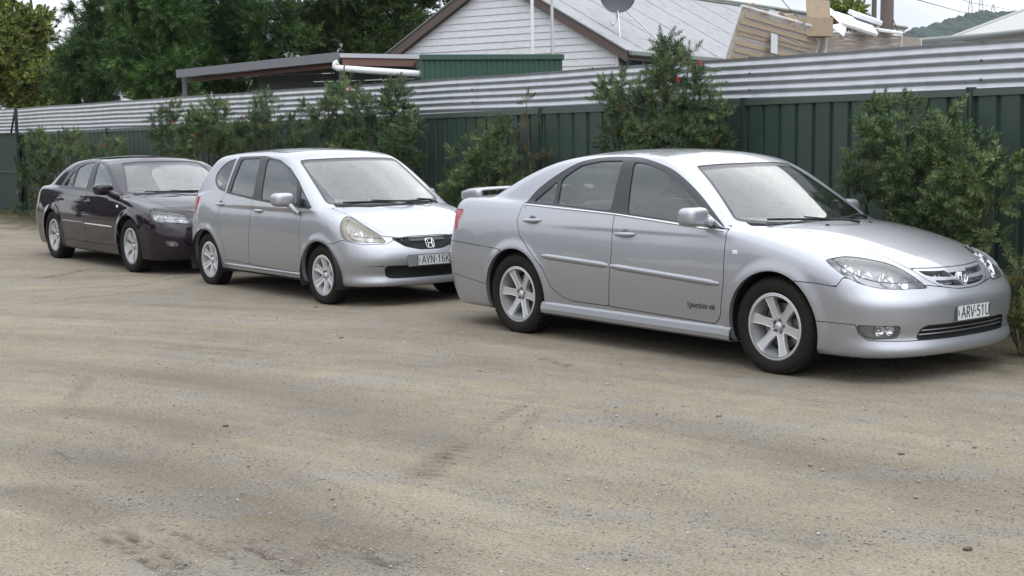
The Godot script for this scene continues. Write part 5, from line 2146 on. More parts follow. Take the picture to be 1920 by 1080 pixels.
# ------------------------------------------------------------------ fence
func fence() -> void:
	var steel := mat("green_steel", Color(0.029, 0.049, 0.036), 0.45)
	steel.albedo_texture = noise_tex(512, 0.012, 31, [[0.0, Color(0.82, 0.82, 0.82)], [0.5, Color(1, 1, 1)], [1.0, Color(0.9, 0.92, 0.9)]], 4)
	steel.uv1_triplanar = true
	steel.uv1_world_triplanar = true
	steel.uv1_scale = Vector3.ONE * 0.6
	var posts := [-5.0, -2.15, 0.51, 3.05, 6.22, 8.85, 11.95, 14.55, 17.10, 19.70, 22.40, 25.02, 27.7]
	var root := thing("green_fence", "dark green ribbed steel panel fence running behind the parked cars", "fence", Transform3D(Basis(-FD, Vector3.UP, -FD.cross(Vector3.UP)), F0))
	# local: x runs towards the near end, z towards the yard
	var top := func(s: float) -> float: return lerpf(1.955, 1.815, clampf(s / 20.0, -0.2, 1.2))
	for k in posts.size():
		var s: float = posts[k]
		var m := Msh.new()
		var h: float = top.call(s) + 0.012
		m.prism(PackedVector2Array([Vector2(-0.028, -0.032), Vector2(0.028, -0.032), Vector2(0.028, 0.034), Vector2(0.014, 0.034), Vector2(0.014, 0.022), Vector2(-0.014, 0.022), Vector2(-0.014, 0.034), Vector2(-0.028, 0.034)]), 0.0, h, Transform3D(Basis(Vector3(1, 0, 0), Vector3(0, 0, 1), Vector3(0, 1, 0)), Vector3.ZERO))
		put(root, "post", m.mesh(), steel, Transform3D(Basis(), Vector3(-s, 0, 0)))
		if k == posts.size() - 1:
			continue
		var e: float = posts[k + 1]
		var bay := e - s - 0.05
		# rails
		for r in 2:
			var y0: float = (top.call(s) if r == 0 else 0.10) - 0.0
			var y1: float = (top.call(e) if r == 0 else 0.10)
			var rl := Msh.new()
			var a := Vector3(-s - 0.029, y0 - 0.03, 0)
			var b := Vector3(-e + 0.029, y1 - 0.03, 0)
			for zz in [-1.0, 1.0]:
				var z: float = zz * 0.026
				rl.quadn(a + Vector3(0, -0.03, z), b + Vector3(0, -0.03, z), b + Vector3(0, 0.03, z * 0.8), a + Vector3(0, 0.03, z * 0.8), Vector3(0, 0.15, zz).normalized())
			rl.quadn(a + Vector3(0, 0.03, -0.021), b + Vector3(0, 0.03, -0.021), b + Vector3(0, 0.03, 0.021), a + Vector3(0, 0.03, 0.021), Vector3.UP)
			rl.quadn(a + Vector3(0, -0.03, -0.026), b + Vector3(0, -0.03, -0.026), b + Vector3(0, -0.03, 0.026), a + Vector3(0, -0.03, 0.026), Vector3.DOWN)
			put(root, "rail", rl.mesh(), steel)
		# three pressed sheets to a bay, pans with narrow recessed ribs
		for q in 3:
			var m2 := Msh.new()
			var x0 := s + 0.025 + bay * q / 3.0
			var x1 := s + 0.025 + bay * (q + 1) / 3.0
			var pitch := (x1 - x0) / 4.0
			var prof := []
			for j in 4:
				for w in [[0.0, 0.012], [0.74, 0.012], [0.80, -0.018], [0.94, -0.018], [1.0, 0.012]]:
					if j > 0 and w[0] == 0.0:
						continue
					prof.append(Vector2(x0 + pitch * (j + w[0]), w[1]))
			for j in prof.size() - 1:
				var p: Vector2 = prof[j]
				var p2: Vector2 = prof[j + 1]
				var nn := Vector3(-(p2.y - p.y) * -1.0, 0, (p2.x - p.x)).normalized()
				m2.quadn(Vector3(-p.x, 0.06, p.y), Vector3(-p2.x, 0.06, p2.y), Vector3(-p2.x, top.call(p2.x) - 0.02, p2.y), Vector3(-p.x, top.call(p.x) - 0.02, p.y), nn)
			put(root, "sheet", m2.mesh(), steel)
	# galvanised corrugated sheets above
	var zinc := mat("zinc", Color(0.4704, 0.483, 0.4956), 0.45, 0.55)
	zinc.albedo_texture = noise_tex(512, 0.02, 41, [[0.0, Color(0.70, 0.71, 0.72)], [0.45, Color(0.95, 0.95, 0.95)], [0.7, Color(1, 1, 1)], [1.0, Color(0.84, 0.85, 0.86)]], 5)
	zinc.uv1_triplanar = true
	zinc.uv1_world_triplanar = true
	zinc.uv1_scale = Vector3(0.5, 0.5, 0.5)
	var cr := thing("corrugated_screen", "pale galvanised corrugated sheets laid lengthwise along the top of the green fence", "screen", root.transform)
	var cuts := [-5.0, 5.28, 14.05, 23.1, 31.0]
	for k in cuts.size() - 1:
		var m := Msh.new()
		var rows := 60
		var pts := []
		for j in rows + 1:
			var y := 1.72 + 0.61 * j / rows
			var ph := TAU * (2.335 - y) / 0.0775
			pts.append([y, 0.0105 * cos(ph), Vector2(0.0105 * sin(ph) * TAU / 0.0775 * 1.0, 1.0)])
		var segs := 12
		var first := 0
		for g in segs + 1:
			var s := lerpf(cuts[k] + (-0.03 if k > 0 else 0.0), cuts[k + 1] + 0.03, float(g) / segs)
			var wob := 0.006 * n1.get_noise_2d(s * 2.0, 5.0) + 0.003 * sin(s * 1.7)
			for q in pts:
				var lift := (0.004 if k % 2 == 0 else -0.004)
				m.v.append(Vector3(-s, q[0] + wob, -0.052 + q[1] + lift * 0.5))
				var dz: float = (q[2] as Vector2).x
				m.n.append(Vector3(0, -dz, 1.0).normalized())
		for g in segs:
			for j in rows:
				var a := g * (rows + 1) + j
				m.i.append(a); m.i.append(a + 1); m.i.append(a + rows + 2)
				m.i.append(a); m.i.append(a + rows + 2); m.i.append(a + rows + 1)
		var sh := put(cr, "corrugated_sheet", m.mesh(), zinc)
		for s in [cuts[k] + 0.08, lerpf(cuts[k], cuts[k + 1], 0.27), lerpf(cuts[k], cuts[k + 1], 0.53), lerpf(cuts[k], cuts[k + 1], 0.78)]:
			for yy in [0, 2, 4]:
				var sc := Msh.new()
				sc.lathe(PackedVector2Array([Vector2(0.011, -0.004), Vector2(0.011, 0.003), Vector2(0.006, 0.007), Vector2(0.0, 0.008)]), 8)
				put(sh, "screw", sc.mesh(), M.nut, Transform3D(Basis(), Vector3(-s, 2.335 - 0.0775 * yy - 0.001, -0.038)))
	# dark post with a stay, and the gate leaf beside it
	var gp := by_fence(35, 320, 0.16)
	gp.y = 0
	var gate := thing("yard_gate", "dull green sheet steel gate leaf hung on a black post with a diagonal stay", "gate", Transform3D(root.transform.basis, gp))
	put(gate, "gate_post", box_mesh(Vector3(0, 1.17, 0), Vector3(0.06, 2.34, 0.06), 0.006), M.black)
	put(gate, "stay", tube_mesh(PackedVector3Array([Vector3(-0.02, 2.3, 0.0), Vector3(-0.42, 1.76, 0.0)]), 0.022, 8), M.black)
	var gs := mat("gate_steel", Color(0.02184, 0.0378, 0.03024), 0.55)
	put(gate, "gate_frame", box_mesh(Vector3(-1.55, 1.76, 0), Vector3(3.0, 0.04, 0.04), 0.004), M.black)
	put(gate, "gate_frame", box_mesh(Vector3(-1.55, 0.09, 0), Vector3(3.0, 0.04, 0.04), 0.004), M.black)
	put(gate, "gate_frame", box_mesh(Vector3(-1.55, 0.92, 0.004), Vector3(3.0, 0.03, 0.034), 0.004), gs)
	for q in 4:
		var m3 := Msh.new()
		for j in 22:
			var xa := -0.05 - 0.75 * q - 0.034 * j
			var sgn := 0.008 if j % 2 == 0 else -0.008
			m3.quadn(Vector3(xa, 0.08, sgn), Vector3(xa - 0.034, 0.08, -sgn), Vector3(xa - 0.034, 1.76, -sgn), Vector3(xa, 1.76, sgn), Vector3(-sgn * 30.0, 0, 1).normalized())
		put(gate, "gate_sheet", m3.mesh(), gs)

# ------------------------------------------------------------------ plants
# a twig with narrow leaves all round it, pointing along +y, about 1 unit long
func sprig(leaves: int, len: float, width: float, spread: float, seed_: int, bare := 0.1) -> ArrayMesh:
	var r := RandomNumberGenerator.new()
	r.seed = seed_
	var m := Msh.new()
	m.tube(PackedVector3Array([Vector3(0, -0.2, 0), Vector3(0.02, 0.45, 0.01), Vector3(0, 0.95, 0)]), PackedFloat32Array([0.018, 0.013, 0.006]), 3, false)
	for k in m.v.size():
		m.c.append(Color(0.55, 0.42, 0.35))
	for k in leaves:
		var t := float(k) / leaves
		var a := k * 2.39996 + r.randf() * 0.5
		var y := bare + (1.0 - bare) * t
		var up := lerpf(spread, 0.35, t) + r.randf_range(-0.2, 0.2)
		var d := Vector3(cos(a) * sin(up), cos(up), sin(a) * sin(up))
		var sd := d.cross(Vector3(r.randf() - 0.5, r.randf() - 0.5, r.randf() - 0.5)).normalized()
		var l := len * r.randf_range(0.7, 1.2) * (1.0 - 0.3 * t)
		var o := Vector3(0, y - 0.06, 0)
		var w := width * r.randf_range(0.75, 1.2)
		var nn := sd.cross(d).normalized()
		if nn.y < 0:
			nn = -nn
		var b := m.v.size()
		m.v.append(o); m.v.append(o + d * l * 0.45 + sd * w); m.v.append(o + d * l - Vector3(0, l * 0.08, 0)); m.v.append(o + d * l * 0.45 - sd * w)
		var v := r.randf_range(0.7, 1.25)
		for q in 4:
			m.n.append((nn + d * 0.3).normalized())
			m.c.append(Color(v * r.randf_range(0.95, 1.08), v, v * 0.95))
		m.i.append(b); m.i.append(b + 1); m.i.append(b + 2)
		m.i.append(b); m.i.append(b + 2); m.i.append(b + 3)
	return m.mesh()

func aim(d: Vector3, roll: float) -> Basis:
	var y := d.normalized()
	var x := y.cross(Vector3(0.31, 0.2, 0.93)).normalized()
	return Basis(x, y, x.cross(y).normalized()) * Basis(Vector3.UP, roll)

func leafy(key: String, back: Color) -> StandardMaterial3D:
	var m := mat(key, Color.WHITE, 0.55)
	m.vertex_color_use_as_albedo = true
	m.backlight_enabled = true
	m.backlight = back
	m.metallic_specular = 0.35
	return m

func cloud_of(parent: Node3D, called: String, mesh: Mesh, material: Material, tf: Array, cols: Array) -> void:
	var mm := MultiMesh.new()
	mm.transform_format = MultiMesh.TRANSFORM_3D
	mm.use_colors = true
	mm.mesh = mesh
	mm.instance_count = tf.size()
	for k in tf.size():
		mm.set_instance_transform(k, tf[k])
		mm.set_instance_color(k, cols[k])
	var mi := MultiMeshInstance3D.new()
	mi.name = called
	mi.multimesh = mm
	mi.material_override = material
	mi.set_meta("kind", "stuff")
	parent.add_child(mi, true)

# blobs: [px, py, radius px] read off the photograph; the plant stands off metres out from the fence
func shrub(called: String, label: String, off: float, blobs: Array, per: float, size: float, tint: Color, seed_: int, flowers: Array, group: String) -> void:
	var r := RandomNumberGenerator.new()
	r.seed = seed_
	var mids := []
	var base := Vector3.ZERO
	for q in blobs:
		var p := by_fence(q[0], q[1], off)
		var rad: float = q[2] / FOC * -p.z
		mids.append([p, rad])
		base += Vector3(p.x, 0, p.z)
	base /= blobs.size()
	var root := thing(called, label, "shrub", Transform3D(Basis(), base), group)
	var tf := []
	var cols := []
	var stems := Msh.new()
	for q in mids:
		var p: Vector3 = q[0] + FN * r.randf_range(-0.12, 0.16)
		var rad: float = q[1]
		var n := int(per * 2.1 * pow(rad / 0.2, 1.9)) + 6
		var foot := Vector3(lerpf(base.x, p.x, 0.15), 0, lerpf(base.z, p.z, 0.15))
		var mid := foot.lerp(p, 0.5) + Vector3(r.randf_range(-0.06, 0.06), 0.08, r.randf_range(-0.06, 0.06))
		stems.tube(PackedVector3Array([foot - base, mid - base, p - base, p - base + Vector3(0, rad * 0.6, 0)]), PackedFloat32Array([0.009, 0.007, 0.004, 0.002]), 5)
		# tufts spread through the blob; twigs radiate from the middle of each tuft
		var tufts := []
		for k in 4 + int(rad * 52.0):
			var td := Vector3(r.randfn(), r.randfn(), r.randfn()).normalized()
			tufts.append([p + td * rad * r.randf_range(0.25, 0.95), td, r.randf_range(0.8, 1.25), r.randf()])
		for k in n:
			var tu: Array = tufts[k % tufts.size()]
			var d := Vector3(r.randfn(), r.randfn(), r.randfn()).normalized()
			var dir := (d * 0.8 + (tu[1] as Vector3) * 0.7 + Vector3(0, 0.45, 0)).normalized()
			var o: Vector3 = (tu[0] as Vector3) + dir * r.randf_range(0.0, 0.05)
			if o.y < 0.04:
				continue
			# keep clear of the fence
			var gap := (o - F0).dot(FN)
			if gap < 0.09:
				o += FN * (0.09 - gap)
			var s := size * r.randf_range(0.7, 1.25)
			tf.append(Transform3D(aim(dir, r.randf() * TAU) * Basis.from_scale(Vector3.ONE * s), o - base))
			var v: float = r.randf_range(0.75, 1.2) * float(tu[2])
			var young: float = tu[3] * tu[3] * r.randf_range(0.5, 1.0)
			var c := tint.lerp(Color(0.18, 0.225, 0.09), young)
			if r.randf() < 0.008:
				c = Color(0.14, 0.085, 0.045)
			cols.append(Color(c.r * v, c.g * v, c.b * v))
	put(root, "stem", stems.mesh(), M.bark)
	cloud_of(root, "foliage", plant_sprigs[seed_ % 3], M.leaf, tf, cols)
	for q in flowers:
		var p := by_fence(q[0], q[1], off + 0.16)
		var fm := Msh.new()
		fm.tube(PackedVector3Array([Vector3(0, -0.03, 0), Vector3(0, 0.05, 0)]), 0.006, 5)
		for k in 46:
			var a := k * 2.4
			var y := -0.025 + 0.07 * k / 46.0
			var d := Vector3(cos(a), 0.25 * sin(k * 1.7), sin(a))
			fm.tube(PackedVector3Array([Vector3(0, y, 0), Vector3(0, y, 0) + d * 0.026]), PackedFloat32Array([0.0028, 0.0022]), 3, false)
		put(root, "flower", fm.mesh(), M.flower, Transform3D(aim(Vector3(r.randf_range(-0.6, 0.6), 1, r.randf_range(-0.6, 0.6)), 0) * Basis.from_scale(Vector3.ONE * 0.7), p - base))

var plant_sprigs := []
var tree_clumps := []

# a tree: blobs are [px, py, radius px, depth shift], all at about the given depth
func tree(called: String, label: String, depth: float, foot_px: Variant, blobs: Array, per: float, size: float, tint: Color, young: Color, clump: Mesh, seed_: int, group: String, droop := 0.0) -> void:
	var r := RandomNumberGenerator.new()
	r.seed = seed_
	var base: Vector3 = foot_px if foot_px is Vector3 else at(foot_px, 250, depth)
	base.y = 0
	var root := thing(called, label, "tree", Transform3D(Basis(), base), group)
	var trunk := Msh.new()
	var topy := 0.0
	var mids := []
	for q in blobs:
		if foot_px is Vector3:
			mids.append([base + (q[0] as Vector3), float(q[1])])
			topy = maxf(topy, q[0].y)
			continue
		var dz: float = q[3] if q.size() > 3 else r.randf_range(-1.0, 1.0)
		var p := at(q[0], q[1], depth + dz)
		mids.append([p, float(q[2]) / FOC * (depth + dz)])
		topy = maxf(topy, p.y)
	var tp := PackedVector3Array()
	var tr := PackedFloat32Array()
	for k in 7:
		var t := k / 6.0
		tp.append(Vector3(0.15 * sin(t * 4.0 + seed_), topy * 0.9 * t, -1.6 + 0.15 * cos(t * 3.0)))
		tr.append(lerpf(0.20, 0.04, t))
	trunk.tube(tp, tr, 8)
	put(root, "trunk", trunk.mesh(), M.bark)
	var tf := []
	var cols := []
	var limbs := Msh.new()
	for q in mids:
		var p: Vector3 = q[0] - base
		var rad: float = q[1]
		var hy := clampf(p.y * 0.6, 0.5, topy * 0.8)
		limbs.tube(PackedVector3Array([Vector3(0, hy, -1.5), Vector3(p.x * 0.5, lerpf(hy, p.y, 0.4), p.z * 0.5 - 0.9), p, p + Vector3(0, rad * 0.5, 0)]), PackedFloat32Array([0.05, 0.03, 0.015, 0.006]), 5)
		# sub-clumps, so that gaps and shaded hollows show
		var subs := []
		for k in 6 + int(rad * 6.0):
			var d := Vector3(r.randfn(), r.randfn(), r.randfn()).normalized()
			subs.append([p + d * rad * r.randf_range(0.35, 0.95), rad * r.randf_range(0.28, 0.5)])
		var n := int(per * 3.6 * pow(rad, 2.0)) + 14
		for k in n:
			var sb: Array = subs[r.randi() % subs.size()]
			var d := Vector3(r.randfn(), r.randfn(), r.randfn()).normalized()
			var o: Vector3 = sb[0] + d * float(sb[1]) * pow(r.randf(), 0.5)
			var dir := (d + (o - p).normalized() * 0.6 + Vector3(0, 0.5 - droop, 0)).normalized()
			var s := size * r.randf_range(0.7, 1.3)
			tf.append(Transform3D(aim(dir, r.randf() * TAU) * Basis.from_scale(Vector3.ONE * s), o))
			var v := r.randf_range(0.65, 1.3)
			var c := tint.lerp(young, pow(r.randf(), 2.0) * 0.8)
			cols.append(Color(c.r * v, c.g * v, c.b * v))
	put(root, "limbs", limbs.mesh(), M.bark)
	cloud_of(root, "crown", clump, M.tree_leaf, tf, cols)

func plants() -> void:
	var bark := mat("bark", Color(0.075, 0.055, 0.042), 0.95)
	leafy("leaf", Color(0.10, 0.14, 0.04))
	leafy("tree_leaf", Color(0.08, 0.11, 0.03))
	mat("flower", Color(0.42, 0.035, 0.03), 0.7)
	for k in 3:
		plant_sprigs.append(sprig(58, 0.44, 0.021, 1.25, 50 + k))
	for k in 2:
		tree_clumps.append(sprig(40, 0.40, 0.055, 1.5, 70 + k, -0.3))
	tree_clumps.append(sprig(44, 0.55, 0.022, 1.0, 80, -0.2))
	var t1 := Color(0.04743, 0.08977, 0.03726)
	var t2 := Color(0.05202, 0.09405, 0.0324)
	var g := "bottlebrush shrubs along the fence"
	shrub("bottlebrush_shrub", "broad dense green shrub beside the hood of the silver sedan", 0.62, [[1640, 222, 32], [1612, 250, 22], [1700, 212, 24], [1668, 262, 36], [1620, 300, 36], [1690, 300, 55], [1760, 262, 32], [1790, 240, 22], [1770, 300, 50], [1830, 300, 48], [1875, 322, 36], [1890, 350, 22], [1622, 350, 34], [1660, 350, 48], [1720, 365, 65], [1800, 370, 60], [1860, 372, 40], [1740, 430, 60], [1850, 430, 44], [1690, 420, 42], [1800, 470, 50]], 25.0, 0.135, t2, 101, [], g)
	shrub("bottlebrush_shrub", "tall shrub with a pointed tip rising above the corrugated screen behind the sedan roof", 0.5, [[1266, 86, 12], [1250, 110, 20], [1285, 112, 22], [1268, 135, 30], [1238, 150, 26], [1305, 155, 28], [1155, 158, 18], [1142, 180, 18], [1165, 195, 26], [1200, 190, 24], [1250, 190, 45], [1300, 205, 38], [1330, 215, 18], [1180, 225, 32], [1240, 235, 50], [1310, 245, 40], [1150, 258, 28], [1190, 270, 36], [1250, 285, 50], [1320, 285, 40]], 30.0, 0.135, t1, 102, [[1272, 150], [1208, 262], [1312, 120]], g)
	shrub("bottlebrush_shrub", "small open shrub just behind the sedan's rear spoiler", 0.5, [[938, 228, 10], [925, 248, 20], [912, 262, 16], [875, 262, 8], [900, 280, 20], [930, 280, 20], [855, 290, 9], [882, 296, 14], [920, 300, 26], [950, 290, 12], [875, 325, 22], [915, 325, 30], [950, 330, 18], [850, 345, 16], [880, 355, 34], [920, 360, 34], [850, 385, 24], [890, 395, 40]], 30.0, 0.125, t2, 103, [], g)
	shrub("climbing_sapling", "spindly reddish sapling growing up against a fence post", 0.12, [[1004, 190, 5], [1003, 236, 8], [990, 260, 7], [1004, 290, 8], [1000, 308, 12], [972, 318, 10], [1024, 296, 5], [985, 330, 14], [1005, 335, 14]], 14.0, 0.10, Color(0.085, 0.07, 0.035), 104, [], g)
	shrub("bottlebrush_shrub", "twin-headed shrub rising behind the hatchback's roof", 0.55, [[643, 162, 15], [632, 185, 26], [660, 190, 18], [725, 160, 18], [738, 185, 24], [715, 190, 20], [600, 215, 18], [630, 222, 34], [680, 225, 28], [735, 222, 34], [770, 235, 20], [605, 260, 30], [650, 262, 42], [710, 265, 44], [760, 270, 32], [690, 305, 45], [750, 310, 36], [640, 300, 36]], 30.0, 0.135, t1, 105, [[612, 222], [655, 168]], g)
	shrub("bottlebrush_shrub", "slim upright shrub between the dark sedan's roof and the hatchback", 0.55, [[512, 188, 12], [500, 205, 16], [530, 202, 8], [475, 222, 16], [505, 228, 24], [540, 235, 12], [470, 245, 24], [510, 255, 32], [545, 255, 12], [480, 275, 32], [530, 280, 24]], 26.0, 0.135, t1, 106, [[452, 222]], g)
	shrub("bottlebrush_shrub", "wide shrub with red brush flowers behind the dark sedan's windshield", 0.55, [[296, 222, 10], [335, 212, 16], [395, 200, 14], [320, 235, 20], [355, 232, 24], [395, 225, 24], [430, 222, 18], [310, 258, 22], [350, 262, 36], [400, 258, 36], [432, 255, 20], [330, 285, 24], [370, 292, 36], [415, 290, 30]], 26.0, 0.14, t2, 107, [[376, 222], [405, 212], [436, 196], [290, 228], [318, 200], [325, 230]], g)
	shrub("bottlebrush_shrub", "low olive shrub at the gate post behind the dark sedan's trunk", 0.6, [[48, 268, 14], [80, 262, 18], [60, 290, 22], [95, 282, 20], [120, 262, 14], [48, 318, 16], [75, 320, 28], [50, 345, 18], [80, 350, 24], [60, 378, 16], [100, 310, 20], [48, 395, 10]], 26.0, 0.14, t2, 108, [[140, 268]], g)
	shrub("bottlebrush_shrub", "low straggling shrub behind the dark sedan's rear window", 0.6, [[150, 262, 14], [140, 285, 18], [165, 280, 16], [195, 272, 12], [215, 280, 10], [238, 276, 6], [185, 295, 16], [225, 292, 10], [158, 300, 18]], 26.0, 0.14, t1, 109, [[192, 272]], g)
	shrub("ground_shrub", "low yellowish feathery shrub at the sedan's front bumper", 1.0, [[1898, 510, 14], [1912, 530, 16], [1930, 520, 20], [1900, 560, 14], [1918, 585, 16], [1940, 560, 24], [1902, 600, 16], [1925, 620, 18], [1950, 600, 24]], 30.0, 0.12, Color(0.10, 0.10, 0.035), 110, [], g)
	var w := "trees beyond the fence"
	tree("leafy_tree", "yellowish green broadleaf tree at the far end beyond the gate", 44.0, 40.0, [[15, 50, 34], [55, 45, 30], [84, 44, 14], [10, 10, 28], [20, 95, 38], [65, 90, 36], [95, 118, 20], [15, 140, 38], [60, 140, 38], [95, 150, 26], [30, 180, 38], [85, 185, 34], [118, 180, 18], [-40, 60, 50], [-40, 140, 50], [-30, -60, 50]], 150.0, 0.34, Color(0.113, 0.149, 0.035), Color(0.267, 0.299, 0.061), tree_clumps[0], 201, w)
	tree("dark_tree", "dark green tree with soft hanging foliage beside the yellowish tree", 40.0, 170.0, [[133, 16, 8], [172, 25, 14], [150, 75, 16], [172, 75, 26], [132, 100, 18], [150, 120, 38], [120, 150, 24], [160, 165, 40], [200, 30, 40], [200, 90, 40], [205, 140, 40], [215, -40, 40], [230, -100, 40]], 150.0, 0.36, Color(0.0358, 0.07747, 0.02095), Color(0.09017, 0.1683, 0.03974), tree_clumps[2], 202, w, 0.5)
	tree("dark_tree", "tall dark tree with layered feathery boughs behind the corrugated screen", 38.0, 300.0, [[265, 30, 45], [320, 20, 45], [255, 85, 42], [310, 80, 46], [260, 135, 42], [320, 140, 46], [350, 60, 40], [355, 120, 38], [280, 175, 36], [340, 178, 30], [300, -50, 60], [330, -130, 60], [280, -200, 40]], 150.0, 0.38, Color(0.03779, 0.08497, 0.02023), Color(0.1174, 0.2057, 0.04263), tree_clumps[2], 203, w, 0.5)
	tree("dark_tree", "deep green tree standing behind the open shed roof", 40.0, 440.0, [[400, 25, 46], [455, 30, 46], [400, 85, 42], [445, 90, 40], [395, 130, 30], [500, 40, 44], [495, 95, 34], [440, -50, 60], [490, -130, 60], [370, 160, 30], [430, 150, 36], [500, 150, 34], [550, 140, 30]], 150.0, 0.38, Color(0.02984, 0.06914, 0.01734), Color(0.07956, 0.1491, 0.03324), tree_clumps[2], 204, w, 0.5)
	tree("bushy_tree", "olive green bushy tree beside the white gable", 42.0, 640.0, [[560, 25, 36], [615, 30, 40], [670, 25, 42], [730, 20, 40], [790, 8, 34], [600, 80, 30], [650, 75, 40], [700, 70, 40], [745, 60, 36], [560, 75, 26], [690, 105, 26], [640, -60, 60], [740, -70, 60], [690, -150, 50], [830, -40, 50]], 140.0, 0.34, Color(0.04479, 0.08236, 0.02095), Color(0.1156, 0.1687, 0.03974), tree_clumps[1], 205, w)
	tree("leafy_tree", "light green sprouting treetop showing over the house roof", 46.0, 1590.0, [[1552, -2, 10], [1560, 12, 9], [1595, 22, 16], [1575, 30, 10], [1612, 22, 10], [1545, -25, 18], [1600, 42, 16]], 260.0, 0.32, Color(0.147, 0.195, 0.043), Color(0.293, 0.359, 0.098), tree_clumps[0], 206, w)
	# trees across the yard, out of the picture: the car doors and windows mirror them
	var far := RandomNumberGenerator.new()
	far.seed = 77
	var say := ["round-headed", "tall narrow", "spreading", "leaning", "dense", "open-crowned", "low forked"]
	for k in 7:
		var foot := Vector3(-30.0 + far.randf_range(-2.0, 2.0), 0, 2.0 - 7.0 * k + far.randf_range(-1.5, 1.5))
		var hgt := far.randf_range(4.0, 6.5)
		var bl := []
		for j in 9:
			bl.append([Vector3(far.randf_range(-2.6, 2.6), hgt * far.randf_range(0.3, 1.0), far.randf_range(-3.0, 3.0)), far.randf_range(1.2, 1.9)])
		tree("yard_tree", "%s green tree across the yard from the parked cars" % say[k], 30.0, foot, bl, 32.0, 0.6, Color(0.035, 0.055, 0.025), Color(0.08, 0.11, 0.04), tree_clumps[1], 300 + k, "trees across the yard")
	# weeds at the foot of the fence
	var wt := []
	var wc := []
	for k in 420:
		var sd := far.randf_range(15.0, 31.0)
		var p := F0 + FD * sd + FN * (0.08 + 0.5 * pow(far.randf(), 2.0) + (0.5 if sd > 24.0 else 0.0) * far.randf())
		wt.append(Transform3D(aim(Vector3(far.randfn() * 0.4, 1.0, far.randfn() * 0.4), far.randf() * TAU) * Basis.from_scale(Vector3.ONE * far.randf_range(0.06, 0.15)), p))
		var v := far.randf_range(0.7, 1.2)
		var gc := Color(0.075, 0.10, 0.04).lerp(Color(0.20, 0.17, 0.09), far.randf())
		wc.append(Color(gc.r * v, gc.g * v, gc.b * v))
	cloud_of(self, "weeds", plant_sprigs[1], M.leaf, wt, wc)
	meta(get_node("weeds"), "thin weeds and dry grass along the foot of the fence", "weeds", "", "stuff")
	var fallen := mat("fallen_leaf", Color(0.32, 0.24, 0.13), 0.8)
	var lf := Msh.new()
	lf.quadn(Vector3(-0.03, 0.004, 0), Vector3(0, 0.008, 0.009), Vector3(0.03, 0.005, 0), Vector3(0, 0.010, -0.009), Vector3.UP)
	solo("fallen_leaf", lf.mesh(), fallen, "pale fallen leaf on the ground under the sedan's front bumper", "leaf", Transform3D(Basis(Vector3.UP, 0.4), on_ground(1848, 657)), "fallen leaves")
	solo("fallen_leaf", lf.mesh(), fallen, "fallen leaf on the open yard out from the sedan's doors", "leaf", Transform3D(Basis(Vector3.UP, 1.2), on_ground(1138, 721)), "fallen leaves")

# ------------------------------------------------------------------ buildings and clutter beyond the fence
func corrugate(m: Msh, o: Vector3, along: Vector3, down: Vector3, width: float, length: float, pitch: float, amp: float, per := 6) -> void:
	# ridges run along down; waves follow along
	var nn := down.cross(along).normalized()
	if nn.y < 0:
		nn = -nn
	var n := int(round(width / pitch)) * per
	for k in n:
		var a0 := float(k) / n
		var a1 := float(k + 1) / n
		var f0 := amp * cos(a0 * n / per * TAU)
		var f1 := amp * cos(a1 * n / per * TAU)
		var p0 := o + along * width * a0 + nn * f0
		var p1 := o + along * width * a1 + nn * f1
		var b := m.v.size()
		m.v.append(p0); m.v.append(p1); m.v.append(p1 + down * length); m.v.append(p0 + down * length)
		for q in [a0, a1, a1, a0]:
			var sl := -amp * sin(q * n / per * TAU) * TAU / pitch
			m.n.append((nn - along * sl).normalized())
		m.i.append(b); m.i.append(b + 1); m.i.append(b + 2); m.i.append(b); m.i.append(b + 2); m.i.append(b + 3)

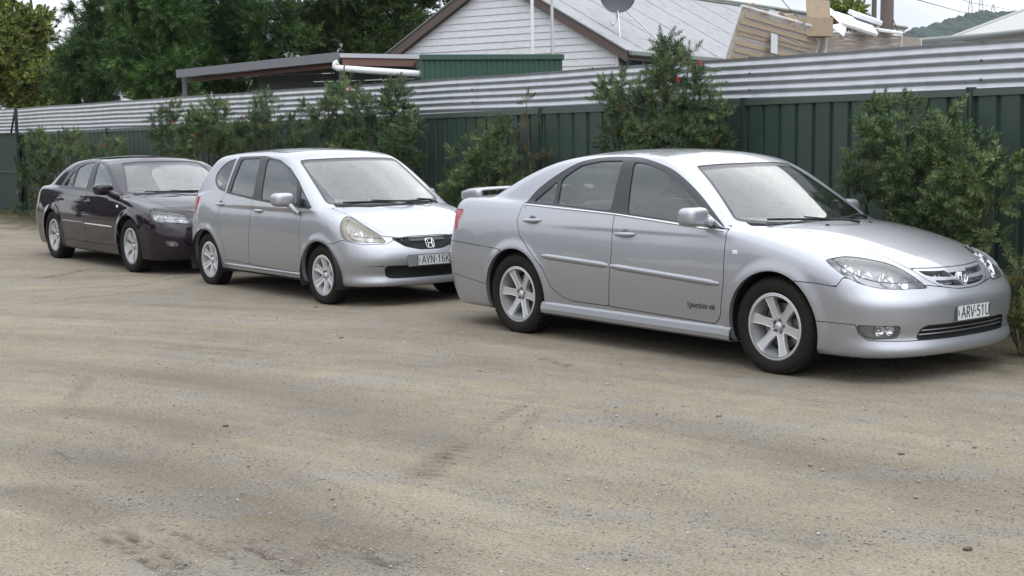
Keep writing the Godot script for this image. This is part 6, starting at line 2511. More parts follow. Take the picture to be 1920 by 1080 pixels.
func house() -> void:
	var gd := Vector3(-0.807, 0, -0.590)   # along the gable, from the right corner
	var rd := Vector3(0.590, 0, -0.807)    # along the ridge, away
	var c := Vector3(2.13, 0, -28.0)
	var white := mat("weatherboard", Color(0.588, 0.588, 0.5964), 0.6)
	white.albedo_texture = noise_tex(512, 0.02, 61, [[0.0, Color(0.78, 0.77, 0.75)], [0.4, Color(0.95, 0.95, 0.95)], [1.0, Color(1, 1, 1)]], 4)
	white.uv1_triplanar = true
	white.uv1_scale = Vector3(0.4, 1.2, 0.4)
	var brown := mat("barge", Color(0.085, 0.062, 0.052), 0.7)
	var roofm := mat("old_roof", Color(0.2772, 0.2772, 0.2814), 0.6, 0.2)
	roofm.albedo_texture = noise_tex(1024, 0.01, 62, [[0.0, Color(0.45, 0.40, 0.36)], [0.32, Color(0.80, 0.79, 0.78)], [0.55, Color(1, 1, 1)], [1.0, Color(0.86, 0.87, 0.88)]], 5)
	roofm.uv1_triplanar = true
	roofm.uv1_scale = Vector3(0.25, 0.6, 0.25)
	var gut := mat("gutter", Color(0.16, 0.175, 0.16), 0.5)
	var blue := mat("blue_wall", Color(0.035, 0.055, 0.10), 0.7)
	var basis := Basis(-gd, Vector3.UP, -(gd.cross(Vector3.UP)))
	if basis.z.dot(-c) < 0:
		pass
	# local frame: x towards the right corner, y up, z out of the gable to the yard
	var zx := (-gd).cross(Vector3.UP).normalized()
	basis = Basis(-gd, Vector3.UP, zx)
	var root := thing("house", "white weatherboard gable house with brown barge boards and grey iron roof", "house", Transform3D(basis, c))
	var W := 5.95
	var eave := 3.35
	var apex := 4.975
	var slope := (apex - eave) / (W * 0.5)
	var L := 13.0
	# boards
	var step := 0.142
	var y := 1.0
	var k := 0
	while y < apex - 0.03:
		var y1 := minf(y + step, apex)
		var a0 := 0.0 if y <= eave else (y - eave) / slope
		var a1 := 0.0 if y1 <= eave else (y1 - eave) / slope
		var m := Msh.new()
		var p := [Vector3(-W + a0, y, 0.022), Vector3(-a0, y, 0.022), Vector3(-a1, y1, 0.004), Vector3(-W + a1, y1, 0.004)]
		m.quad(p[3], p[2], p[1], p[0])
		m.quadn(p[0], p[1], p[1] - Vector3(0, 0, 0.022), p[0] - Vector3(0, 0, 0.022), Vector3.DOWN)
		for q in m.n.size():
			if m.n[q].z < 0:
				m.n[q] = -m.n[q]
		put(root, "weatherboard", m.mesh(), white)
		y += step
	# solid core behind the boards, side walls
	var core := Msh.new()
	core.prism(PackedVector2Array([Vector2(-W, 0), Vector2(0, 0), Vector2(0, eave), Vector2(-W * 0.5, apex), Vector2(-W, eave)]), -0.2, -0.002)
	put(root, "gable_wall", core.mesh(), white)
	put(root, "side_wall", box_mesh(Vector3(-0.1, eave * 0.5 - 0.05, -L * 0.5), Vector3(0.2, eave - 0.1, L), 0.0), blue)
	put(root, "side_wall", box_mesh(Vector3(-W + 0.1, eave * 0.5 - 0.05, -L * 0.5), Vector3(0.2, eave - 0.1, L), 0.0), white)
	put(root, "corner_board", box_mesh(Vector3(0.012, 1.7, 0.02), Vector3(0.05, 3.3, 0.05), 0.004), white)
	# roof sheets, each one a sheet of iron
	var over := 0.30
	for side in [0, 1]:
		var sg := 1.0 if side == 0 else -1.0
		var ridge := Vector3(-W * 0.5, apex + 0.06, 0.18)
		var down := Vector3(sg, -slope, 0).normalized()
		var len := (W * 0.5 + over) / absf(down.x)
		var n := int(L / 0.76) + 1
		for q in n:
			var m := Msh.new()
			corrugate(m, ridge + Vector3(0, 0.003 * (q % 2), -0.762 * (q + 1)), Vector3(0, 0, 1), down, 0.77, len, 0.077, 0.009, 4)
			put(root, "roof_sheet", m.mesh(), roofm)
		# barge board
		var b := Msh.new()
		var e0 := Vector3(-W * 0.5, apex + 0.03, 0.16)
		var e1 := e0 + down * (len + 0.02)
		var dn := Vector3(0, -0.2, 0)
		b.quadn(e0, e1, e1 + dn, e0 + dn, Vector3(0, 0, 1))
		b.quadn(e0 + dn, e1 + dn, e1 + dn - Vector3(0, 0, 0.18), e0 + dn - Vector3(0, 0, 0.18), Vector3(0, -1, 0))
		b.quadn(e0 - Vector3(0, 0, 0.03), e1 - Vector3(0, 0, 0.03), e1 + dn - Vector3(0, 0, 0.03), e0 + dn - Vector3(0, 0, 0.03), Vector3(0, 0, -1))
		put(root, "barge_board", b.mesh(), brown)
		var rl := put(root, "barge_capping", tube_mesh(PackedVector3Array([e0 + Vector3(0, 0.02, 0.01), e1 + Vector3(0, 0.02, 0.01)]), 0.022, 6), gut)
		# gutter and fascia
		var ex := -W * 0.5 + sg * (W * 0.5 + over)
		var ey := apex + 0.06 - slope * (W * 0.5 + over)
		put(root, "gutter", box_mesh(Vector3(ex + sg * 0.05, ey - 0.06, -L * 0.5 + 0.1), Vector3(0.11, 0.11, L), 0.02), gut)
		put(root, "fascia", box_mesh(Vector3(ex - sg * 0.02, ey - 0.1, -L * 0.5 + 0.1), Vector3(0.03, 0.18, L), 0.0), brown)
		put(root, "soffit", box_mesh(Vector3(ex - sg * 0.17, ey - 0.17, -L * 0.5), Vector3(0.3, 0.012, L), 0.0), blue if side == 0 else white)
	put(root, "ridge_capping", tube_mesh(PackedVector3Array([Vector3(-W * 0.5, apex + 0.075, 0.2), Vector3(-W * 0.5, apex + 0.075, -L)]), 0.07, 8, Vector2(1.0, 0.4)), gut)
	# satellite dish on the near slope, on a bent arm with two stays
	var toloc := root.transform.affine_inverse()
	var dish := thing("satellite_dish", "dark satellite dish on a stayed bracket at the iron roof's edge", "dish", root.transform)
	var mid := toloc * at(1158, -9, 28.6)
	var dm := mat("dish_grey", Color(0.035, 0.032, 0.04), 0.5)
	var dd := Msh.new()
	var dir := (toloc.basis * (EYE - at(1158, -9, 28.6))).normalized()
	dir = (dir + Vector3(0.15, 0.25, 0)).normalized()
	var dx := Vector3.UP.cross(dir).normalized()
	dd.lathe(PackedVector2Array([Vector2(0.0, -0.075), Vector2(0.12, -0.067), Vector2(0.24, -0.04), Vector2(0.355, 0.0), Vector2(0.36, 0.006)]), 40, Transform3D(Basis(dx, dir.cross(dx), dir), mid))
	for q in dd.n.size():
		if dd.n[q].dot(dir) < 0.0:
			dd.n[q] = -dd.n[q]
	put(dish, "reflector", dd.mesh(), dm)
	var foot := toloc * at(1148, 47, 28.5)
	var foot2 := toloc * at(1163, 71, 28.25)
	var foot3 := toloc * at(1231, 73, 28.7)
	put(dish, "mast", tube_mesh(PackedVector3Array([mid - dir * 0.08 + Vector3(0, 0.1, 0), mid - dir * 0.1 - Vector3(0, 0.45, 0), foot]), 0.024, 8), M.chrome_dull)
	put(dish, "stay", tube_mesh(PackedVector3Array([mid - dir * 0.1 - Vector3(0, 0.1, 0), foot2]), 0.011, 6), M.chrome_dull)
	put(dish, "stay", tube_mesh(PackedVector3Array([mid - dir * 0.1 - Vector3(0, 0.12, 0), foot3]), 0.013, 6), M.chrome_dull)
	# two upright pipes before the gable
	for q in [[999.5, "white", 26.5, 0.032], [1036.5, "grey", 25.8, 0.030]]:
		var b0 := at(q[0], 250, q[2])
		var hgt := 5.3
		var pm: Material = M.pipe_white if q[1] == "white" else M.chrome_dull
		solo("vent_pipe" if q[1] == "white" else "aerial_pole", tube_mesh(PackedVector3Array([Vector3(0, 0, 0), Vector3(0, hgt, 0)]), q[3], 10), pm, "slim %s upright pole standing before the white gable" % q[1] if q[1] == "white" else "slim galvanised pole rising through the green shed's edge", "pole", Transform3D(Basis(), Vector3(b0.x, 0, b0.z)))

func plank(m: Msh, a: Vector3, b: Vector3, h: float, d: Vector3) -> void:
	# a board whose upper front edge runs from a to b, h deep downwards, thickness along d
	var dn := Vector3(0, -h, 0)
	var f := (b - a).cross(dn).normalized()
	if f.dot(d) > 0:
		f = -f
	m.quadn(a, b, b + dn, a + dn, f)
	m.quadn(a + d, b + d, b + dn + d, a + dn + d, -f)
	m.quadn(a, b, b + d, a + d, Vector3.UP)
	m.quadn(a + dn, b + dn, b + dn + d, a + dn + d, Vector3.DOWN)
	var e := (a - b).normalized()
	m.quadn(a, a + d, a + d + dn, a + dn, e)
	m.quadn(b, b + d, b + d + dn, b + dn, -e)

func sheds() -> void:
	var grey := mat("grey_timber", Color(0.168, 0.168, 0.1764), 0.8)
	grey.albedo_texture = noise_tex(512, 0.03, 71, [[0.0, Color(0.6, 0.6, 0.6)], [0.5, Color(1, 1, 1)], [1.0, Color(0.8, 0.8, 0.8)]], 4)
	grey.uv1_triplanar = true
	grey.uv1_scale = Vector3(0.3, 4.0, 0.3)
	var red := mat("oxide_timber", Color(0.13, 0.066, 0.052), 0.75)
	var dark := mat("dim_wall", Color(0.15, 0.16, 0.15), 0.85)
	var pale := mat("pale_fascia", Color(0.3528, 0.3528, 0.3612), 0.6)
	# open shed: long grey fascia, then its end towards the house
	var a := at(330, 131, 28.0)
	var b := at(633, 97.5, 23.6)
	b.y = a.y + 0.03
	b = at(633, 97.5, 23.6)
	var e := at(802, 100.5, 24.2)
	var back := Vector3(0.45, 0, -0.9).normalized()
	var root := thing("open_shed", "flat-roofed open shed with weathered grey fascia and oxide red beam", "shed", Transform3D(Basis(), Vector3(b.x, 0, b.z)))
	var o := Vector3(b.x, 0, b.z)
	a -= o; b -= o; e -= o
	var m := Msh.new()
	plank(m, a, b, 0.155, back * 0.04)
	put(root, "fascia", m.mesh(), grey)
	m = Msh.new()
	plank(m, a + back * 0.14 + Vector3(0.12, -0.15, 0), b + back * 0.14 + Vector3(0, -0.15, 0), 0.09, back * 0.05)
	put(root, "beam", m.mesh(), red)
	m = Msh.new()
	plank(m, b + Vector3(0.03, -0.02, 0.0), e + Vector3(0, -0.02, 0), 0.07, back * 0.04)
	put(root, "end_fascia", m.mesh(), pale)
	m = Msh.new()
	plank(m, b + back * 0.05 + Vector3(0.05, -0.09, 0), e + back * 0.05 + Vector3(0, -0.09, 0), 0.13, back * 0.05)
	put(root, "beam", m.mesh(), red)
	# roof deck
	m = Msh.new()
	var q0 := a + back * 0.04 + Vector3(0, -0.02, 0)
	var q1 := b + back * 0.04 + Vector3(0, -0.02, 0)
	var q2 := e + back * 0.04 + Vector3(0, -0.04, 0)
	for top in [0.0, -0.03]:
		var nn := Vector3.UP if top == 0.0 else Vector3.DOWN
		var t := Vector3(0, top, 0)
		m.quadn(q0 + t, q1 + t, q1 + back * 3.2 + t, q0 + back * 3.2 + t, nn)
		m.quadn(q1 + t, q2 + t, q2 + back * 2.4 + t, q1 + back * 3.2 + t, nn)
	put(root, "roof_deck", m.mesh(), pale)
	# dim back wall of boards under the roof
	var w0 := at(484, 150, 27.2) - o
	var w1 := at(800, 150, 25.6) - o
	for k in 9:
		var bd := Msh.new()
		var y := 2.95 - 0.15 * k
		plank(bd, Vector3(w0.x, y, w0.z), Vector3(w1.x, y, w1.z), 0.145, back * 0.02)
		put(root, "wall_board", bd.mesh(), dark)
	put(root, "wall_lining", box_mesh(Vector3((w0.x + w1.x) * 0.5, 0.8, (w0.z + w1.z) * 0.5 - 0.1), Vector3(0.2, 1.6, 0.1)), dark)
	for q in [[338, 135, 28.2], [632, 110, 24.0]]:
		var pp := at(q[0], q[1], q[2]) - o
		put(root, "post", box_mesh(Vector3(pp.x + 0.06, 1.42, pp.z - 0.1), Vector3(0.09, 2.84, 0.09), 0.006), grey)
	# white drain pipe
	var pv := PackedVector3Array()
	for q in [[634, 117, 23.3], [629, 120, 23.3], [628, 125, 23.3], [634, 128, 23.3], [700, 133, 23.2], [830, 141.5, 23.1], [905, 147, 23.0]]:
		pv.append(at(q[0], q[1], q[2]) - o)
	put(root, "drain_pipe", tube_mesh(pv, 0.055, 14), M.pipe_white)
	put(root, "pipe_bracket", box_mesh(at(646, 128, 23.28) - o, Vector3(0.02, 0.14, 0.13), 0.004, Basis(Vector3(0, 0, 1), -0.1)), red)
	# green ribbed shed
	var g := mat("green_shed", Color(0.021, 0.063, 0.042), 0.45)
	var s0 := at(790, 106, 22.6)
	var s1 := at(1054, 106, 22.9)
	var cx := (s0 + s1) * 0.5
	var sh := thing("green_shed", "low green ribbed steel shed in front of the white gable", "shed", Transform3D(Basis(), Vector3(cx.x, 0, cx.z)))
	var so := Vector3(cx.x, 0, cx.z)
	var top := s0.y
	var al := Vector3(s1.x - s0.x, 0, s1.z - s0.z)
	var wid := al.length()
	al = al.normalized()
	var out := al.cross(Vector3.UP)
	if out.z < 0:
		out = -out
	var panels := [0.0, 0.40, 0.70, 1.0]
	for k in 3:
		var pm := Msh.new()
		var p0: Vector3 = Vector3(s0.x, top - 0.04, s0.z) - so + al * (wid * float(panels[k]))
		corrugate(pm, p0, al, Vector3.DOWN, wid * (panels[k + 1] - panels[k]), top - 0.04, 0.085, 0.012, 6)
		for j in pm.n.size():
			if pm.n[j].dot(out) < 0:
				pm.n[j] = -pm.n[j]
		put(sh, "wall_sheet", pm.mesh(), g)
	put(sh, "capping", box_mesh(Vector3(0, top - 0.012, 0) + out * 0.0, Vector3(wid + 0.06, 0.09, 0.08), 0.008, Basis(al, Vector3.UP, out)), g)
	put(sh, "side_wall", box_mesh(al * (wid * 0.5 - 0.02) + Vector3(0, top * 0.5, 0) - out * 0.8, Vector3(0.04, top - 0.02, 1.6), 0.0, Basis(al, Vector3.UP, out)), g)
	put(sh, "side_wall", box_mesh(-al * (wid * 0.5 - 0.02) + Vector3(0, top * 0.5, 0) - out * 0.8, Vector3(0.04, top - 0.02, 1.6), 0.0, Basis(al, Vector3.UP, out)), g)
	put(sh, "roof_sheet", box_mesh(Vector3(0, top - 0.03, 0) - out * 0.83, Vector3(wid, 0.03, 1.6), 0.0, Basis(al, Vector3.UP, out)), g)

func carton(called: String, label: String, corners: Array, height: float, board: Material, group := "", lean := Vector3.ZERO) -> Node3D:
	# corners: upper rim, four points going round; walls hang straight down by height
	var o := Vector3.ZERO
	for p in corners:
		o += p
	o /= 4.0
	o.y -= height
	var root := thing(called, label, "carton", Transform3D(Basis(), o), group)
	for k in 4:
		var a: Vector3 = corners[k] - o
		var b: Vector3 = corners[(k + 1) % 4] - o
		var m := Msh.new()
		var mid: Vector3 = (a + b) * 0.5
		var inn := Vector3(-mid.x, 0, -mid.z).normalized() * 0.012
		plank(m, a, b, height, inn)
		for q in m.v.size():
			m.v[q] += lean * clampf((maxf(a.y, b.y) - m.v[q].y) / height, 0.0, 1.0)
		put(root, "side_panel", m.mesh(), board)
	return root

func clutter() -> void:
	var board := mat("cardboard", Color(0.3293, 0.254, 0.1758), 0.85)
	board.albedo_texture = noise_tex(512, 0.025, 81, [[0.0, Color(0.74, 0.72, 0.7)], [0.5, Color(1, 1, 1)], [1.0, Color(0.88, 0.86, 0.84)]], 4)
	board.uv1_triplanar = true
	board.uv1_scale = Vector3(0.5, 3.0, 0.5)
	var film := mat("film", Color(0.8, 0.8, 0.82), 0.25)
	film.albedo_color.a = 0.14
	film.transparency = BaseMaterial3D.TRANSPARENCY_ALPHA
	var fold := mat("film_fold", Color(0.75, 0.75, 0.77), 0.3)
	fold.albedo_color.a = 0.5
	fold.transparency = BaseMaterial3D.TRANSPARENCY_ALPHA
	var foam := mat("foam", Color(0.6888, 0.6972, 0.714), 0.7)
	var wood := mat("crate_wood", Color(0.28, 0.20, 0.13), 0.85)
	# two wrapped loads, standing on crates behind the fence
	var a := at(1391, 11, 15.6)
	var b := at(1545, 56, 16.8)
	var dv := Vector3(a.x + 2.2, 0, a.z).normalized()
	var lean1 := Vector3(-0.36, 0, -0.10)
	var c1 := [a, b, b + dv * 0.9 + Vector3(0, 0.02, 0), a + dv * 0.9]
	var f := at(1690, 67, 18.0)
	var b2 := b + (f - b).normalized() * 0.05 + Vector3(0, -0.02, 0)
	var dv2 := Vector3(0.55, 0, -0.83)
	var c2 := [b2, f, f + dv2 * 0.8, b2 + dv2 * 0.8]
	var n := 0
	for c in [c1, c2]:
		var hgt := 1.15
		var box := carton("wrapped_carton", ["large brown carton wrapped in clear film, higher than the corrugated screen", "long low brown carton in loose film beside the taller wrapped one"][n], c, hgt, board, "wrapped cartons behind the fence", lean1 if n == 0 else Vector3.ZERO)
		var o := box.position
		var m := Msh.new()
		for k in 2:
			var p: Vector3 = c[k] - o
			var q: Vector3 = c[(k + 1) % 4] - o
			var out := Vector3((p + q).x, 0, (p + q).z).normalized() * 0.006
			var ln := lean1 if n == 0 else Vector3.ZERO
			m.quadn(p + out, q + out, q + out + ln - Vector3(0, hgt, 0), p + out + ln - Vector3(0, hgt, 0), out.normalized())
		put(box, "film", m.mesh(), film)
		var r := RandomNumberGenerator.new()
		r.seed = 5 + n
		for k in 95:
			var p: Vector3 = c[0] - o
			var q: Vector3 = c[1] - o
			var t0 := r.randf() * 0.8
			var t1 := t0 + r.randf_range(0.1, 0.45)
			t1 = minf(t1, 1.0)
			var y := r.randf_range(0.0, 0.62)
			var ta := p.lerp(q, t0) - Vector3(0, y, 0) + (lean1 * y / hgt if n == 0 else Vector3.ZERO)
			var tb := p.lerp(q, t1) - Vector3(0, y + (t1 - t0) * r.randf_range(-0.25, 0.12), 0) + (lean1 * y / hgt if n == 0 else Vector3.ZERO)
			var out := Vector3((p + q).x, 0, (p + q).z).normalized() * 0.008
			put(box, "film_fold", tube_mesh(PackedVector3Array([ta + out, (ta + tb) * 0.5 + out * 1.3 + Vector3(0, r.randf_range(-0.01, 0.01), 0), tb + out]), PackedFloat32Array([0.001, r.randf_range(0.002, 0.006), 0.001]), 4), fold)
		for k in 4:
			var p: Vector3 = c[k] - o
			var tube_ := tube_mesh(PackedVector3Array([p + Vector3(0, 0.004, 0), p - Vector3(0, hgt, 0) + (lean1 if n == 0 else Vector3.ZERO)]), 0.014, 6)
			put(box, "corner_wrap", tube_, fold)
		put(box, "rim_wrap", tube_mesh(PackedVector3Array([c[0] - o, c[1] - o]), 0.018, 6), fold)
		# layers of flattened card in the load: each a proud sheet edge
		for k in 9:
			var p: Vector3 = c[0] - o
			var q: Vector3 = c[1] - o
			var y := 0.05 + 0.075 * k + r.randf_range(-0.015, 0.015)
			var ln := (lean1 * y / hgt) if n == 0 else Vector3.ZERO
			var out := Vector3((p + q).x, 0, (p + q).z).normalized() * 0.004
			var sh := Msh.new()
			plank(sh, p.lerp(q, r.randf_range(0.0, 0.06)) - Vector3(0, y, 0) + ln + out, p.lerp(q, r.randf_range(0.93, 1.0)) - Vector3(0, y + r.randf_range(-0.01, 0.01), 0) + ln + out, r.randf_range(0.03, 0.06), -out * 2.0)
			put(box, "card_sheet", sh.mesh(), board)
		# ragged scraps along the top
		for k in 9:
			var p: Vector3 = (c[0] - o).lerp(c[1] - o, r.randf_range(0.08, 0.95)) + Vector3(0.1, 0.0, -0.15) * r.randf()
			put(box, "card_scrap", box_mesh(p + Vector3(0, 0.0, 0), Vector3(r.randf_range(0.06, 0.22), r.randf_range(0.03, 0.10), 0.006), 0.0, Basis(Vector3.UP, r.randf() * 2.0) * Basis(Vector3(0, 0, 1), r.randf_range(-0.6, 0.4)) * Basis(Vector3(1, 0, 0), r.randf_range(-0.7, 0.7))), board if k % 3 else fold)
		# label and tape patch
		if n == 0:
			var lp := at(1452, 82, 16.1) - o
			var e0 := (b - a).normalized()
			var pm := Msh.new()
			var outn := Vector3((c1[0] - o + c1[1] - o).x, 0, (c1[0] - o + c1[1] - o).z).normalized()
			pm.box(lp + outn * 0.02, Vector3(0.13, 0.22, 0.004), 0.0, Basis(e0, Vector3.UP, e0.cross(Vector3.UP)))
			put(box, "paper_label", pm.mesh(), M.plate)
		# crate under it
		var cm := Vector3.ZERO
		for p in c:
			cm += p
		cm /= 4.0
		var base_y := cm.y - hgt - 0.03
		var cr := thing("timber_crate", ["timber crate carrying the taller wrapped carton", "timber crate carrying the lower wrapped carton"][n], "crate", Transform3D(Basis(), Vector3(cm.x, 0, cm.z)), "crates behind the fence")
		var ex: Vector3 = (c[1] - c[0])
		ex.y = 0
		var wl := ex.length() + 0.06
		ex = ex.normalized()
		var bs := Basis(ex, Vector3.UP, ex.cross(Vector3.UP))
		for k in 6:
			put(cr, "slat", box_mesh(Vector3(0, base_y * (k + 0.5) / 6.0, 0), Vector3(wl, base_y / 6.0 - 0.02, 0.9), 0.004, bs), wood)
		n += 1
	# open carton with a raised flap
	var oc := at(1522, 44, 16.75)
	var box := thing("open_carton", "small opened cardboard carton with one flap standing up", "carton", Transform3D(Basis(Vector3.UP, 0.25), oc))
	put(box, "box_wall", box_mesh(Vector3(0.03, -0.05, 0), Vector3(0.34, 0.22, 0.3), 0.004), board)
	put(box, "flap", box_mesh(Vector3(0.02, 0.16, 0.12), Vector3(0.30, 0.22, 0.006), 0.0, Basis(Vector3(1, 0, 0), -0.25) * Basis(Vector3(0, 0, 1), -0.06)), board)
	put(box, "flap", box_mesh(Vector3(0.24, 0.04, 0.0), Vector3(0.14, 0.006, 0.26), 0.0, Basis(Vector3(0, 0, 1), -0.7)), board)
	var oc2 := at(1470, 33, 16.4)
	var bx2 := thing("open_carton", "flattened scrap of brown carton lying on top of the taller load", "carton", Transform3D(Basis(Vector3.UP, 0.5), oc2))
	put(bx2, "box_wall", box_mesh(Vector3(0, -0.04, 0), Vector3(0.16, 0.14, 0.2), 0.003, Basis(Vector3(0, 0, 1), 0.2)), board)
	# foam packing
	var fs := [[1605, 45, 17.3, 0.50, 0.05, 0.34, -0.28, 0.5, "white foam slab tilted on the lower carton"], [1622, 33, 17.5, 0.36, 0.06, 0.30, -0.30, 0.25, "thick white foam block on top of the foam slab"], [1660, 58, 17.7, 0.34, 0.04, 0.3, -0.12, 0.15, "thin white foam sheet at the end of the lower carton"], [1568, 42, 17.1, 0.30, 0.03, 0.3, -0.62, 0.9, "white foam sheet leaning by the opened carton"]]
	for q in fs:
		var p := at(q[0], q[1], q[2])
		solo("foam_block", box_mesh(Vector3.ZERO, Vector3(q[3], q[4], q[5]), 0.01), foam, q[8], "foam", Transform3D(Basis(Vector3.UP, 0.2) * Basis(Vector3(0, 0, 1), q[6]) * Basis(Vector3(1, 0, 0), q[7]), p), "foam packing on the cartons")
	# power pole and its companion
	var polem := mat("pole_wood", Color(0.12, 0.095, 0.08), 0.9)
	var p1 := at(1659, 250, 33.0)
	var pole := thing("power_pole", "thick dark timber power pole rising behind the cartons", "pole", Transform3D(Basis(), Vector3(p1.x, 0, p1.z)))
	put(pole, "shaft", tube_mesh(PackedVector3Array([Vector3.ZERO, Vector3(0, 9.5, 0)]), PackedFloat32Array([0.17, 0.13]), 14), polem)
	put(pole, "crossarm", box_mesh(Vector3(0, 8.8, 0), Vector3(2.0, 0.12, 0.1), 0.01), polem)
	for k in 3:
		put(pole, "insulator", tube_mesh(PackedVector3Array([Vector3(-0.8 + 0.8 * k, 8.86, 0), Vector3(-0.8 + 0.8 * k, 9.02, 0)]), 0.04, 8), M.pipe_white)
	put(pole, "stay_wire", tube_mesh(PackedVector3Array([Vector3(0.1, 6.5, 0), Vector3(0.1, 4.3, 0.0), at(1692, 82, 32.5) - Vector3(p1.x, 0, p1.z), Vector3(0.9, 0.0, 0.6)]), 0.012, 5), M.black)
	var p2 := at(1635, 250, 34.0)
	solo("steel_pole", tube_mesh(PackedVector3Array([Vector3.ZERO, Vector3(0, 8.0, 0)]), 0.06, 10), polem, "slimmer dark pole standing next to the timber power pole", "pole", Transform3D(Basis(), Vector3(p2.x, 0, p2.z)))
	# overhead wires
	var wires := [[[1440, -30, 33], [1475, 10, 40], [1520, 60, 60]], [[1700, -6, 34], [1800, 22, 60], [1960, 45, 110]], [[1690, -40, 34], [1820, 5, 60], [1960, 30, 110]]]
	for q in wires:
		var pts := PackedVector3Array()
		for w in q:
			pts.append(at(w[0], w[1], w[2]))
		solo("overhead_wire", tube_mesh(pts, 0.012, 5), M.black, ["thin overhead wire above the wrapped cartons", "lower of two overhead wires crossing the sky above the hill", "upper of two overhead wires crossing the sky above the hill"][wires.find(q)], "wire", Transform3D(), "overhead wires")

func neighbours() -> void:
	# pale hip roof at the far right
	var pale := mat("pale_roof", Color(0.31, 0.305, 0.295), 0.6)
	var root := thing("neighbour_house", "neighbouring house with a pale hipped sheet roof above the corrugated screen", "house", Transform3D())
	var e0 := at(1660, 82, 26.0)
	var e1 := at(1852, 67, 22.5)
	var e2 := at(2100, 40, 18.5)
	var ap := at(1990, -6, 26.5)
	var hip := at(1785, 71, 26.5)
	var o := Vector3(e1.x, 0, e1.z)
	root.position = o
	var m := Msh.new()
	m.quad(hip - o, ap - o, e2 - o, e1 - o)
	for k in m.n.size():
		if m.n[k].y < 0:
			m.n[k] = -m.n[k]
	put(root, "roof_plane", m.mesh(), pale)
	m = Msh.new()
	m.tri(hip - o, ap - o, ap - o + Vector3(2.5, -1.2, -5))
	for k in m.n.size():
		if m.n[k].y < 0:
			m.n[k] = -m.n[k]
	put(root, "roof_plane", m.mesh(), pale)
	put(root, "hip_capping", tube_mesh(PackedVector3Array([hip - o, ap - o]), 0.045, 8), pale)
	for k in 26:
		var t := (k + 0.5) / 26.0
		put(root, "capping_scallop", box_mesh((hip - o).lerp(ap - o, t) + Vector3(0.0, -0.03, 0.06), Vector3(0.05, 0.03, 0.05), 0.0), M.gutter)
	put(root, "gutter", tube_mesh(PackedVector3Array([e0 - o, e1 - o, e2 - o]), 0.05, 8), M.gutter)
	m = Msh.new()
	m.quad(e0 - o, e1 - o, hip - o + Vector3(0, 0.02, 0), e0 - o + Vector3(0, 0.05, -1.0))
	for k in m.n.size():
		if m.n[k].y < 0:
			m.n[k] = -m.n[k]
	put(root, "roof_plane", m.mesh(), pale)
	put(root, "wall", box_mesh(Vector3(0.8, 1.2, -2.0), Vector3(5.0, 2.4, 3.0), 0.0), M.weatherboard)
	# a second roof behind the iron one
	var r2 := thing("far_house", "farther house showing only a strip of grey roof behind the iron roof", "house", Transform3D())
	var a := at(1290, -8, 44.0)
	var b := at(1700, 52, 58.0)
	var oo := Vector3(a.x, 0, a.z)
	r2.position = oo
	m = Msh.new()
	var dn := Vector3(-1.4, -1.6, 2.0)
	m.quad(a - oo, b - oo, b - oo + dn, a - oo + dn)
	for k in m.n.size():
		if m.n[k].y < 0:
			m.n[k] = -m.n[k]
	put(r2, "roof_plane", m.mesh(), M.old_roof)
	put(r2, "ridge_capping", tube_mesh(PackedVector3Array([a - oo, b - oo]), 0.07, 6), M.gutter)
	m = Msh.new()
	m.quad(a - oo + dn, b - oo + dn, Vector3((b - oo + dn).x, 0, (b - oo + dn).z), Vector3((a - oo + dn).x, 0, (a - oo + dn).z))
	put(r2, "wall", m.mesh(), M.blue_wall)

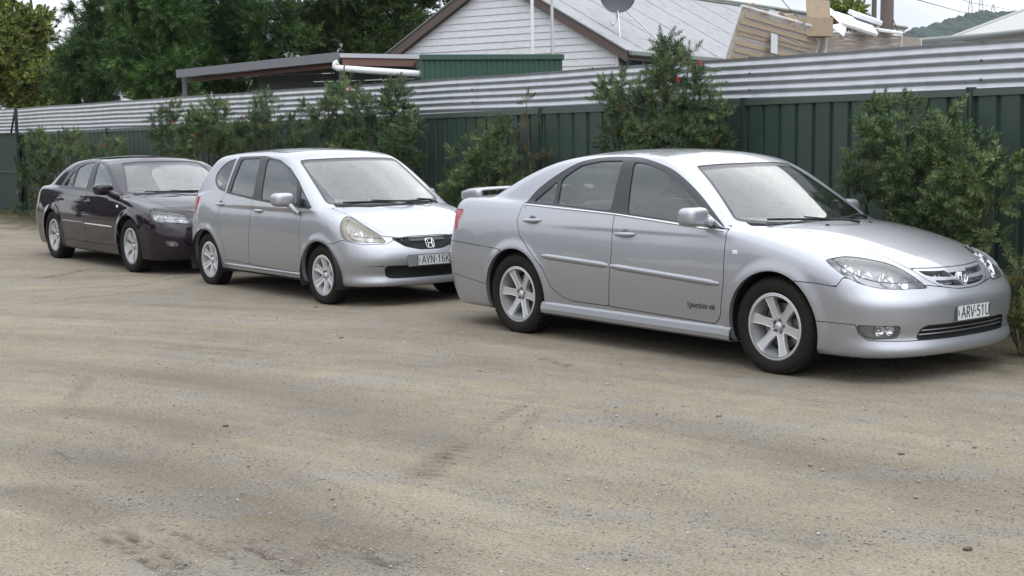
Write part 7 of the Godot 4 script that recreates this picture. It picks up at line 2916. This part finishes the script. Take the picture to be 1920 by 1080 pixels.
func hills() -> void:
	# a wooded ridge, its crest set by the skyline in the photograph
	var depth := 900.0
	var crest := [[1500, 110], [1600, 90], [1687, 65], [1708, 55], [1733, 49], [1763, 39], [1793, 33], [1823, 24], [1838, 20], [1850, 20], [1865, 26], [1880, 22], [1899, 20], [1914, 21], [1960, 15], [2050, 22], [2150, 30], [2400, 60]]
	var hm := mat("wooded_hill", Color(0.024, 0.036, 0.020), 1.0)
	hm.vertex_color_use_as_albedo = true
	hm.albedo_color = Color.WHITE
	var m := Msh.new()
	var n := FastNoiseLite.new()
	n.seed = 5
	n.frequency = 0.045
	n.fractal_octaves = 4
	var cols := 420
	var rows := 26
	for j in rows + 1:
		for k in cols + 1:
			var x := lerpf(1500, 2400, float(k) / cols)
			var y := 0.0
			for q in crest.size() - 1:
				if x >= crest[q][0] and x <= crest[q + 1][0]:
					y = lerpf(crest[q][1], crest[q + 1][1], (x - crest[q][0]) / float(crest[q + 1][0] - crest[q][0]))
			var top := at(x, y, depth)
			var t := float(j) / rows
			var p := Vector3(top.x, top.y * (1.0 - t * t * 0.3 - t * 0.7), top.z + 260.0 * t)
			p += Vector3(0, 1, 0.3) * (1.2 * n.get_noise_2d(p.x * 1.5, p.z * 1.5) + 1.8 * n.get_noise_2d(p.x * 6.0, p.z * 6.0))
			m.v.append(p)
			m.n.append(Vector3.UP)
			var v := 0.75 + 0.5 * (n.get_noise_2d(p.x * 3.0 + 50.0, p.z * 3.0) + 0.5)
			m.c.append(Color(0.024 * v, 0.036 * v, 0.020 * v))
	var w := cols + 1
	for j in rows:
		for k in cols:
			var a := j * w + k
			m.i.append(a); m.i.append(a + 1); m.i.append(a + w + 1)
			m.i.append(a); m.i.append(a + w + 1); m.i.append(a + w)
	for j in rows + 1:
		for k in cols + 1:
			var a := j * w + k
			var ex := m.v[j * w + mini(k + 1, cols)] - m.v[j * w + maxi(k - 1, 0)]
			var ez := m.v[mini(j + 1, rows) * w + k] - m.v[maxi(j - 1, 0) * w + k]
			var nn := ez.cross(ex).normalized()
			m.n[a] = nn if nn.y > 0 else -nn
	solo("hill", m.mesh(), hm, "", "", Transform3D(), "", "structure")
	for q in [[1819, 26, -12], [1839, 22, -20], [1862, 19, 8]]:
		var a := at(q[0], q[1] + 6, depth - 4)
		var b := at(q[0], q[2], depth - 4)
		var t := Msh.new()
		for s in [-1.0, 1.0]:
			t.tube(PackedVector3Array([Vector3(1.6 * s, 0, 0), Vector3(0.3 * s, b.y - a.y, 0)]), 0.22, 4)
		for k in 6:
			var f := k / 6.0
			t.tube(PackedVector3Array([Vector3(lerpf(-1.6, -0.3, f), (b.y - a.y) * f, 0), Vector3(lerpf(1.6, 0.3, f + 0.16), (b.y - a.y) * (f + 0.16), 0)]), 0.12, 4)
		solo("radio_mast", t.mesh(), M.gutter, {1819: "tall lattice mast on the hill slope below the crest", 1839: "tallest lattice mast standing on the hill crest", 1862: "short stubby mast on the wooded hill crest"}[q[0]], "mast", Transform3D(Basis(), a), "masts on the hill")

func build_place() -> void:
	mat("pipe_white", Color(0.6048, 0.6132, 0.6048), 0.4)
	ground()
	print("ground ", Time.get_ticks_msec())
	fence()
	house()
	sheds()
	clutter()
	neighbours()
	hills()
	print("buildings ", Time.get_ticks_msec())
	plants()
	print("plants ", Time.get_ticks_msec())
